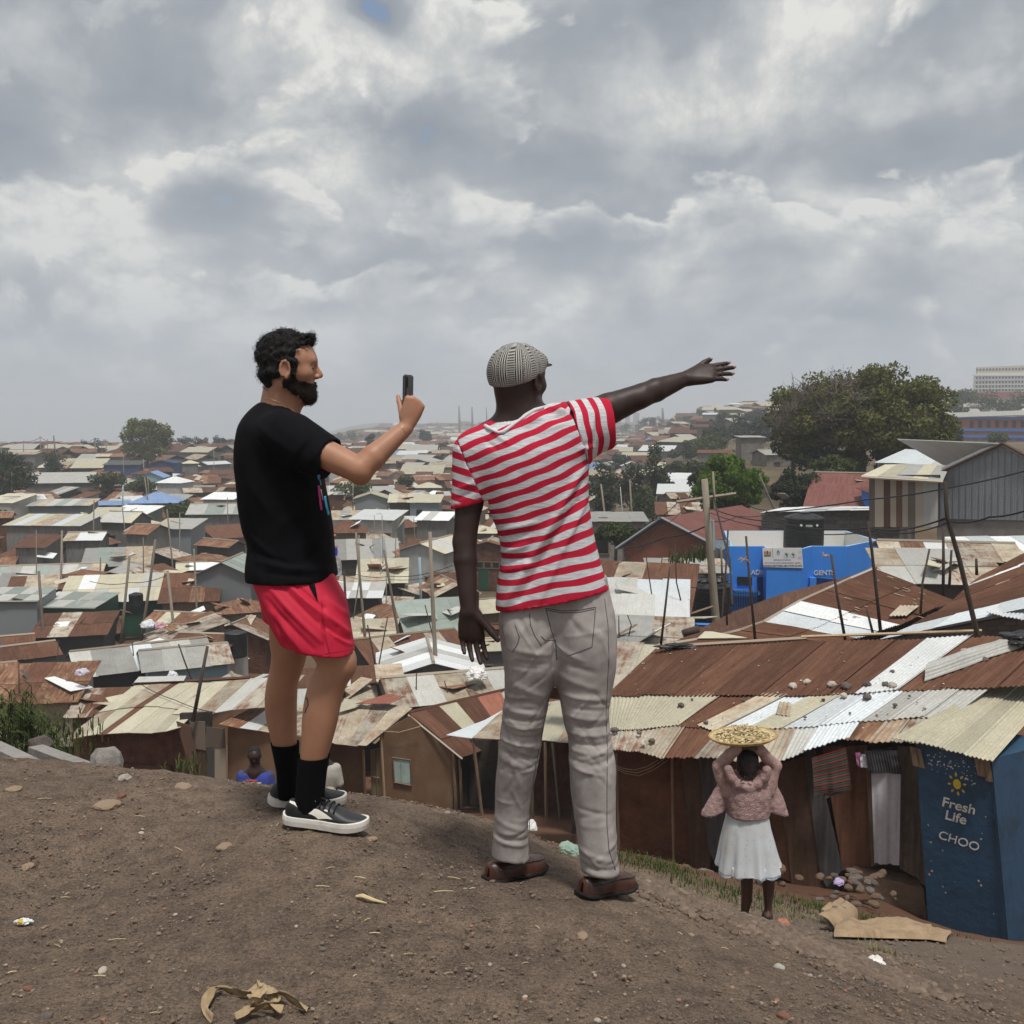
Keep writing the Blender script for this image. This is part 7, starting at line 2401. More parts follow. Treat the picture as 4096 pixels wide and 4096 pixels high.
def shoe(parent,heel,toe,up,width,mats,kind,near=-1):
 """sneaker or loafer: lofted upper over a rounded sole; near = side (+1/-1) that carries the trim"""
 heel,toe=Vector(heel),Vector(toe)
 L=(toe-heel).length
 F_=Frame(heel,toe-heel,up)
 so=thing_part=None
 tv=[0,.02,.06,.15,.3,.42,.55,.7,.8,.9,.96,.99,1.0]
 if kind=='sneaker':
  wv=[.0,.022,.034,.040,.040,.041,.045,.050,.049,.041,.030,.016,.0]
  hv=[.048,.068,.085,.088,.074,.090,.086,.066,.053,.045,.039,.036,.034]
  th=.034
 else:
  wv=[.0,.022,.034,.040,.039,.040,.044,.049,.048,.042,.032,.018,.0]
  hv=[.045,.058,.066,.064,.060,.068,.074,.066,.058,.050,.042,.036,.030]
  th=.013
 W=lambda t:np.interp(t,tv,wv)/.05*width/2
 Hh=lambda t:np.interp(t,tv,hv)
 rock=lambda t:.012*max(0,(t-.72)/.28)**2+.004*max(0,(.08-t)/.08)
 def S(t,th_,grow=0.0):
  """surface of the upper: th_ 0 = near bottom edge .. 1 = far bottom edge over the top"""
  an=math.pi*th_
  cw=math.cos(an)
  sw=math.sin(an)
  e=2.0/2.7
  y=math.copysign(abs(cw)**e,cw)*(W(t)+grow)*.97
  z=abs(sw)**e*(Hh(t)-th*.6+grow)+th*.6
  return F_(t*L,near*y,z+rock(t))
 ts=[i/40 for i in range(41)]
 ts=[0.5-0.5*math.cos(math.pi*t) for t in ts]
 up_=MB()
 up_.grid([[S(min(max(t,.002),.998),k/20) for k in range(21)] for t in ts])
 body=up_.build('shoe',mats['upper'],parent,smooth=True)
 out=[]
 for t in ts:
  out.append((t,W(t)*1.06+.003))
 loop=[(t,w) for t,w in out]+[(t,-w) for t,w in reversed(out[1:-1])]
 rows=[]
 for (z,g) in ((0.0,-.005),(.003,0.0),(th*.6,.0015),(th,.0),(th*1.02,-.006)):
  rows.append([F_((t-.5)*(L+2*(g+.006))+.5*L,near*(math.copysign(max(abs(w)+g,.0),w)),z+rock(t)) for t,w in loop])
 sb=MB()
 sb.grid(rows,close=True)
 sb.face(list(reversed(rows[0])))
 sb.face(rows[-1])
 sb.build('sole',mats['sole'],body,smooth=False)
 def strip(cu,cl,name,mat,grow=.0018,n=18,m=5):
  g=MB()
  rows_=[]
  for i in range(n+1):
   f=i/n
   tu=np.interp(f,[0,.33,.66,1],[c[0] for c in cu])
   hu=np.interp(f,[0,.33,.66,1],[c[1] for c in cu])
   tl=np.interp(f,[0,.33,.66,1],[c[0] for c in cl])
   hl=np.interp(f,[0,.33,.66,1],[c[1] for c in cl])
   rows_.append([S(tl+(tu-tl)*k/m,hl+(hu-hl)*k/m,grow) for k in range(m+1)])
  g.grid(rows_)
  return g.build(name,mat,body,smooth=True)
 if kind=='sneaker':
  strip([(.07,.40),(.24,.30),(.45,.22),(.63,.11)],[(.07,.33),(.22,.21),(.36,.13),(.45,.055)],'side_stripe',mats['strip'])
  strip([(.05,.30),(.2,.19),(.33,.12),(.42,.06)],[(.04,.04),(.15,.04),(.28,.04),(.40,.04)],'heel_panel',mats['dark'],.0012)
  strip([(.66,.10),(.78,.17),(.9,.20),(.985,.22)],[(.55,.04),(.7,.04),(.85,.04),(.97,.04)],'toe_guard',mats['dark'],.0014)
  strip([(.50,.265),(.517,.262),(.533,.258),(.55,.255)],[(.51,.225),(.527,.222),(.543,.218),(.56,.215)],'logo_tab',mats['strip'],.003,4,2)
  tg=MB()
  tg.grid([[F_(L*(.30+.16*(1-f)),near*(q-.5)*.05,.075+.055*f-.012*(2*q-1)**2) for q in (0,.25,.5,.75,1)] for f in (0,.3,.6,.85,1)])
  tg.grid([[F_(L*(.30+.16*(1-f))-.010,near*(q-.5)*.05,.075+.055*f-.012*(2*q-1)**2) for q in (0,.25,.5,.75,1)] for f in (0,.3,.6,.85,1)])
  tg.build('tongue',mats['upper'],body,smooth=True)
  em=MB()
  em.tube([F_(L*.395,near*.030,.098),F_(L*.375,near*.031,.108),F_(L*.385,near*.030,.117)],.0028,5)
  em.tube([F_(L*.375,near*.031,.108),F_(L*.362,near*.031,.103)],.0025,5)
  em.build('tongue_emblem',mats['strip'],body,smooth=True)
  for i,t in enumerate((.46,.52,.58,.64)):
   lb=MB()
   lb.tube([S(t-.012,.18+.5*k/8+.07,.004) for k in range(9)],.0032,6)
   lb.build('lace',mats['lace'],body,smooth=True)
  bw=MB()
  for sgn in (-1,1):
   c0=S(.43,.45,.006)
   bw.tube([c0,c0+F_.f*.012*sgn+F_.u*.016+F_.l*near*.014,c0+F_.f*.028*sgn+F_.u*.014+F_.l*near*.02,c0+F_.f*.022*sgn+F_.u*.002+F_.l*near*.018,c0],.0036,6)
  bw.build('lace_bow',mats['lace'],body,smooth=True)
 else:
  strip([(.02,.52),(.03,.52),(.05,.5),(.06,.5)],[(.02,.04),(.1,.03),(.2,.03),(.28,.03)],'heel_counter',mats['dark'],.0012)
  strip([(.10,.40),(.28,.42),(.45,.40),(.62,.30)],[(.10,.24),(.28,.20),(.42,.19),(.60,.26)],'collar_band',mats['dark'],.0024)
  sm=MB()
  sm.tube([S(t,.19+.10*max(0,(t-.5)/.45),.003) for t in [.08+.88*i/20 for i in range(21)]],.0022,5)
  sm.build('apron_seam',mats['dark'],body,smooth=True)
 return body
def sock_tube(name,parent,mat,data,n=20):
 mb=MB()
 rows=[]
 for (cx,cy,z,a,b) in ringsP(data):
  rows.append([(cx+a*math.cos(2*math.pi*k/n),cy+b*math.sin(2*math.pi*k/n),z) for k in range(n)])
 mb.grid(rows,close=True)
 return mb.build(name,mat,parent,smooth=True)
 # ---------------------------------------------------------------- man in black t-shirt and red shorts
def build_black_shirt_man():
 base=P(1250,3330,3.62)
 root=thing('person','man in black t-shirt and red shorts raising a phone, standing on the mound','person',base)
 Y0=3.70
 lo,hi=P(900,3420,4.35),P(1760,1280,3.1)
 S=Sdf((lo.x-.05,3.28,lo.z+.02),(P(1720,1280,3.5).x,4.15,P(1100,1300,3.9).z+.02),.0046)
 H=Frame(P(1160,1481,Y0),(1,.16,-.02),(-.02,0,1))
 add_head(S,H)
 S.add(cone(H(-.03,0,-.04),P(1105,1640,Y0),.058,.060),.03)
 S.add(cone(H(.02,0,-.075),P(1130,1670,Y0),.045,.05),.02)
 # trunk under the clothes
 S.add(cone(P(1110,1770,Y0),P(1165,2390,Y0),.10,.10),.05)
 sh=P(1150,1745,3.53)
 el=P(1436,1880,3.43)
 wr=P(1622,1712,3.50)
 fm=el.lerp(wr,.3)
 S.add(cone(P(1110,1740,Y0),sh,.07,.062),.04)
 S.add(cone(sh,sh.lerp(el,.5),.060,.052),.03)
 S.add(cone(sh.lerp(el,.5),el,.052,.044),.008)
 S.add(cone(el,fm,.044,.0425),.006)
 S.add(cone(fm,wr,.0425,.027),.006)
 S.add(ell(el+Vector((.008,0,-.014)),(.03,.03,.034)),.02)
 # right hand closed round the phone: back of the hand to the camera
 d=Vector((.30,.05,.95))
 S_n=Vector((-.25,.95,.05))
 S_s=Vector((-1,-.2,.2))
 add_hand(S,wr+Vector((.008,0,.012)),d,S_n,S_s,curl=(.82,.86,.9,.94),spread=.04,size=.90,k0=1.6,thumb=(.62,.30,.55),k=.006,tcurl=.1)
 # far arm, bent to carry the bottle
 sh2,el2,wr2=P(1130,1750,3.87),P(1150,2010,3.95),P(1225,2190,3.93)
 S.add(cone(sh2,el2,.055,.042),.03)
 S.add(cone(el2,wr2,.042,.027),.016)
 add_hand(S,wr2,(.9,.0,-.25),(0.1,1,0),(.25,.0,.95),curl=(.8,.8,.8,.8),size=.9)
 S.add(loftp(ringsP([(2400,1130,1330,3.60,.08),(2450,1130,1360,3.60,.085),(2560,1190,1398,3.59,.08),(2610,1240,1416,3.59,.072),(2652,1268,1422,3.59,.066),(2688,1256,1415,3.59,.062),(2725,1240,1395,3.59,.058),(2761,1227,1379,3.59,.057),(2797,1219,1368,3.59,.058),(2870,1210,1353,3.59,.058),(2942,1207,1336,3.59,.053),(3014,1203,1314,3.59,.046),(3087,1198,1298,3.59,.04),(3190,1196,1292,3.59,.036)])),.02)
 S.add(loftp(ringsP([(2400,1080,1270,3.81,.085),(2450,1080,1265,3.82,.088),(2570,1082,1240,3.86,.078),(2616,1088,1228,3.86,.070),(2688,1078,1208,3.87,.06),(2725,1069,1194,3.87,.057),(2797,1061,1187,3.88,.058),(2870,1066,1186,3.88,.056),(2942,1083,1186,3.88,.05),(3014,1100,1186,3.88,.043),(3087,1110,1188,3.88,.038),(3150,1112,1190,3.88,.036)])),.02)
 S.add(ell(P(1378,2655,3.59),(.03,.05,.045)),.03)
 V,Fq=S.surface()
 body=np_mesh('body',V,Fq,root,skin_tan)
 bv=bvh_of(V,Fq)
 # hair: curls over the crown
 SH=Sdf(H(0,0,0)+Vector((-.17,-.14,-.12)),H(0,0,0)+Vector((.15,.15,.2)),.0042)
 SH.add(ell(H(-.018,0,.044),(.094,.079,.086),H.axes),.01)
 rnd=random.Random(5)
 for i in range(620):
  th=rnd.uniform(-math.pi,math.pi)
  ph=math.asin(rnd.uniform(-.15,1))
  dx,dy,dz=math.cos(th)*math.cos(ph),math.sin(th)*math.cos(ph),math.sin(ph)
  if dx>.35 and dz<.52:
   continue
  gr=.000+.007*max(0,dz)
  SH.add(ell(H(-.018+dx*(.092+gr),dy*(.077+gr*.6),.044+dz*(.083+gr)),[rnd.uniform(.006,.0125)]*3),.004)
 for i in range(60):
  SH.add(ell(H(.056+rnd.uniform(-.02,.024),rnd.uniform(-.055,.055),.106+rnd.uniform(-.012,.018)),[rnd.uniform(.006,.011)]*3),.004)
 SH.add(cone(H(-.080,-.03,-.02),H(-.066,-.03,-.050),.03,.022),.02)
 SH.add(cone(H(-.080,.03,-.02),H(-.066,.03,-.050),.03,.022),.02)
 for s in (-1,1):
  SH.add(cone(H(.018,s*.072,.03),H(.016,s*.072,-.012),.013,.009),.01)
  SH.add(ell(H(-.05,s*.068,.0),(.026,.016,.03),H.axes),.015)
 SH.sub(cone(H(.10,0,.03),H(.085,0,-.04),.068,.07),.006)
 SH.sub(cone(H(-.012,-.1,.0),H(-.012,-.07,.0),.026,.026),.006)
 SH.sub(cone(H(-.012,.1,.0),H(-.012,.07,.0),.026,.026),.006)
 V2,F2=SH.surface()
 N2=vnormals(V2,F2)
 V2=V2+N2*(nz(V2,260,.003,3)+nz(V2,130,.003,8))[:,None]
 np_mesh('hair',V2,F2,root,hair_black)
 hc=MB()
 for i in rnd.sample(range(len(V2)),1500):
  p0,n0=Vector(V2[i]),Vector(N2[i])
  if n0.length<.5:
   continue
  a0=n0.orthogonal().normalized()
  b0=n0.cross(a0)
  ph,rr_,L_=rnd.uniform(0,6.28),rnd.uniform(.0025,.006),rnd.uniform(.006,.016)
  hc.tube([p0+n0*(L_*k/7-.002)+(a0*math.cos(ph+k*.9)+b0*math.sin(ph+k*.9))*rr_ for k in range(8)],.0006,3,cap=False)
 o=hc.build('hair_curls',hair_black,root,smooth=True)
 o['kind']='stuff'
 # beard: the lower face, a few millimetres proud
 SB=Sdf(H(0,0,0)+Vector((-.06,-.12,-.16)),H(0,0,0)+Vector((.16,.14,.06)),.0040)
 add_head(SB,H)
 RG=Sdf(H(0,0,0)+Vector((-.06,-.12,-.16)),H(0,0,0)+Vector((.16,.14,.06)),.0040)
 for s in (-1,1):
  RG.add(cone(H(.006,s*.07,.0),H(.004,s*.065,-.05),.013,.022),.01)
  RG.add(cone(H(.004,s*.062,-.058),H(.066,s*.03,-.092),.028,.032),.02)
  RG.add(cone(H(.05,s*.045,-.06),H(.078,s*.03,-.066),.018,.016),.02)
  RG.add(cone(H(.086,s*.030,-.056),H(.098,0,-.045),.010,.0085),.006)
 RG.add(ell(H(.074,0,-.094),(.038,.04,.022),H.axes),.02)
 RG.add(cone(H(.02,0,-.088),H(.06,0,-.098),.026,.024),.02)
 RG.sub(ell(H(.094,0,-.066),(.022,.021,.0085),H.axes),.004)
 SB.F=np.maximum(SB.F-.004,RG.F)
 V3,F3=SB.surface()
 N3=vnormals(V3,F3)
 V3=V3+N3*nz(V3,420,.0016,9)[:,None]
 np_mesh('beard',V3,F3,root,beard_mat)
 hc=MB()
 for i in rnd.sample(range(len(V3)),min(2200,len(V3))):
  p0,n0=Vector(V3[i]),Vector(N3[i])
  d0=(n0+Vector((rnd.uniform(-.4,.4),rnd.uniform(-.4,.4),-.5+rnd.uniform(-.4,.3)))).normalized()
  hc.tube([p0-n0*.001,p0+d0*rnd.uniform(.004,.008)],[.0006,.0003],3,cap=False)
 o=hc.build('beard_hairs',beard_mat,root)
 o['kind']='stuff'
 for s in (-1,1):
  eb=MB()
  eb.tube([H(.091,s*.016,.036),H(.089,s*.034,.041),H(.076,s*.052,.036)],[.004,.0045,.0025],6)
  eb.build('eyebrow',hair_black,root,smooth=True)
 for s in (-1,1):
  e=MB()
  e.tube([H(.0815,s*.026,.008),H(.0838,s*.033,.0085),H(.079,s*.042,.008)],[.0028,.004,.0025],6)
  e.build('eye',eye_d,root,smooth=True)
 G=Sdf((P(930,2300,Y0).x-.03,3.30,P(1000,2372,4.06).z),(P(1400,1900,3.5).x+.02,4.06,P(1000,1590,3.9).z),.006)
 G.add(loftp(ringsP([(1596,1062,1140,3.70,.050),(1616,1030,1160,3.70,.066),(1645,1000,1185,3.70,.115),(1690,972,1215,3.70,.17),(1760,955,1245,3.70,.195),(1822,951,1266,3.70,.20),(1910,956,1288,3.70,.195),(2042,966,1316,3.70,.185),(2130,985,1328,3.70,.18),(2181,1001,1334,3.70,.178),(2225,995,1337,3.70,.18),(2265,992,1342,3.70,.187),(2360,1000,1352,3.70,.195)]),power=2.4),.02)
 se=P(1322,1838,3.485)
 G.add(capped(cone(sh+Vector((-.01,.01,.0)),se+(se-sh).normalized()*.05,.094,.070),se,(se-sh)+Vector((.03,0,0))),.045)
 G.add(cone(P(1120,1760,3.87),P(1140,1900,3.93),.086,.07),.045)
 G.cut(P(1180,2326,3.6),(0.02,0,-1))
 G.cut(P(1150,1612,3.7),(.30,-.12,.95))
 G.sub(cone(sh.lerp(el,.62),el,.0555,.052),.004)
 G.sub(cone(H(-.03,0,-.04),P(1105,1660,Y0),.060,.0645),.004)
 V4,F4=G.surface()
 N4=vnormals(V4,F4)
 V4=folds(V4,N4,[(1300,1720,1200,1860,-5,12),(1262,1730,1165,1880,4,12),(1330,1760,1262,1850,4,8),(1050,1700,1190,1800,4,14),(1060,1760,1130,1860,-5,12),(1010,2150,1120,2240,6,12),(1020,2200,1180,2262,-6,12),(1040,2245,1290,2285,7,13),(1060,2285,1240,2305,-5,9),(1320,2050,1200,2200,4,16),(1300,1960,1100,2130,5,22),(1010,1940,1120,2080,4,20),(1320,2160,1220,2250,-5,12)],3.55)
 V4=V4+N4*nz(V4,26,.0016,4)[:,None]
 tee=np_mesh('t_shirt',V4,F4,root,black_tee)
 bt=bvh_of(V4,F4)
 cols=[((.60,.06,.28),[(1272,1945),(1276,1990),(1283,2040)],.0075),((.05,.35,.52),[(1296,1985),(1302,2025),(1312,2060)],.008),((.07,.30,.42),[(1274,1898),(1279,1930)],.005),((.62,.5,.12),[(1283,2018),(1286,2034)],.003),((.6,.58,.55),[(1283,1958),(1291,2000)],.0022),((.65,.12,.36),[(1297,1990),(1303,2012)],.004),((.30,.5,.2),[(1279,1925),(1283,1940)],.003)]
 for i,(c,pts,r) in enumerate(cols):
  surf_line(bt,pts,r,'chest_print',pmat('shirt_print_%d'%i,c,rough=.8,var=.35,scale=120),tee,lift=-r*.72,dense=5)
 surf_line(bv,[(1054,1592),(1075,1594),(1100,1603),(1118,1612)],.0011,'necklace',gold_mat,root)
 surf_line(bv,[(1600,1700),(1612,1714),(1622,1730),(1627,1736)],.0012,'bracelet',gold_mat,root)
 surf_line(bv,[(1225,2790),(1232,2800),(1234,2820),(1226,2835),(1222,2850)],.004,'tattoo',tattoo,root,lift=-.0032,dense=3)
 G=Sdf((P(980,2300,3.6).x-.03,3.38,P(1000,2668,4.05).z),(P(1440,2600,3.4).x+.03,4.05,P(1000,2235,3.4).z),.006)
 G.add(loftp(ringsP([(2225,1030,1318,3.69,.13),(2300,1014,1336,3.67,.142),(2406,1047,1384,3.63,.14),(2500,1086,1402,3.60,.125),(2560,1118,1411,3.59,.118),(2600,1140,1416,3.585,.115),(2665,1172,1421,3.58,.112)])),.02)
 G.add(loftp(ringsP([(2225,1030,1305,3.74,.12),(2300,1012,1305,3.77,.13),(2406,1045,1310,3.81,.13),(2500,1062,1295,3.84,.122),(2601,1077,1270,3.87,.112),(2660,1082,1260,3.87,.11)])),.03)
 G.cut(P(1290,2634,3.47),(-.14,.10,-1))
 G.sub(loftp(ringsP([(2575,1175,1396,3.59,.098),(2720,1190,1400,3.58,.098)])),.004)
 G.sub(loftp(ringsP([(2560,1092,1250,3.865,.095),(2700,1096,1246,3.865,.095)])),.004)
 V5,F5=G.surface()
 N5=vnormals(V5,F5)
 fl=[(1060,2345,1290,2560,6,12),(1110,2340,1330,2540,-5,11),(1150,2345,1340,2500,6,11),(1060,2400,1260,2590,-5,12),(1080,2450,1220,2600,5,13),(1290,2440,1400,2560,6,9),(1280,2480,1405,2590,-5,9),(1300,2400,1395,2500,5,9),(1310,2520,1405,2600,5,7),(1290,2430,1310,2610,-7,6),(1130,2560,1190,2640,-8,14),(1100,2470,1160,2590,-6,12),(1300,2330,1380,2440,4,9),(1180,2350,1300,2440,-5,9)]
 V5=folds(V5,N5,[(a_,b_,c_,d_,A_*1.5,w_*.85) for (a_,b_,c_,d_,A_,w_) in fl],3.5)
 V5=V5+N5*nz(V5,55,.0013,6)[:,None]
 sht=np_mesh('shorts',V5,F5,root,red_cloth)
 bs=bvh_of(V5,F5)
 surf_line(bs,[(1287,2400),(1292,2470),(1300,2540),(1318,2612)],.0013,'side_seam',pmat('red_thread',(.30,.008,.025),rough=.8),sht)
 surf_line(bs,[(1180,2630),(1240,2626),(1330,2610),(1410,2596)],.0010,'hem_stitch',MATS['red_thread'],sht)
 pk=MB()
 pts=[(1228,2318),(1240,2350),(1258,2385),(1272,2408),(1268,2385),(1262,2352),(1256,2328),(1246,2312)]
 ring=[]
 for (u,v) in pts:
  h=bs.ray_cast(EYE,ray(u,v).normalized())
  ring.append((h[0] if h[0] is not None else P(u,v,3.5))-ray(u,v).normalized()*.004)
 pk.face(ring)
 pk.face([p+Vector((0,.004,0)) for p in reversed(ring)])
 pk.build('pocket_lining',black_tee,sht)
 # socks and shoes
 s1=sock_tube('sock',root,sock_mat,[(3022,1193,1320,3.59,.056),(3030,1192,1318,3.59,.056),(3087,1188,1308,3.59,.049),(3159,1182,1300,3.59,.043),(3200,1178,1300,3.59,.043),(3250,1178,1300,3.59,.04)])
 s2=sock_tube('sock',root,sock_mat,[(2970,1083,1196,3.88,.055),(3014,1092,1197,3.88,.051),(3087,1106,1196,3.88,.042),(3140,1108,1198,3.88,.041),(3190,1112,1200,3.88,.04)])
 ms=dict(upper=shoe_grey,sole=sole_white,strip=strip_white,dark=shoe_blk,lace=lace_mat)
 shoe(root,P(1139,3284,3.60),P(1466,3322,3.56),(.10,0,1),.102,ms,'sneaker',near=-1)
 shoe(root,P(1075,3216,3.90),P(1376,3214,4.0),(.02,0,1),.102,ms,'sneaker',near=-1)
 # phone held in the right hand
 ph=thing('phone','black mobile phone held up by man in black t-shirt','phone',P(1630,1625,3.53))
 pc=P(1632,1592,3.535)
 Rz=Matrix.Rotation(math.radians(-14),3,'Z')@Matrix.Rotation(math.radians(1.5),3,'Y')
 b=bmesh.new()
 bmesh.ops.create_cube(b,size=1.0)
 for vv in b.verts:
  vv.co=Vector((vv.co.x*.013,vv.co.y*.078,vv.co.z*.158))
 bmesh.ops.bevel(b,geom=b.edges[:],offset=.0045,segments=3,affect='EDGES')
 me=bpy.data.meshes.new('case')
 b.to_mesh(me)
 b.free()
 me.transform(Matrix.Translation(pc-rootloc(ph))@Rz.to_4x4())
 mesh_obj('case',me,ph,mats=phone_mat)
 mb=MB()
 mb.box(pc+Rz@Vector((0,-.0392,.0)),(.006,.0012,.146),M=Rz)
 mb.build('side_rail',phone_edge,ph)
 mb=MB()
 mb.box(pc+Rz@Vector((-.0069,0,.0)),(.0008,.070,.150),M=Rz)
 mb.build('screen',phone_edge,ph)
 mb=MB()
 mb.box(pc+Rz@Vector((.008,-.012,.053)),(.005,.036,.036),M=Rz)
 mb.build('camera_bump',phone_mat,ph)
 # water bottle in the other hand
 bo=thing('water_bottle','clear water bottle with blue cap held in front of red shorts','bottle',P(1330,2300,3.93))
 prof=[(2300,.030),(2296,.033),(2262,.033),(2240,.030),(2226,.017),(2218,.0135)]
 mb=MB()
 c0=P(1334,2300,3.93)
 rows=[]
 for (v,r) in prof:
  zz=P(1334,v,3.93).z
  rows.append([(c0.x+r*math.cos(k*math.pi/8),c0.y+r*math.sin(k*math.pi/8),zz) for k in range(16)])
 mb.grid(rows,close=True)
 gl=bpy.data.materials.new('clear_plastic')
 gl.use_nodes=True
 pb=gl.node_tree.nodes['Principled BSDF']
 pb.inputs['Base Color'].default_value=(.75,.8,.86,1)
 pb.inputs['Roughness'].default_value=.12
 pb.inputs['Transmission Weight'].default_value=.75
 pb.inputs['IOR'].default_value=1.2
 mb.build('bottle_body',gl,bo,smooth=True)
 mb=MB()
 z1,z2=P(1334,2219,3.93).z,P(1334,2190,3.93).z
 mb.tube([(c0.x,c0.y,z1),(c0.x,c0.y,z2)],[.0175,.0165],16)
 mb.build('cap',pmat('blue_plastic',(.02,.06,.55),rough=.4,var=.05),bo)
 # ---------------------------------------------------------------- man in striped t-shirt
def stripe_build(t,b):
 s=attr(t,'stripe')
 fr=t.math('FRACT',s)
 e=t.math('SUBTRACT',t.math('ABSOLUTE',t.math('SUBTRACT',fr,0.5)),0.25)
 tc=t.n.new('ShaderNodeTexCoord')
 n=t.noise(tc.outputs['Object'],90,3,.6)
 red=t.ramp(t.math('MULTIPLY_ADD',e,30.0,0.5),[(0.0,0.0),(1.0,1.0)])
 heath=t.noise(t.mapping(tc.outputs['Object'],scale=(25,25,260)),1.0,4,.65)
 white=t.mix(t.ramp(heath,[(.4,0.0),(.66,1.0)]),(.62,.63,.65),(.40,.41,.44))
 reds=t.mix(n,(.40,.012,.036),(.50,.020,.050))
 tr=attr(t,'trim')
 c=t.mix(red,white,reds)
 c=t.mix(tr,c,(.45,.016,.042))
 t.lk(c,b.inputs['Base Color'])
 bn=t.new('ShaderNodeBump',Strength=.2,Distance=.002)
 t.lk(t.noise(tc.outputs['Object'],600,3,.6),bn.inputs['Height'])
 t.lk(bn.outputs[0],b.inputs['Normal'])
def cap_build(t,b):
 a,c=attr(t,'ca'),attr(t,'cb')
 s1=t.math('SINE',t.math('MULTIPLY',a,2*math.pi/.0072))
 s2=t.math('SINE',t.math('MULTIPLY',c,2*math.pi/.0072))
 band=t.math('SINE',t.math('MULTIPLY',a,2*math.pi/.048))
 band2=t.math('SINE',t.math('MULTIPLY',c,2*math.pi/.055))
 w1=t.ramp(t.math('MULTIPLY_ADD',s1,.5,.5),[(.4,0.0),(.6,1.0)])
 w2=t.ramp(t.math('MULTIPLY_ADD',s2,.5,.5),[(.4,0.0),(.6,1.0)])
 m1=t.ramp(band,[(0.0,0.0),(.3,1.0)])
 m2=t.ramp(band2,[(0.0,0.0),(.3,1.0)])
 chk=t.mix(m2,w1,t.mix(.5,w1,w2,'DIFFERENCE'))
 fin=t.mix(m1,chk,t.mix(.75,(.30,.30,.30),w2))
 col=t.mix(fin,(.022,.021,.021),(.50,.485,.455))
 tc=t.n.new('ShaderNodeTexCoord')
 n=t.noise(tc.outputs['Object'],300,3,.6)
 col=t.mix(1.0,col,t.ramp(n,[(.3,.75),(.7,1.1)]),'MULTIPLY')
 t.lk(col,b.inputs['Base Color'])
 bn=t.new('ShaderNodeBump',Strength=.35,Distance=.003)
 t.lk(n,bn.inputs['Height'])
 t.lk(bn.outputs[0],b.inputs['Normal'])
def build_striped_man():
 Y0=3.40
 base=P(2230,3540,Y0)
 root=thing('person','man in red and white striped t-shirt and checked flat cap pointing right','person',base)
 S=Sdf((P(1790,2000,3.3).x-.03,3.05,P(1900,2660,3.6).z),(P(2930,1450,3.6).x+.03,3.78,P(2000,1375,3.6).z+.02),.0046)
 H=Frame(P(2080,1533,3.43),(.60,.80,.06),(-.04,-.05,1))
 add_head(S,H,.97,nose=1.15)
 S.add(cone(H(-.035,0,-.03),P(2080,1700,3.42),.064,.070),.03)
 S.add(cone(H(.01,0,-.07),P(2090,1720,3.45),.052,.06),.03)
 S.add(cone(P(2085,1710,3.42),P(1960,1745,3.41),.055,.05),.05)
 S.add(cone(P(2085,1710,3.42),P(2230,1690,3.41),.055,.05),.05)
 S.add(cone(P(2100,1830,Y0),P(2215,2330,Y0),.09,.095),.05)
 # pointing arm
 sh,el,wr=P(2300,1690,3.40),P(2572,1580,3.46),P(2740,1515,3.53)
 S.add(cone(P(2180,1760,Y0),sh,.075,.066),.05)
 S.add(cone(sh,sh.lerp(el,.5),.060,.052),.03)
 S.add(cone(sh.lerp(el,.5),el,.052,.0405),.008)
 fm=el.lerp(wr,.30)
 S.add(cone(el,fm,.040,.040),.006)
 S.add(cone(fm,wr,.040,.0255),.006)
 S.add(ell(el+Vector((-.01,-.02,-.014)),(.026,.026,.026)),.02)
 tips=add_hand(S,wr+Vector((.004,.002,.002)),(.95,.12,.17),(.05,.72,-.70),(-.1,.62,.72),curl=(.02,.04,.09,.14),spread=.045,size=1.0,thumb=(.86,.46,-.08),tcurl=.15)
 # hanging arm
 sh2,el2,wr2=P(1898,1830,3.39),P(1858,2165,3.36),P(1874,2440,3.30)
 S.add(cone(P(2020,1790,Y0),sh2,.075,.062),.05)
 S.add(cone(sh2,sh2.lerp(el2,.55),.056,.045),.03)
 S.add(cone(sh2.lerp(el2,.55),el2,.045,.0385),.012)
 fm2=el2.lerp(wr2,.28)
 S.add(cone(el2,fm2,.0375,.0385),.012)
 S.add(cone(fm2,wr2,.0385,.026),.006)
 tips2=add_hand(S,wr2,(.12,.02,-.99),(.25,-.97,.0),(.97,.25,.05),curl=(.16,.22,.26,.30),spread=.07,size=1.05,thumb=(.85,.55,.35),tcurl=.2)
 V,Fq=S.surface()
 V=V+vnormals(V,Fq)*nz(V,60,.0006,2)[:,None]
 body=np_mesh('body',V,Fq,root,skin_dark)
 nm=MB()
 for i,tp in enumerate(tips):
  if i in (1,2,3,0):
   pass
 for i,(tp,r) in enumerate(zip(tips,(.0078,.008,.0075,.0068,.0085))):
  b=bmesh.new()
  bmesh.ops.create_uvsphere(b,u_segments=10,v_segments=6,radius=1.0)
  me=bpy.data.meshes.new('fingernail')
  for vv in b.verts:
   vv.co=Vector((vv.co.x*.0075,vv.co.y*.0058,vv.co.z*.0058))
  b.to_mesh(me)
  b.free()
  me.transform(Matrix.Translation(tp+Vector((.0026,-.0022,.0026))-rootloc(root)))
  me.polygons.foreach_set('use_smooth',[True]*len(me.polygons))
  mesh_obj('fingernail',me,body,mats=nail_mat)
 C=Sdf(H(0,0,0)+Vector((-.2,-.18,-.1)),H(0,0,0)+Vector((.22,.25,.2)),.0045)
 C.add(ell(H(-.010,0,.046),(.106,.086,.088),H.axes),.01)
 C.add(ell(H(-.050,0,.030),(.064,.080,.080),H.axes),.03)
 C.add(ell(H(.058,0,.072),(.046,.066,.028),H.axes),.03)
 C.cut(H(-.115,0,-.012),H.f*.30-H.u*.95)
 bz=Frame(H(.085,0,.062),H.f*.97-H.u*.10,H.u)
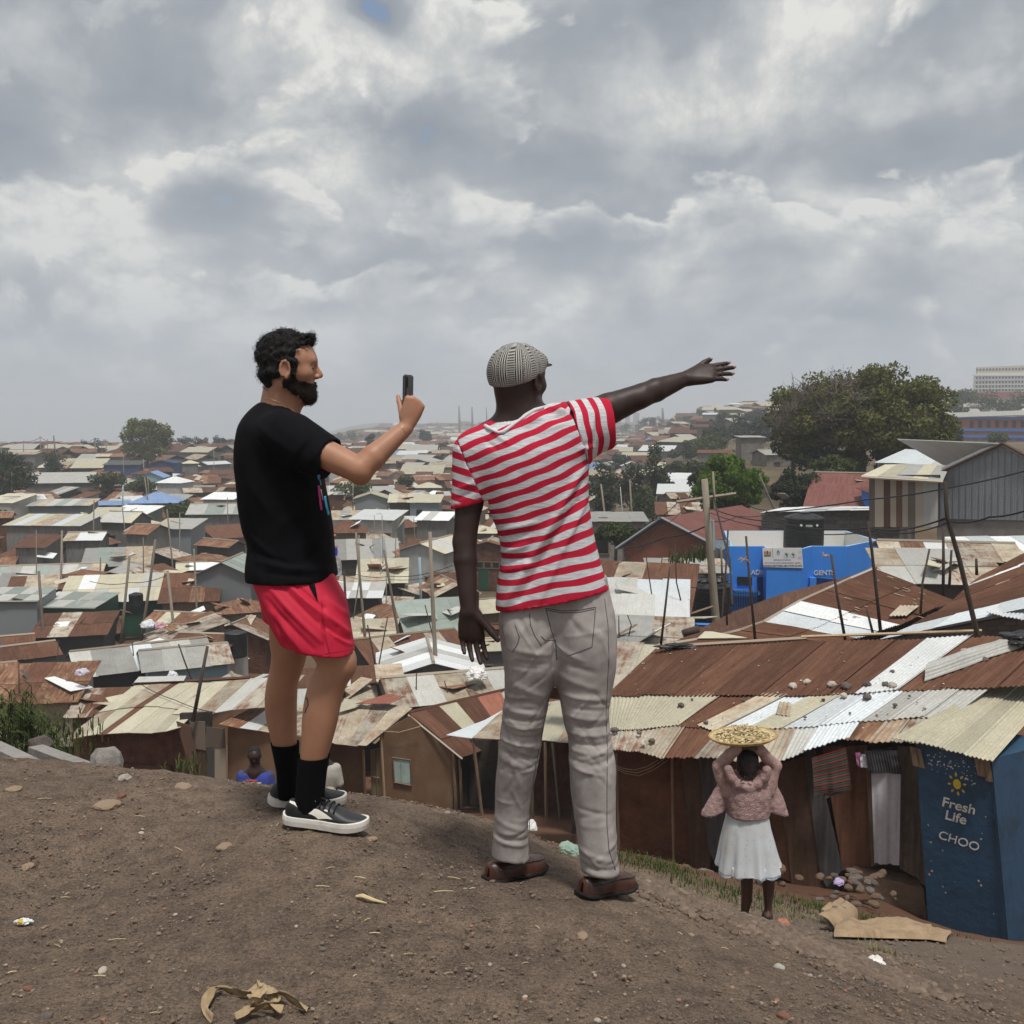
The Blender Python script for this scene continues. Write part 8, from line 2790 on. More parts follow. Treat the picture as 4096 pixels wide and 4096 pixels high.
 C.add(ell(bz(.010,0,-.002),(.042,.064,.009),bz.axes),.008)
 C.sub(ell(H(-.010,0,.032),(.096,.077,.088),H.axes),.003)
 V6,F6=C.surface()
 N6=vnormals(V6,F6)
 V6=V6+N6*nz(V6,45,.0012,3)[:,None]
 q=V6-np.array(H.o)
 lx,ly,lz=q@np.array(H.f),q@np.array(H.l),q@np.array(H.u)
 ang=np.arctan2(ly,-(lx+.0))
 # eight gores, each with its own turned cloth
 gore=np.floor((ang+math.pi)/(math.pi/4))
 ga=(ang+math.pi)%(math.pi/4)-math.pi/8
 rr=np.sqrt(lx**2+ly**2)
 ca=ga*.105+.004*gore
 cb=lz+.3*rr+.011*gore
 np_mesh('flat_cap',V6,F6,root,attr_mat('glen_check_wool',cap_build,.95,.1),{'ca':ca,'cb':cb})
 # t-shirt: one solid, cut at the armholes into trunk and sleeves
 G=Sdf((P(1800,2000,3.3).x-.03,3.16,P(1990,2500,3.66).z),(P(2480,1700,3.4).x+.03,3.66,P(2000,1570,3.6).z),.0056)
 G.add(loftp(ringsP([(1640,2040,2180,3.43,.075),(1668,1985,2215,3.42,.105),(1700,1930,2255,3.42,.12),(1745,1880,2310,3.41,.13),(1800,1860,2345,3.4,.138),(1860,1880,2352,3.4,.14),(1930,1905,2352,3.4,.138),(2002,1936,2356,3.4,.132),(2107,1985,2372,3.4,.126),(2200,2006,2391,3.4,.126),(2300,1994,2420,3.4,.134),(2400,1984,2452,3.4,.142),(2520,1980,2470,3.4,.145)]),power=2.5),.02)
 sleeve_end_r=P(2440,1694,3.42)
 G.add(cone(P(2268,1732,3.4),P(2475,1678,3.43),.106,.084),.05)
 G.add(cone(P(1905,1815,3.39),P(1866,2060,3.37),.080,.053),.04)
 # neckline, hem and sleeve ends
 G.sub(capped(cone(P(2080,1780,3.42),P(2076,1600,3.43),.118,.135),P(2000,1722,3.31),(.30,.48,-.82)),.003)
 G.cut(P(2000,2462,3.27),(.20,0,-1))
 G.cut(sleeve_end_r,Vector((.98,.12,.14)))
 G.cut(P(1868,2020,3.37),Vector((-.10,0,-1))*1.0) if False else None
 cutl=P(1870,2020,3.37)
 x=G.ax[0][:,None,None]
 z=G.ax[2][None,None,:]
 lim=P(1955,2010,3.4).x
 G.F=np.maximum(G.F,np.where(x<lim,(cutl.z-z)+(x-cutl.x)*.29,-1).astype(np.float32))
 G.sub(cone(sh.lerp(el,.54),el,.0555,.054),.004)
 G.sub(cone(sh2.lerp(el2,.56),el2,.0475,.043),.004)
 G.sub(cone(H(-.035,0,-.02),P(2080,1720,3.42),.067,.078),.004)
 seam_r=(P(2300,1720,3.4),Vector((1,.0,-.28)))
 seam_l=(P(1905,1900,3.4),Vector((-1,0,-.30)))
 fl=[(2330,1880,2240,2040,9,15),(2240,2040,2110,2260,10,16),(2110,2260,2020,2430,8,16),(2310,2010,2200,2180,-8,13),(2200,2180,2080,2400,-9,14),(2340,2020,2250,2200,8,12),(2250,2200,2150,2420,7,14),(2335,1930,2270,2010,-6,10),(2010,2220,2110,2180,6,10),(2005,2250,2120,2230,-6,9),(2010,2290,2130,2260,5,9),(2020,2120,2140,2090,5,10),(2010,2160,2120,2130,-5,10),(1960,1720,2030,1770,5,10),(1940,1760,1990,1800,-4,9),(2200,1640,2290,1640,8,10),(2250,1620,2300,1660,-7,8),(2100,1700,2200,1650,5,10),(2200,1680,2270,1660,-5,9),(2160,1730,2260,1690,4,10),(1830,1960,1900,1930,4,8),(1825,2000,1900,1965,-4,7),(2380,1640,2360,1760,6,9),(2405,1640,2385,1780,-6,9),(2345,1640,2335,1790,5,9),(2320,1800,2370,1790,6,9)]
 mat=attr_mat('red_white_stripes',stripe_build,.9,.15)
 def finish(name,g,mode):
  V7,F7=g.surface()
  N7=vnormals(V7,F7)
  xx,zz=V7[:,0].copy(),V7[:,2].copy()
  if mode=='trunk':
   xc=P(2170,2000,Y0).x
   sl=np.interp(zz,[P(2000,2400,Y0).z,P(2000,2240,Y0).z,P(2000,2140,Y0).z,P(2000,2000,Y0).z,P(2000,1850,Y0).z,P(2000,1600,Y0).z],[.15,.14,.22,.36,.43,.45])
   s=(zz-sl*(xx-xc))/.0445+.15
   # cloth shifts across the long diagonal fold
   a,b2=P(2330,1890,Y0),P(2060,2420,Y0)
   sd=(xx-a.x)*(b2.z-a.z)-(zz-a.z)*(b2.x-a.x)
   s=s+.30*np.tanh(sd*40)*np.exp(-np.abs(sd)*3)+.04*np.sin(zz*60+xx*35)
   # thin edge along the hem in red
   hemz=P(2000,2462,3.27)
   trim=np.clip((.012-((zz-hemz.z)-(xx-hemz.x)*.20))/.004+.5,0,1)
  elif mode=='r':
   dv=np.array(Vector((.98,.12,.17)).normalized())
   s=((V7-np.array(sleeve_end_r))@dv)/.0395+.42+.05*np.sin(zz*70)
   trim=np.clip((((V7-np.array(sleeve_end_r))@dv)+.018)/.004+.5,0,1)
  else:
   dv=np.array(Vector((-.25,0,-.97)))
   s=((V7-np.array(cutl))@dv)/.0445+.4
   trim=np.clip((((cutl.z-zz)+(xx-cutl.x)*.29)+.017)/.004+.5,0,1)
  V7=folds(V7,N7,[(a_,b_,c_,d_,A_*1.35,w_) for (a_,b_,c_,d_,A_,w_) in fl],3.28)
  V7=V7+N7*nz(V7,30,.0018,5)[:,None]
  return np_mesh(name,V7,F7,root,mat,{'stripe':s,'trim':trim}),V7,F7
 x=G.ax[0][:,None,None]
 z=G.ax[2][None,None,:]
 r1,r2=P(2272,1611,3.35),P(2349,1845,3.35)
 side_r=((x-r1.x)*(r1.z-r2.z)+(z-r1.z)*(r2.x-r1.x))/(r2-r1).length
 side_r=np.minimum(side_r,z-r2.z+.012).astype(np.float32)
 l1,l2=P(1838,1785,3.33),P(1932,2000,3.33)
 side_l=-((x-l1.x)*(l1.z-l2.z)+(z-l1.z)*(l2.x-l1.x))/(l2-l1).length
 side_l=np.minimum(side_l,z-l2.z+.05).astype(np.float32)
 T=G.copy()
 T.F=np.maximum(np.maximum(T.F,side_r),side_l)
 tee,V7,F7=finish('t_shirt',T,'trunk')
 g2=G.copy()
 g2.F=np.maximum(g2.F,-side_r)
 finish('sleeve',g2,'r')
 g2=G.copy()
 g2.F=np.maximum(g2.F,-side_l)
 finish('sleeve',g2,'l')
 # curled neck edge: a band laid round the neck opening
 bt=bvh_of(V7,F7)
 ne=MB()
 rim=[(1940,1702),(1955,1712),(1975,1722),(1995,1731),(2015,1727),(2040,1708),(2070,1686),(2105,1660),(2140,1640),(2175,1628)]
 pts=[]
 for (u,v) in rim:
  h=bt.ray_cast(EYE,ray(u,v+5).normalized())
  if h[0] is not None:
   pts.append(h[0]+Vector((0,.000,.004)))
 if len(pts)>2:
  ne.tube(pts,[.006+.0015*math.sin(i*1.9) for i in range(len(pts))],8)
  ne.build('neck_edge',pmat('heather_jersey',(.60,.61,.63),rough=.9,var=.15,scale=120),tee,smooth=True)
 G=Sdf((P(1960,3400,3.4).x-.03,3.18,P(2000,3560,3.62).z),(P(2500,3000,3.3).x+.03,3.62,P(2000,2330,3.2).z),.0056)
 G.add(loftp(ringsP([(2300,2020,2270,3.4,.10),(2400,2008,2262,3.4,.112),(2468,1997,2252,3.4,.125),(2580,2003,2240,3.4,.132),(2691,2016,2222,3.4,.116),(2789,2018,2198,3.41,.103),(2859,2010,2185,3.41,.097),(2925,2001,2172,3.42,.093),(2999,1994,2162,3.43,.09),(3110,1984,2140,3.44,.086),(3208,1980,2122,3.45,.082),(3278,1977,2116,3.45,.079),(3380,1970,2114,3.45,.077),(3420,1967,2117,3.45,.080),(3446,1970,2118,3.45,.079),(3500,1972,2118,3.45,.079)])),.02)
 G.add(loftp(ringsP([(2300,2200,2425,3.4,.10),(2400,2205,2446,3.4,.115),(2468,2214,2460,3.4,.128),(2580,2220,2467,3.4,.137),(2691,2228,2459,3.39,.121),(2754,2232,2448,3.39,.112),(2859,2250,2435,3.38,.102),(2964,2274,2446,3.37,.097),(3034,2276,2459,3.36,.095),(3173,2285,2461,3.35,.091),(3278,2300,2463,3.34,.087),(3348,2309,2466,3.33,.085),(3430,2318,2470,3.33,.084),(3470,2324,2476,3.33,.086),(3502,2328,2475,3.33,.083),(3545,2330,2476,3.33,.083)])),.035)
 x=G.ax[0][:,None,None]
 y=G.ax[1][None,:,None]
 z=G.ax[2][None,None,:]
 xm=P(2222,3400,3.4).x
 zl=P(2040,3452,3.38)
 zr=P(2400,3526,3.26)
 lim=np.where(x<xm,zl.z-.10*(x-zl.x),zr.z-.08*(x-zr.x))-.12*(y-3.38)
 G.F=np.maximum(G.F,(lim-z).astype(np.float32))
 V8,F8=G.surface()
 N8=vnormals(V8,F8)
 fl=[(2240,2540,2150,2600,-7,10),(2225,2560,2215,2680,-10,9),(2230,2600,2330,2640,8,12),(2240,2650,2380,2690,-6,12),(2200,2620,2060,2600,7,12),(2190,2660,2060,2650,-6,12),(2240,2710,2390,2760,6,14),(2250,2790,2420,2800,6,12),(2260,2830,2430,2850,-6,10),(2262,2870,2430,2885,8,11),(2270,2905,2440,2915,-8,9),(2275,2940,2445,2945,9,10),(2278,2975,2450,2985,-8,9),(2280,3005,2452,3020,9,10),(2282,3045,2400,3060,-7,9),(2285,3075,2380,3090,5,9),(2020,2850,2150,2870,7,11),(2010,2890,2170,2900,-7,9),(2005,2920,2165,2935,8,10),(2000,2955,2160,2975,-8,9),(1998,2990,2155,3015,8,10),(1992,3030,2130,3060,-6,9),(1990,3070,2110,3100,5,10),(2040,2740,2180,2800,5,14),(2090,3100,2020,3260,4,14),(2350,3080,2320,3240,5,14),(2400,3080,2390,3300,4,16),(1985,3330,2110,3380,5,12),(1975,3395,2115,3420,-7,9),(1972,3412,2110,3440,7,8),(2315,3400,2470,3440,5,12),(2322,3455,2472,3470,-8,8),(2328,3478,2474,3494,7,8),(2440,3100,2455,3400,5,10),(2120,2480,2060,2560,5,14),(2300,2480,2420,2560,5,16),(2260,2450,2330,2540,-4,12),(2080,2440,2110,2560,-4,9)]
 rf=random.Random(12)
 for i in range(70):
  lg=rf.random()<.5
  v0=rf.choice([rf.uniform(2800,3120),rf.uniform(2480,3450)])
  f_=(v0-2400)/1100
  c_=(2110-60*f_) if lg else (2345+50*f_)
  u0=c_+rf.uniform(-70,70)
  L_=rf.uniform(30,90)
  a_=rf.choice([rf.uniform(-.35,.35),rf.uniform(-.35,.35),rf.uniform(.6,1.3),rf.uniform(-1.3,-.6)])
  fl.append((u0-L_*math.cos(a_),v0-L_*math.sin(a_),u0+L_*math.cos(a_),v0+L_*math.sin(a_),rf.choice((-1,1))*rf.uniform(2.5,5.5),rf.uniform(5,10)))
 V8=folds(V8,N8,[(a_,b_,c_,d_,A_*.7,w_) for (a_,b_,c_,d_,A_,w_) in fl],3.28)
 V8=V8+N8*nz(V8,40,.0016,8)[:,None]
 tr=np_mesh('trousers',V8,F8,root,pants_mat)
 bp=bvh_of(V8,F8)
 for name,pts in (('back_pocket',[(2183,2433),(2250,2444),(2320,2440),(2382,2428),(2376,2510),(2368,2587),(2320,2605),(2270,2624),(2225,2580),(2205,2520),(2183,2433)]),('back_pocket',[(2008,2500),(2020,2560),(2025,2592),(2050,2606),(2068,2580),(2078,2550),(2060,2500)]),('side_seam',[(2418,2395),(2432,2500),(2436,2620),(2430,2740),(2424,2860),(2430,3000),(2428,3150),(2428,3300),(2436,3400),(2462,3480)]),('side_seam',[(2190,2800),(2165,2950),(2145,3050),(2122,3200),(2116,3330),(2114,3420)]),('yoke_seam',[(2118,2455),(2122,2500),(2140,2545),(2165,2580)]),('back_seam',[(2165,2545),(2180,2560),(2222,2560),(2228,2640)])):
  surf_line(bp,pts,.0014,name,stitch_mat,tr)
 surf_line(bp,[(2188,2441),(2250,2452),(2320,2448),(2378,2436)],.0012,'back_pocket',stitch_mat,tr)
 ml=dict(upper=leather,sole=rubber,dark=leather_dk)
 shoe(root,P(1948,3530,3.38),P(2166,3474,3.60),(0,.0,1),.100,ml,'loafer',near=-1)
 shoe(root,P(2322,3590,3.26),P(2520,3548,3.45),(0,.0,1),.100,ml,'loafer',near=-1)
 # ---------------------------------------------------------------- child with a basket tray
def build_child():
 Y0=6.9
 base=P(2990,3680,Y0)
 root=thing('person','child in pink fluffy jacket and white dress with hands on head, on the path','person',base)
 S=Sdf((P(2790,3000,Y0).x,6.55,P(2900,3700,7.3).z),(P(3170,3000,Y0).x,7.3,P(2900,2930,6.5).z),.0075)
 H=Frame(P(2990,3065,6.88),(.1,1,-.25),(0,.2,1))
 add_head(S,H,.86)
 S.add(cone(H(-.02,0,-.05),P(2990,3160,Y0),.045,.05),.03)
 S.add(cone(P(2990,3180,Y0),P(2990,3400,Y0),.09,.10),.05)
 hl,hr=P(2945,2978,6.86),P(3030,2978,6.86)
 for (a,b,c) in (((2925,3170),(2872,3070),(2950,2992)),((3055,3170),(3098,3070),(3025,2990))):
  pa,pb_,pc=P(*a,6.88),P(*b,6.90),P(*c,6.82)
  S.add(cone(pa,pb_,.040,.032),.03)
  S.add(cone(pb_,pc,.032,.022),.01)
 add_hand(S,P(2950,2990,6.82),(.9,-.05,.25),(0,.7,-.6),(0,.4,.8),curl=(.2,.25,.25,.25),size=.72)
 add_hand(S,P(3030,2990,6.80),(-.9,-.05,.15),(0,.7,-.6),(0,.4,.8),curl=(.2,.25,.25,.25),size=.72)
 for (v0,dat) in ((0,[(3480,2962,3012,6.9,.045),(3560,2964,3010,6.9,.040),(3600,2965,3006,6.9,.036),(3650,2964,2994,6.9,.028),(3672,2964,2992,6.9,.026)]),(1,[(3480,3048,3100,6.86,.046),(3540,3051,3098,6.86,.042),(3590,3054,3092,6.86,.036),(3640,3058,3088,6.86,.028),(3668,3056,3092,6.86,.03)])):
  S.add(loftp(ringsP(dat)),.02)
 S.add(cone(P(3070,3666,6.82),P(3078,3660,6.96),.024,.022),.02)
 S.add(cone(P(2977,3668,6.86),P(2982,3662,7.0),.024,.022),.02)
 V,Fq=S.surface()
 np_mesh('body',V,Fq,root,skin_child)
 # hair with cornrows
 C=Sdf(H(0,0,0)+Vector((-.12,-.14,-.12)),H(0,0,0)+Vector((.12,.14,.14)),.0055)
 C.add(ell(H(-.014,0,.034),(.092,.074,.084),H.axes),.01)
 C.add(ell(H(-.04,0,-.01),(.06,.06,.06),H.axes),.02)
 for i in range(9):
  x0=(i-4)/4.5
  pr=None
  for j in range(9):
   a=math.radians(-35+j*22)
   p_=H(-.014-math.cos(a)*.090*math.sqrt(max(.05,1-x0*x0*.8)),x0*.070,.030+math.sin(a)*.084*math.sqrt(max(.05,1-x0*x0*.8)))
   if pr is not None:
    C.add(cone(pr,p_,.0075,.0075),.003)
   pr=p_
 C.sub(cone(H(.09,0,.0),H(.08,0,-.06),.06,.06),.01)
 V2,F2=C.surface()
 np_mesh('hair',V2,F2,root,pmat('braided_hair',(.018,.012,.012),rough=.7,var=.4,scale=90,bump=.4,bscale=200,dist=.006))
 br=MB()
 br.tube([P(2985,3105,6.76),P(2972,3118,6.755),P(2962,3126,6.76)],[.006,.005,.003],6)
 br.tube([P(3000,3100,6.76),P(3010,3118,6.755),P(3008,3128,6.76)],[.006,.005,.003],6)
 br.build('braid',hair_black,root,smooth=True)
 pink=pmat('pink_fleece',(.46,.315,.305),rough=1.0,var=.18,scale=38,second=(.35,.225,.215),sfac=(.42,.66),bump=1.0,bscale=110,dist=.02,spec=.05)
 pinks=pmat('pink_knit',(.41,.27,.25),rough=1.0,var=.2,scale=50,second=(.31,.195,.175),sfac=(.45,.7),bump=.7,bscale=110,dist=.015,spec=.05)
 # jacket trunk with hood roll
 J=Sdf((P(2790,3000,6.9).x,6.50,P(2900,3310,7.25).z),(P(3170,3000,6.9).x,7.25,P(2900,2960,6.5).z),.008)
 J.add(loftp(ringsP([(3085,2935,3050,6.92,.07),(3110,2905,3075,6.91,.11),(3150,2893,3086,6.9,.135),(3200,2895,3082,6.9,.145),(3250,2902,3076,6.9,.15),(3275,2905,3074,6.9,.15),(3288,2912,3068,6.9,.145)])),.02)
 hood=[(2915,3078),(2925,3110),(2950,3138),(2990,3152),(3030,3140),(3058,3112),(3068,3082)]
 for a,b in zip(hood[:-1],hood[1:]):
  J.add(cone(P(*a,6.80),P(*b,6.79),.030,.030),.02)
  # empty sleeves hanging out to the sides
 J.add(capped(cone(P(2896,3130,6.88),P(2842,3290,6.86),.035,.088,flat=((0,1,0),.7)),P(2846,3264,6.86),(.34,-.25,-.9)),.012)
 J.add(capped(cone(P(3084,3130,6.88),P(3120,3290,6.86),.035,.080,flat=((0,1,0),.7)),P(3116,3262,6.86),(-.30,-.25,-.9)),.012)
 J.sub(ell(P(2842,3284,6.84),(.052,.036,.05)),.006)
 J.sub(ell(P(3121,3282,6.84),(.046,.034,.05)),.006)
 J.cut(P(2990,3287,6.75),(0,0,-1))
 J.sub(ell(H(-.01,0,.02),(.105,.085,.105),H.axes),.01)
 V3,F3=J.surface()
 N3=vnormals(V3,F3)
 V3=V3+N3*(nz(V3,110,.0022,5,3)+nz(V3,20,.004,6,2))[:,None]
 np_mesh('jacket',V3,F3,root,pink)
 # knitted sleeves on the raised arms
 K=Sdf((P(2830,3000,6.9).x,6.65,P(2900,3190,7.15).z),(P(3130,3000,6.9).x,7.15,P(2900,2945,6.6).z),.007)
 for (a,b,c) in (((2915,3165),(2876,3066),(2948,2990)),((3065,3160),(3098,3066),(3030,2986))):
  pa,pb_,pc=P(*a,6.87),P(*b,6.89),P(*c,6.82)
  K.add(cone(pa,pb_,.062,.046),.03)
  K.add(cone(pb_,pc,.046,.036),.02)
 V4,F4=K.surface()
 N4=vnormals(V4,F4)
 V4=V4+N4*(nz(V4,60,.0035,7,3))[:,None]
 np_mesh('sleeve',V4,F4,root,pinks)
 def dress_b(t,b):
  tc=t.n.new('ShaderNodeTexCoord')
  co=tc.outputs['Object']
  vo=t.new('ShaderNodeTexVoronoi',Scale=34.0)
  t.lk(co,vo.inputs['Vector'])
  dots=t.ramp(vo.outputs['Distance'],[(.13,1.0),(.2,0.0)])
  st=t.ramp(t.noise(co,5.0,4,.6),[(.5,0.0),(.72,.6)])
  c=t.mix(st,(.56,.59,.62),(.44,.40,.31))
  c=t.mix(t.math('MULTIPLY',dots,.55),c,(.28,.30,.36))
  h=attr(t,'hem')
  c=t.mix(h,c,(.13,.17,.27))
  t.lk(c,b.inputs['Base Color'])
 D=Sdf((P(2840,3300,6.9).x,6.50,P(2900,3560,7.3).z),(P(3160,3300,6.9).x,7.3,P(2900,3240,6.5).z),.008)
 D.add(loftp(ringsP([(3245,2910,3070,6.9,.13),(3290,2900,3078,6.9,.14),(3360,2886,3094,6.9,.155),(3430,2876,3110,6.9,.17),(3480,2868,3126,6.9,.185),(3510,2866,3133,6.9,.19),(3550,2866,3136,6.9,.19)])),.02)
 D.cut(P(2990,3528,6.72),(.04,0.12,-1))
 D.sub(loftp(ringsP([(3440,2888,3098,6.9,.155),(3580,2878,3124,6.9,.177)])),.01)
 V5,F5=D.surface()
 N5=vnormals(V5,F5)
 an=np.arctan2(V5[:,1]-6.9,V5[:,0]-P(2990,3400,6.9).x)
 dn=np.clip((P(2990,3290,6.9).z-V5[:,2])/.35,0,1)
 V5=V5+N5*(dn*(.010*np.sin(an*9+1)+.008*np.sin(an*15+2.2)))[:,None]
 V5[:,2]+=dn**4*.018*np.sin(an*3+.5)
 hemd=V5[:,2]-P(2990,3528,6.72).z
 np_mesh('dress',V5,F5,root,attr_mat('dotted_white_cotton',dress_b,.9,.1),{'hem':((hemd>.012)&(hemd<.022)).astype(float)*.8})
 for (u,v,y) in ((3073,3676,6.86),(2979,3676,6.93)):
  sd=MB()
  p0=P(u,v,y)
  sd.tube([p0+Vector((0,-.07,-.004)),p0+Vector((0,-.03,-.004)),p0+Vector((.004,.05,-.004)),p0+Vector((.004,.09,-.002))],[.02,.034,.036,.026],10)
  sd.tube([p0+Vector((-.034,.03,0)),p0+Vector((-.02,.03,.03)),p0+Vector((.02,.03,.03)),p0+Vector((.036,.03,0))],.008,6)
  sd.build('sandal',pmat('dark_sandal',(.03,.02,.018),rough=.7),root,smooth=True)
  # woven tray carried on the head
 tr=thing('basket_tray','round woven straw tray of peelings carried on the child\'s head','tray',P(2968,2975,6.86))
 straw=pmat('woven_straw',(.50,.39,.21),rough=.9,var=.3,scale=40,second=(.56,.44,.24),sfac=(.4,.65),bump=.5,bscale=120,dist=.01)
 c=P(2972,2960,6.95)
 R=Matrix.Rotation(math.radians(-3),3,'X')@Matrix.Rotation(math.radians(-4),3,'Y')
 tb=MB()
 n=40
 rows=[]
 for (r,z) in ((.0,-.005),(.08,-.006),(.16,.0),(.21,.012),(.228,.026),(.232,.030),(.226,.036),(.21,.028),(.15,.012),(.0,.01)):
  rows.append([c+R@Vector((r*math.cos(2*math.pi*k/n),r*math.sin(2*math.pi*k/n),z)) for k in range(n)])
 tb.grid(rows,close=True)
 tb.build('tray_body',straw,tr,smooth=True)
 rimb=MB()
 rimb.tube([c+R@Vector((.231*math.cos(2*math.pi*k/n),.231*math.sin(2*math.pi*k/n),.033+.002*(k%2))) for k in range(n+1)],.0075,7,cap=False)
 rimb.build('rim',pmat('straw_rim',(.40,.27,.11),rough=.9,var=.3,scale=60),tr,smooth=True)
 rnd=random.Random(3)
 pe=MB()
 for i in range(230):
  rr,aa=math.sqrt(rnd.random())*.20,rnd.uniform(0,6.28)
  z0=.022+.085*(1-(rr/.2)**2)*rnd.random()
  p0=Vector((rr*math.cos(aa),rr*math.sin(aa),z0))
  d=Vector((rnd.uniform(-1,1),rnd.uniform(-1,1),rnd.uniform(-.25,.25))).normalized()*rnd.uniform(.012,.028)
  pe.tube([c+R@(p0-d),c+R@(p0+Vector((0,0,.004))),c+R@(p0+d)],[.003,.0065,.003],5)
 o=pe.build('peelings',pmat('pale_peel',(.64,.55,.34),rough=.8,var=.35,scale=50,second=(.42,.30,.15),sfac=(.45,.65)),tr,smooth=True)
 o['kind']='stuff'
def far_person(label,u,v,Y,shirt,h,print_=False,turned=False):
 """a person cut off at the chest by the mound: head, shoulders, arms and trunk; v = row of the chin"""
 chin=P(u,v,Y)
 foot=chin+Vector((0,0,-h*.87))
 root=thing('person',label,'person',foot)
 f=Vector((.15,-1,-.25)) if not turned else Vector((.6,.8,0))
 H=Frame(chin+Vector((0,.03,.10)),f,(0,0,1))
 S=Sdf(foot+Vector((-.36,-.3,-.02)),chin+Vector((.36,.36,.28)),.013)
 add_head(S,H,1.0)
 sh=chin+Vector((0,.05,-.12))
 S.add(cone(H(-.02,0,-.04),sh,.055,.06),.03)
 S.add(cone(sh,sh+Vector((0,.02,-.5)),.12,.12),.05)
 for s in (-1,1):
  a=sh+Vector((s*.18,.0,-.04))
  e=a+Vector((s*.05,.0,-.28))
  w=e+Vector((-s*.08,-.16,-.10))
  S.add(cone(sh,a,.07,.055),.04)
  S.add(cone(a,e,.05,.042),.02)
  S.add(cone(e,w,.042,.03),.02)
  add_hand(S,w,(-s*.4,-.7,-.2),(0,0,-1),(-s,0,.2),curl=(.4,.4,.4,.4))
  hp=foot+Vector((s*.09,.05,h*.50))
  S.add(cone(hp,foot+Vector((s*.10,.0,h*.27)),.085,.06),.03)
  S.add(cone(foot+Vector((s*.10,.0,h*.27)),foot+Vector((s*.10,.04,.05)),.055,.04),.02)
  S.add(cone(foot+Vector((s*.10,.05,.03)),foot+Vector((s*.11,-.15,.02)),.04,.035),.02)
 V,Fq=S.surface()
 np_mesh('body',V,Fq,root,MATS['skin_dark'])
 C=Sdf(H(-.02,0,.05)+Vector((-.13,-.13,-.13)),H(-.02,0,.05)+Vector((.13,.13,.13)),.012)
 C.add(ell(H(-.022,0,.045),(.094,.080,.090),H.axes),.01)
 C.sub(cone(H(.09,0,.03),H(.08,0,-.05),.06,.07),.01)
 V2,F2=C.surface()
 np_mesh('hair',V2,F2,root,MATS['hair_black'])
 T=Sdf(foot+Vector((-.36,-.25,h*.42)),chin+Vector((.36,.32,.02)),.013)
 cx=sh
 T.add(loftp([(cx.x,cx.y,sh.z+.05,.075,.07),(cx.x,cx.y,sh.z,.17,.10),(cx.x,cx.y,sh.z-.08,.22,.125),(cx.x,cx.y,sh.z-.3,.19,.12),(cx.x,cx.y,sh.z-.6,.18,.12)]),.02)
 for s in (-1,1):
  a=sh+Vector((s*.18,.0,-.04))
  T.add(cone(a,a+Vector((s*.04,0,-.2)),.068,.062),.03)
 T.cut(sh+Vector((0,0,-.58)),(0,0,-1))
 V3,F3=T.surface()
 t=np_mesh('t_shirt',V3,F3,root,shirt)
 if print_:
  bt=bvh_of(V3,F3)
  pc=P(1010,3116,Y)
  surf_line(bt,[(985,3122),(1030,3124)],.02,'chest_print',pmat('red_print',(.35,.05,.05),rough=.8,var=.5,scale=40),t,lift=-.012)
  surf_line(bt,[(990,3132),(1045,3132)],.016,'chest_print',pmat('white_print',(.55,.55,.55),rough=.8,var=.5,scale=40),t,lift=-.010)
 P8=Sdf(foot+Vector((-.3,-.25,-.01)),foot+Vector((.3,.3,h*.53)),.014)
 for s in (-1,1):
  P8.add(cone(foot+Vector((s*.085,.04,h*.50)),foot+Vector((s*.10,.0,h*.27)),.105,.08),.05)
  P8.add(cone(foot+Vector((s*.10,.0,h*.27)),foot+Vector((s*.10,.04,.10)),.08,.07),.03)
 V4,F4=P8.surface()
 np_mesh('trousers',V4,F4,root,pmat('dark_trousers',(.03,.03,.035),rough=.9,var=.2))
 return root
build_black_shirt_man()
build_striped_man()
build_child()
far_person('person in blue t-shirt with head bowed, standing below the mound crest',1017,3060,13.0,pmat('royal_blue_jersey',(.03,.05,.28),rough=.85,var=.3,scale=14,second=(.05,.055,.09),sfac=(.45,.6)),1.7,True)
far_person('person in pale grey t-shirt half hidden behind the black sneakers',1285,3030,13.0,pmat('pale_grey_jersey',(.36,.345,.31),rough=.9,var=.15,scale=16),1.7,False,True)
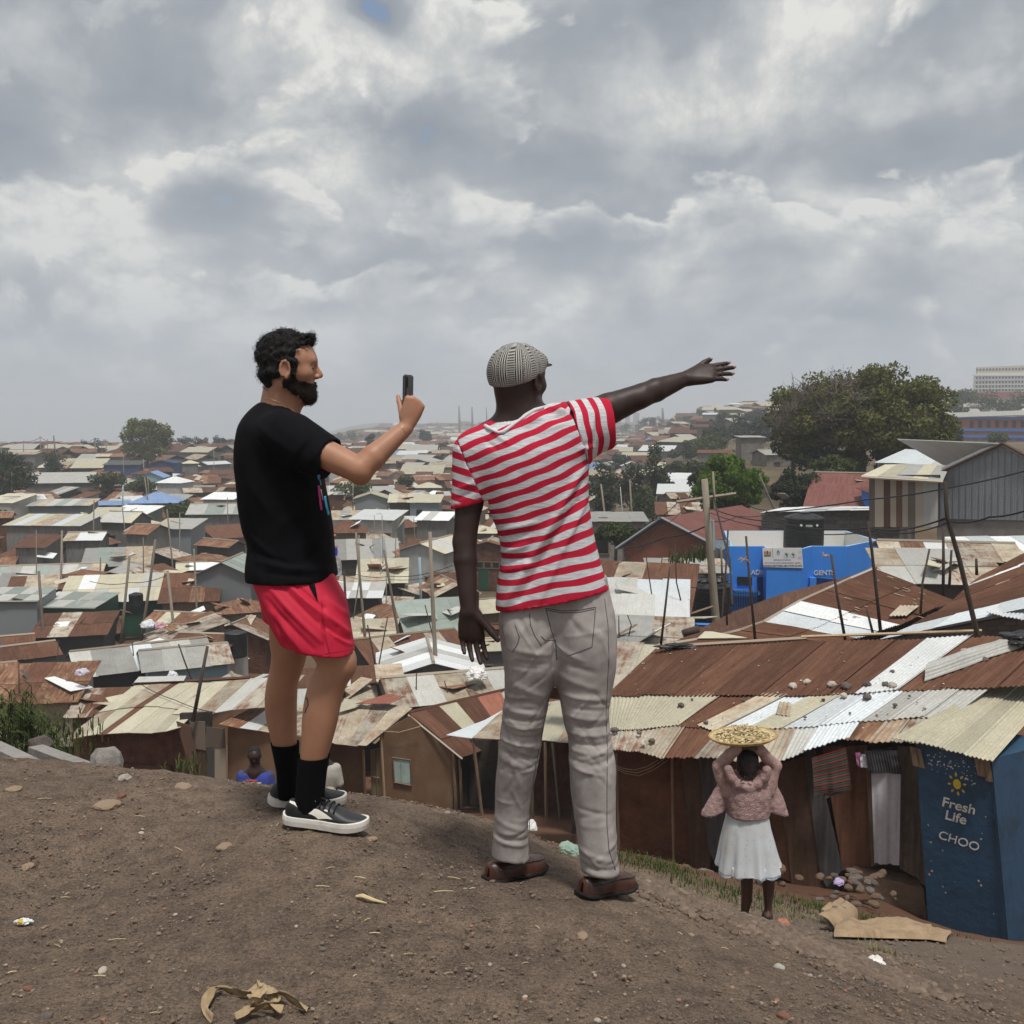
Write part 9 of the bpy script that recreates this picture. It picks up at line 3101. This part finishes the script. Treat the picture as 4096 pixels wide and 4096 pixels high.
# ================================================================ LOOSE THINGS ON THE GROUND
def put(u,v,dz=0.0):
 p=on_ground(u,v)
 return p+Vector((0,0,dz)) if p is not None else None
def build_gravel():
 """crumbs, grit and clods over the mound: far too many to count"""
 r=np.random.RandomState(5)
 base=[np.array(v.co) for v in ROCKS[0].vertices]
 b=bmesh.new()
 bmesh.ops.create_icosphere(b,subdivisions=1,radius=1.0)
 bv=np.array([v.co[:] for v in b.verts])
 bf=np.array([[v.index for v in f.verts] for f in b.faces])
 b.free()
 def scatter(name,label,n,xr,yr,s0,s1,mat,powr=2.6,seed=1,edge=False,squash=.65):
  r=np.random.RandomState(seed)
  x=r.uniform(xr[0],xr[1],n)
  y=yr[0]+(yr[1]-yr[0])*r.rand(n)**1.3
  if edge:
   a,c=np.array((P(2560,3540,3.97).x,3.97)),np.array((P(3650,3940,3.5).x,3.5))
   f=r.rand(n)
   q=a+(c-a)*f[:,None]+r.normal(size=(n,2))*(.10,.14)
   x,y=q[:,0],q[:,1]
  z=ground_z(x,y)
  s=s0+(s1-s0)*r.rand(n)**powr
  V,Fs=[],[]
  for i in range(n):
   k=bv*(1+.45*(r.rand(len(bv),1)-.5))
   a=r.uniform(0,6.28)
   R=np.array(((math.cos(a),-math.sin(a),0),(math.sin(a),math.cos(a),0),(0,0,1)))
   k=(k*(s[i]*r.uniform(.7,1.4),s[i],s[i]*squash))@R.T
   V.append(k+(x[i],y[i],z[i]+s[i]*.12+.004))
   Fs.append(bf+i*len(bv))
  V,Fs=np.concatenate(V),np.concatenate(Fs)
  o=np_mesh(name,V,Fs,None,mat)
  o.data.polygons.foreach_set('use_smooth',np.zeros(len(Fs),dtype=bool))
  tag(o,label,'gravel',kind='stuff')
 clod=pmat('dark_soil_crumb',(.14,.102,.078),rough=1,var=.35,scale=25,second=(.20,.15,.11),sfac=(.45,.65),bump=.6,bscale=60,dist=.01)
 grit=pmat('pale_grit',(.30,.245,.19),rough=1,var=.4,scale=9,second=(.17,.12,.09),sfac=(.4,.6))
 red=pmat('reddish_grit',(.24,.13,.085),rough=1,var=.3,scale=9)
 scatter('soil_crumbs','dark crumbs of soil strewn over the mound',15000,(-2.7,3.2),(1.9,4.7),.0018,.0085,clod,3.2,2)
 scatter('pale_grit','pale grit and tiny pebbles strewn over the mound',4200,(-2.7,3.2),(1.9,4.7),.0016,.007,grit,3.2,3)
 scatter('reddish_grit','reddish brick grit strewn over the mound',900,(-2.7,3.2),(1.9,4.7),.002,.008,red,2.8,4)
 scatter('spoil_clods','heap of dark clods along the right edge of the mound',3400,(0,1),(0,1),.005,.026,clod,2.2,5,edge=True,squash=.8)
 scatter('path_grit','grit and crumbs on the trodden path at right',1800,(.9,5.0),(4.2,9.0),.004,.018,clod,2.2,6)
build_gravel()
straw_m=pmat('dry_straw',(.52,.43,.24),rough=.9,var=.2,scale=20,objrand=.3)
rs=random.Random(8)
SPOT=[]
def near_phrase(u,v):
 opts=[('the near sneaker',1300,3330),('the left loafer',2050,3540),('the right loafer',2400,3600),('the twisted fibre band',1000,4000),('the candy wrapper',95,3700),('the grey pebble',3115,3875),('the pale wood splinter',1455,3615),('the mound crest',1000,3150),('the left frame edge',0,3450),('the bottom frame edge',2300,4090),('the rubble along the mound edge',3000,3740)]
 k=min(opts,key=lambda q:(q[1]-u)**2+(q[2]-v)**2)
 rel='left of' if u<k[1]-60 else 'right of' if u>k[1]+60 else 'above' if v<k[2] else 'below'
 if k[0] in ('the mound crest','the left frame edge','the bottom frame edge','the rubble along the mound edge'):
  rel='near'
 return rel+' '+k[0]
 # straws and chips of stalk
stw={}
for (u,v,L,a) in [(262,3596,40,.0),(270,3580,26,1.1),(230,3790,46,-.5),(45,3897,40,.4),(1110,3305,30,1.5),(1290,3552,60,-.1),(1440,3517,50,-.2),(1322,3478,40,.3),(1640,3823,54,0),(1775,3572,80,.05),(1815,3518,56,-.3),(1770,3640,24,.1),(1415,3658,22,-1.0),(1470,3685,30,.6),(1795,3900,40,.2),(1420,3910,18,.7),(715,3402,60,-.6),(400,3912,50,0),(470,3765,70,.1),(2150,3715,30,-.9),(2595,3566,30,.5),(2720,3740,26,-.8),(813,3466,30,1.5),(1500,3740,44,0),(2100,3860,30,.3),(180,3200,60,.1),(560,3270,46,-.2),(620,3500,24,.6),(1890,3560,26,.2),(2900,3800,28,-.4),(1250,3900,24,1.0),(620,4060,40,.1)]:
 p=put(u,v,.006)
 if p is None:
  continue
 d=Vector((math.cos(a),math.sin(a)*1.2,0)).normalized()*px(p.y,L)/2
 mb=MB()
 mb.tube([p-d,p+Vector((0,0,.002)),p+d],[.0012,.0014,.0010],4)
 o=mb.build('straw',straw_m,None,loc=p)
 lab='dry straw lying on the dirt '+near_phrase(u,v)
 stw.setdefault(lab,[]).append((u,o))
for lab,ls in stw.items():
 ls.sort(key=lambda q:q[0])
 for i,(u,o) in enumerate(ls):
  tag(o,lab if len(ls)==1 else ('leftmost ' if i==0 else ORD[i]+'from left ')+lab,'straw','straws on the mound')
  # stones that can be told apart
st={}
for k,(u,v,s,m) in enumerate([(500,3118,64,'palestone'),(735,3150,80,'tanstone'),(430,3225,110,'tanstone'),(110,3470,70,'tanstone'),(55,3160,70,'tanstone'),(490,3185,40,'redstone'),(1790,3252,26,'palestone'),(900,3390,80,'tanstone'),(1485,3360,52,'tanstone'),(1290,3800,34,'stone'),(3115,3872,48,'greystone'),(110,3958,44,'redstone'),(875,3680,36,'stone'),(410,3886,46,'palestone'),(1680,3690,20,'tanstone'),(1185,3706,18,'palestone'),(565,3334,24,'palestone'),(2330,3745,60,'tanstone'),(2510,3765,26,'tanstone'),(2495,3865,24,'palestone'),(3135,4068,60,'redstone'),(3240,3905,26,'palestone'),(2930,3950,26,'tanstone'),(2390,4085,34,'palestone'),(2210,4030,30,'stone'),(180,4070,60,'stone'),(2765,3740,30,'tanstone'),(2100,3990,26,'palestone'),(1960,3860,24,'palestone'),(2590,3530,40,'tanstone'),(1270,3290,20,'palestone'),(700,3660,20,'palestone'),(3480,3935,40,'stone'),(3530,3925,34,'redstone'),(3420,3915,30,'tanstone'),(3620,3950,26,'palestone')]):
 p=put(u,v)
 if p is None:
  continue
 mm={'tanstone':pmat('tan_sandstone',(.31,.225,.155),rough=.95,var=.25,scale=14,bump=.5,bscale=40,dist=.01),'redstone':pmat('reddish_stone',(.22,.105,.075),rough=.95,var=.25,scale=14,bump=.5,bscale=40,dist=.01),'greystone':pmat('smooth_grey_stone',(.36,.345,.31),rough=.9,var=.15,scale=14,second=(.24,.23,.21),sfac=(.45,.7))}.get(m) or M[m]
 sz=px(p.y,s)/2
 flat=.32 if m=='tanstone' else .55
 cn={'palestone':'pale','tanstone':'flat tan','redstone':'reddish','greystone':'smooth grey','stone':'dark'}[m]
 o=rock('stone',None,None,p+Vector((0,0,sz*flat*.35)),(sz,sz*.8,sz*flat),mm,i=k,rz=rs.uniform(0,6))
 lab=f"{cn} stone on the dirt {near_phrase(u, v)}" if m!='greystone' else 'smooth grey pebble alone on the mound at lower right'
 st.setdefault(lab,[]).append((u,o))
for lab,ls in st.items():
 ls.sort(key=lambda q:q[0])
 for i,(u,o) in enumerate(ls):
  tag(o,lab if len(ls)==1 else ('leftmost ' if i==0 else ORD[i]+'from left ')+lab,'stone','stones on the mound')
  # pale wood splinter
p=put(1455,3612,.008)
mb=MB()
d=Vector((.1,-.02,0)).normalized()
q0,q1=put(1425,3595,.008),put(1548,3622,.008)
mb.tube([q0,q0.lerp(q1,.2)+Vector((0,0,.006)),q0.lerp(q1,.6),q1],[.004,.007,.005,.001],6)
tag(mb.build('wood_splinter',pmat('fresh_split_wood',(.58,.46,.26),rough=.85,var=.2,scale=14),None,loc=q0),'long pale wood splinter lying on the mound','splinter')
# candy wrapper
p=put(95,3702,.012)
wr_=thing('candy_wrapper','crumpled white and yellow candy wrapper at lower left','wrapper',p)
for (nm,c,s,o_) in (('foil',(.66,.66,.62),(.018,.014,.009),(0,0,0)),('yellow_print',(.62,.42,.04),(.009,.009,.007),(-.004,-.008,.004)),('twisted_end',(.6,.66,.68),(.010,.006,.005),(-.019,.0,.001)),('twisted_end',(.6,.64,.6),(.009,.006,.005),(.020,.003,.001))):
 b=bmesh.new()
 bmesh.ops.create_icosphere(b,subdivisions=3,radius=1)
 for v in b.verts:
  k=1+.5*mnoise.noise(v.co*2.2+Vector((s[0]*900,0,0)))
  v.co=Vector((v.co.x*s[0],v.co.y*s[1],v.co.z*s[2]))*k+Vector(o_)
 me=bpy.data.meshes.new(nm)
 b.to_mesh(me)
 b.free()
 mesh_obj(nm,me,wr_,mats=pmat('wrap_'+nm+str(c[0]),c,rough=.5,var=.2,scale=60))
 # twisted band of dry fibre in the foreground
fib=pmat('dry_banana_fibre',(.40,.30,.18),rough=.85,var=.25,scale=14,second=(.27,.19,.105),sfac=(.42,.66),stretch=(1,1,1),bump=.5,bscale=60,dist=.01)
root=thing('fibre_band','twisted loop of tan dry fibre lying in the foreground','fibre band',put(1000,4040))
def ribbon(pts,w,name,seed):
 q=[put(u,v,h) for (u,v,h) in pts]
 n=len(q)
 rows=[]
 for i in range((n-1)*8+1):
  f=i/8
  k=min(int(f),n-2)
  s=f-k
  p0,p1,p2,p3=q[max(k-1,0)],q[k],q[k+1],q[min(k+2,n-1)]
  c=.5*((2*p1)+(p2-p0)*s+(2*p0-5*p1+4*p2-p3)*s*s+(3*p1-p0-3*p2+p3)*s**3)
  t_=(p2-p1).normalized()
  tw=.9*math.sin(f*1.7+seed)+.5
  side=(t_.cross(Vector((0,0,1))).normalized()*math.cos(tw)+Vector((0,0,1))*math.sin(tw))
  ww=w*(.75+.35*mnoise.noise((f*1.3,seed,0)))
  rows.append([c+side*ww*(j/4-.5)+Vector((0,0,.004+.005*math.sin(j*2.1+f*2+seed))) for j in range(5)])
 mb=MB()
 mb.grid(rows)
 mb.grid([[p_+Vector((0,0,-.002)) for p_ in r_] for r_ in reversed(rows)])
 mb.build(name,fib,root,smooth=True)
ribbon([(850,4100,.01),(822,4060,.012),(835,4010,.015),(870,3985,.02),(930,3990,.015),(990,3995,.015),(1040,3990,.03)],.034,'strand',1)
ribbon([(1035,3985,.03),(1060,4010,.04),(1030,4035,.03),(1000,4055,.03),(1060,4060,.03),(1130,4075,.02)],.04,'strand',2)
ribbon([(1020,4000,.02),(1080,4030,.04),(1120,4020,.03),(1180,4040,.02),(1232,4055,.01)],.042,'strand',3)
ribbon([(940,4100,.02),(1000,4080,.02),(1060,4075,.03),(1110,4050,.02),(1080,4015,.03)],.036,'strand',4)
ribbon([(975,4068,.01),(1005,4058,.02),(1030,4050,.02)],.03,'strand',5)
# brown sack lying on the path
sk=thing('gunny_sack','empty tan sack lying on the path in front of the blue cabin','sack',put(3560,3735))
sm=pmat('tan_sackcloth',(.36,.255,.155),rough=.95,var=.18,scale=7,second=(.26,.18,.11),sfac=(.44,.68),bump=.5,bscale=70,dist=.012)
mb=MB()
rows=[]
NU,NV=60,18
for i in range(NU+1):
 f=i/NU
 r_=[]
 for j in range(NV+1):
  g=j/NV
  u=3345+450*f+10*math.sin(g*5)
  v=3700+58*g+12*f+10*math.sin(f*9)*(1-g)+(26*max(0,f-.85)/.15)*.4
  q=put(u,v)
  env=math.sin(math.pi*min(max(f,.02),.98))**.35*math.sin(math.pi*min(max(g,.0),1))**.6
  hgt=.02+env*(.10+.05*mnoise.noise((f*5,g*2,4))+.03*abs(mnoise.noise((f*13,g*6,9))))*(1 if f<.82 else .6)
  if f<.16:
   hgt+=.10*(1-f/.16)*env*(1-g)
  r_.append(q+Vector((0,0,hgt)))
 rows.append(r_)
mb.grid(rows)
mb.build('sack_body',sm,sk,smooth=True)
for (nm,pts,w_) in (('sack_mouth',[(3380,3665),(3340,3690),(3310,3700)],.20),('sack_flap',[(3400,3680),(3350,3720),(3300,3725)],.16)):
 mb=MB()
 rows=[]
 q=[put(*p_) for p_ in pts]
 for i in range(17):
  f=i/16
  c=q[0].lerp(q[1],min(1,f*2)) if f<.5 else q[1].lerp(q[2],f*2-1)
  rows.append([c+Vector((.04*math.sin(j),(j/8-.5)*w_*2.2,.03+.16*math.sin(math.pi*j/8)*(1-.4*f)+.03*mnoise.noise((f*4,j*.7,2)))) for j in range(9)])
 mb.grid(rows)
 mb.grid([[p_+Vector((0,0,-.006)) for p_ in r_] for r_ in reversed(rows)])
 mb.build(nm,sm,sk,smooth=True)
mb=MB()
mb.tube([put(3330,3690,.10),put(3370,3698,.12),put(3385,3706,.06)],[.05,.045,.02],8)
mb.build('inner_lining',pmat('grey_plastic_lining',(.13,.13,.135),rough=.7,var=.3),sk,smooth=True)
# concrete walls and boulder beyond the crest, left
cw=thing('retaining_wall','broken grey concrete wall beyond the crest at far left','wall',P(230,3080,12.5))
mb=MB()
def wall_pts(a,b,c,d,Y0,Y1,th):
 p=[P(*a,Y0),P(*b,Y1),P(*c,Y1),P(*d,Y0)]
 n=(p[1]-p[0]).cross(p[3]-p[0]).normalized()
 if n.y>0:
  n=-n
 b_=[q-n*th for q in p]
 return p,b_
for (nm,a,b,c,d,Y0,Y1) in (('wall_slab',(112,3150),(345,3160),(345,3076),(112,2988),12.6,11.2),('wall_slab',(-60,3150),(105,3150),(105,3056),(-60,2975),12.0,11.0)):
 p,b_=wall_pts(a,b,c,d,Y0,Y1,.18)
 m_=MB()
 m_.hexa([p[0],p[1],b_[1],b_[0],p[3],p[2],b_[2],b_[3]])
 m_.build(nm,M['stonegrey'],cw)
rock('boulder','grey concrete boulder standing beyond the crest at left','boulder',P(425,3050,11.5),(.19,.16,.20),M['stonegrey'],i=3,rz=.7)
rock('boulder','brown lump of stone by the concrete wall at left','boulder',P(165,2980,14.5),(.17,.15,.14),M['stone'],i=4,rz=.2)
# rubble and litter by the huts
rb=thing('rubble_heap','heap of broken stones and earth at the foot of the hut wall','rubble',P(3430,3560,12.6))
rq2=random.Random(31)
for k in range(46):
 u,v=rq2.gauss(3440,70),rq2.uniform(3470,3620)
 p=P(u,v,12.9-(v-3470)/150*1.3)
 s=rq2.uniform(.015,.06)
 rock('rubble_stone',None,None,p,(s*1.3,s,s*.7),rq2.choice([M['stone'],MATS['packed_earth'],MATS['packed_earth']]),i=k,rz=rq2.uniform(0,6),parent=rb)
for k in range(20):
 u,v=rq2.uniform(2700,3200),rq2.uniform(3470,3560)
 p=P(u,v,12.8)
 s=rq2.uniform(.03,.09)
 rock('rubble_stone',None,None,p,(s*1.2,s,s*.8),rq2.choice([M['stone'],MATS['packed_earth']]),i=k,rz=rq2.uniform(0,6),parent=rb)
LT=[(2272,3412,5.2,.055,(.30,.42,.34),'crumpled pale green plastic bag behind the left loafer'),(2120,3305,7.0,.05,(.62,.62,.60),'white plastic scrap beyond the mound crest'),(3355,3530,12.3,.06,(.45,.35,.58),'lilac scrap on the rubble heap'),(3130,3700,6.9,.05,(.40,.16,.10),'reddish wrapper on the path right of the child'),(1320,3172,5.0,.03,(.45,.36,.25),'tan scrap on the crest by the sneaker toe'),(3505,3850,4.0,.03,(.72,.70,.66),'small white scrap beside the mound edge'),(1905,2700,36,.35,(.72,.72,.70),'pile of white plastic scraps by the utility pole between the men'),(690,2700,40,.2,(.62,.62,.66),'white washing hung left of the pale blue hut'),(330,2690,39.5,.22,(.55,.52,.62),'pale washing draped by the small brown shack'),(595,2500,56,.35,(.62,.66,.7),'heap of white and blue washing below the green house'),(640,2505,56,.3,(.5,.3,.34),'heap of pinkish washing below the green house'),(1510,3090,28,.0,(0,0,0),'')]
for i,(u,v,Y,s,c,lab) in enumerate(LT):
 if not lab:
  continue
 p=P(u,v,Y)
 g=put(u,v)
 if g is not None and abs(g.y-Y)<2.5:
  p=g
 crumple('scrap',lab,'scrap',p,(s,s,s*.8),pmat('scrap_%d'%i,c,rough=.7,var=.25,scale=9),i+2)
 # grass on the banks
def grass(name,label,spots,n,h0,h1,leaf,seed,spread=.18):
 r=np.random.RandomState(seed)
 V,Fs,T=[],[],[]
 k=0
 for (u,v,Y) in spots:
  c=np.array(P(u,v,Y))
  for j in range(n):
   x,y=c[0]+r.normal()*spread,c[1]+r.normal()*spread*1.6
   z=ground_z(np.array([x]),np.array([y]))[0]
   if abs(z-c[2])>.8:
    z=c[2]
   h=r.uniform(h0,h1)
   a=r.uniform(0,6.28)
   d=np.array((math.cos(a),math.sin(a),0))*h*r.uniform(.1,.7)
   w=np.array((-math.sin(a),math.cos(a),0))*h*.06
   b0=np.array((x,y,z-.02))
   m=b0+d*.35+(0,0,h*.7)
   t_=b0+d+(0,0,h*r.uniform(.75,1.0))
   V+=[b0-w,b0+w,m+w*.8,m-w*.8,t_+w*.15,t_-w*.15]
   Fs+=[(k,k+1,k+2,k+3),(k+3,k+2,k+4,k+5)]
   T+=[r.rand()]*6
   k+=6
 o=flat_np_mesh(name,np.array(V),np.array(Fs),None,LEAF[leaf],np.array(T))
 tag(o,label,'grass',kind='stuff')
rg_=random.Random(17)
sp=[(rg_.uniform(2490,2700),rg_.uniform(3380,3470),10.5) for _ in range(34)]
grass('grass','short green grass on the bank right of the trousers',sp,34,.03,.10,'grass',1,.25)
sp=[(rg_.uniform(2680,3250),3590+rg_.uniform(-30,40)+(rg_.random()*20),9.4) for _ in range(34)]+[(rg_.uniform(3180,3700),3655+rg_.uniform(-25,22),10.4) for _ in range(40)]
grass('grass','green grass strip along the foot of the hut bank',sp,24,.03,.10,'grass',2,.24)
sp=[(rg_.uniform(2560,3350),3600+(rg_.random())*70,8.6) for _ in range(24)]
grass('dry_grass','dry pale grass tufts along the path edge',sp,22,.03,.10,'dry',3,.18)
grass('grass_tuft','tuft of pale dry grass on the path edge, lower right',[(3500,3865,5.2),(3520,3875,5.1)],40,.03,.09,'dry',4,.05)
sp=[(rg_.uniform(150,330),rg_.uniform(2900,3040),16) for _ in range(26)]+[(rg_.uniform(-50,200),rg_.uniform(2880,3000),17) for _ in range(26)]
grass('weeds','green weeds behind the concrete wall at far left',sp,16,.06,.22,'grass',5,.22)
grass('weeds','weeds at the scrap sheets of the mud hut',[(740,3080,27),(755,3060,27),(770,3090,27)],26,.15,.4,'grass',6,.25)
grass('weeds','weeds on the brick gable ledge',[(2770,2240,43),(2800,2230,43),(2715,2255,43)],40,.2,.7,'grass',7,.25)
# tall reed-like plants at the left frame edge
def reed(label,u,v,Y,n,h,seed,leaf='grass'):
 r=random.Random(seed)
 root=thing('reed_plant',label,'plant',P(u,v,Y),'reed plants at the left frame edge')
 V,Fs,T=[],[],[]
 k=0
 c=P(u,v,Y)
 stb=MB()
 for i in range(n):
  b0=c+Vector((r.gauss(0,.14),r.gauss(0,.2),-.2))
  hh=h*r.uniform(.7,1.05)
  lean=Vector((r.gauss(0,.16),r.gauss(0,.14),1)).normalized()
  tp=b0+lean*hh
  stb.tube([b0,tp],[.012,.006],5)
  for j in range(9):
   s=b0.lerp(tp,.25+.75*j/8)
   a=r.uniform(0,6.28)
   d=Vector((math.cos(a),math.sin(a)*.8,0))
   L=h*r.uniform(.22,.38)
   w=Vector((-d.y,d.x,0))*.018
   pts=[s,s+d*L*.4+Vector((0,0,L*.35)),s+d*L*.8+Vector((0,0,L*.25)),s+d*L*1.1+Vector((0,0,-L*.15))]
   for q,ww in zip(pts,(.6,1,.8,.1)):
    V+=[tuple(q-w*ww),tuple(q+w*ww)]
   Fs+=[(k,k+1,k+3,k+2),(k+2,k+3,k+5,k+4),(k+4,k+5,k+7,k+6)]
   T+=[r.random()]*8
   k+=8
 o=flat_np_mesh('blades',np.array(V),np.array(Fs),root,LEAF[leaf],np.array(T))
 o['kind']='stuff'
 so=stb.build('stems',LEAF[leaf],root)
 so['kind']='stuff'
reed('tallest green reed clump at the left frame edge',35,2990,15.5,18,1.1,1)
reed('green reed clump right of the tallest one',120,2990,16.0,16,.75,2)
reed('low reed clump by the concrete wall',195,3000,15.0,12,.5,3)
haze_box()
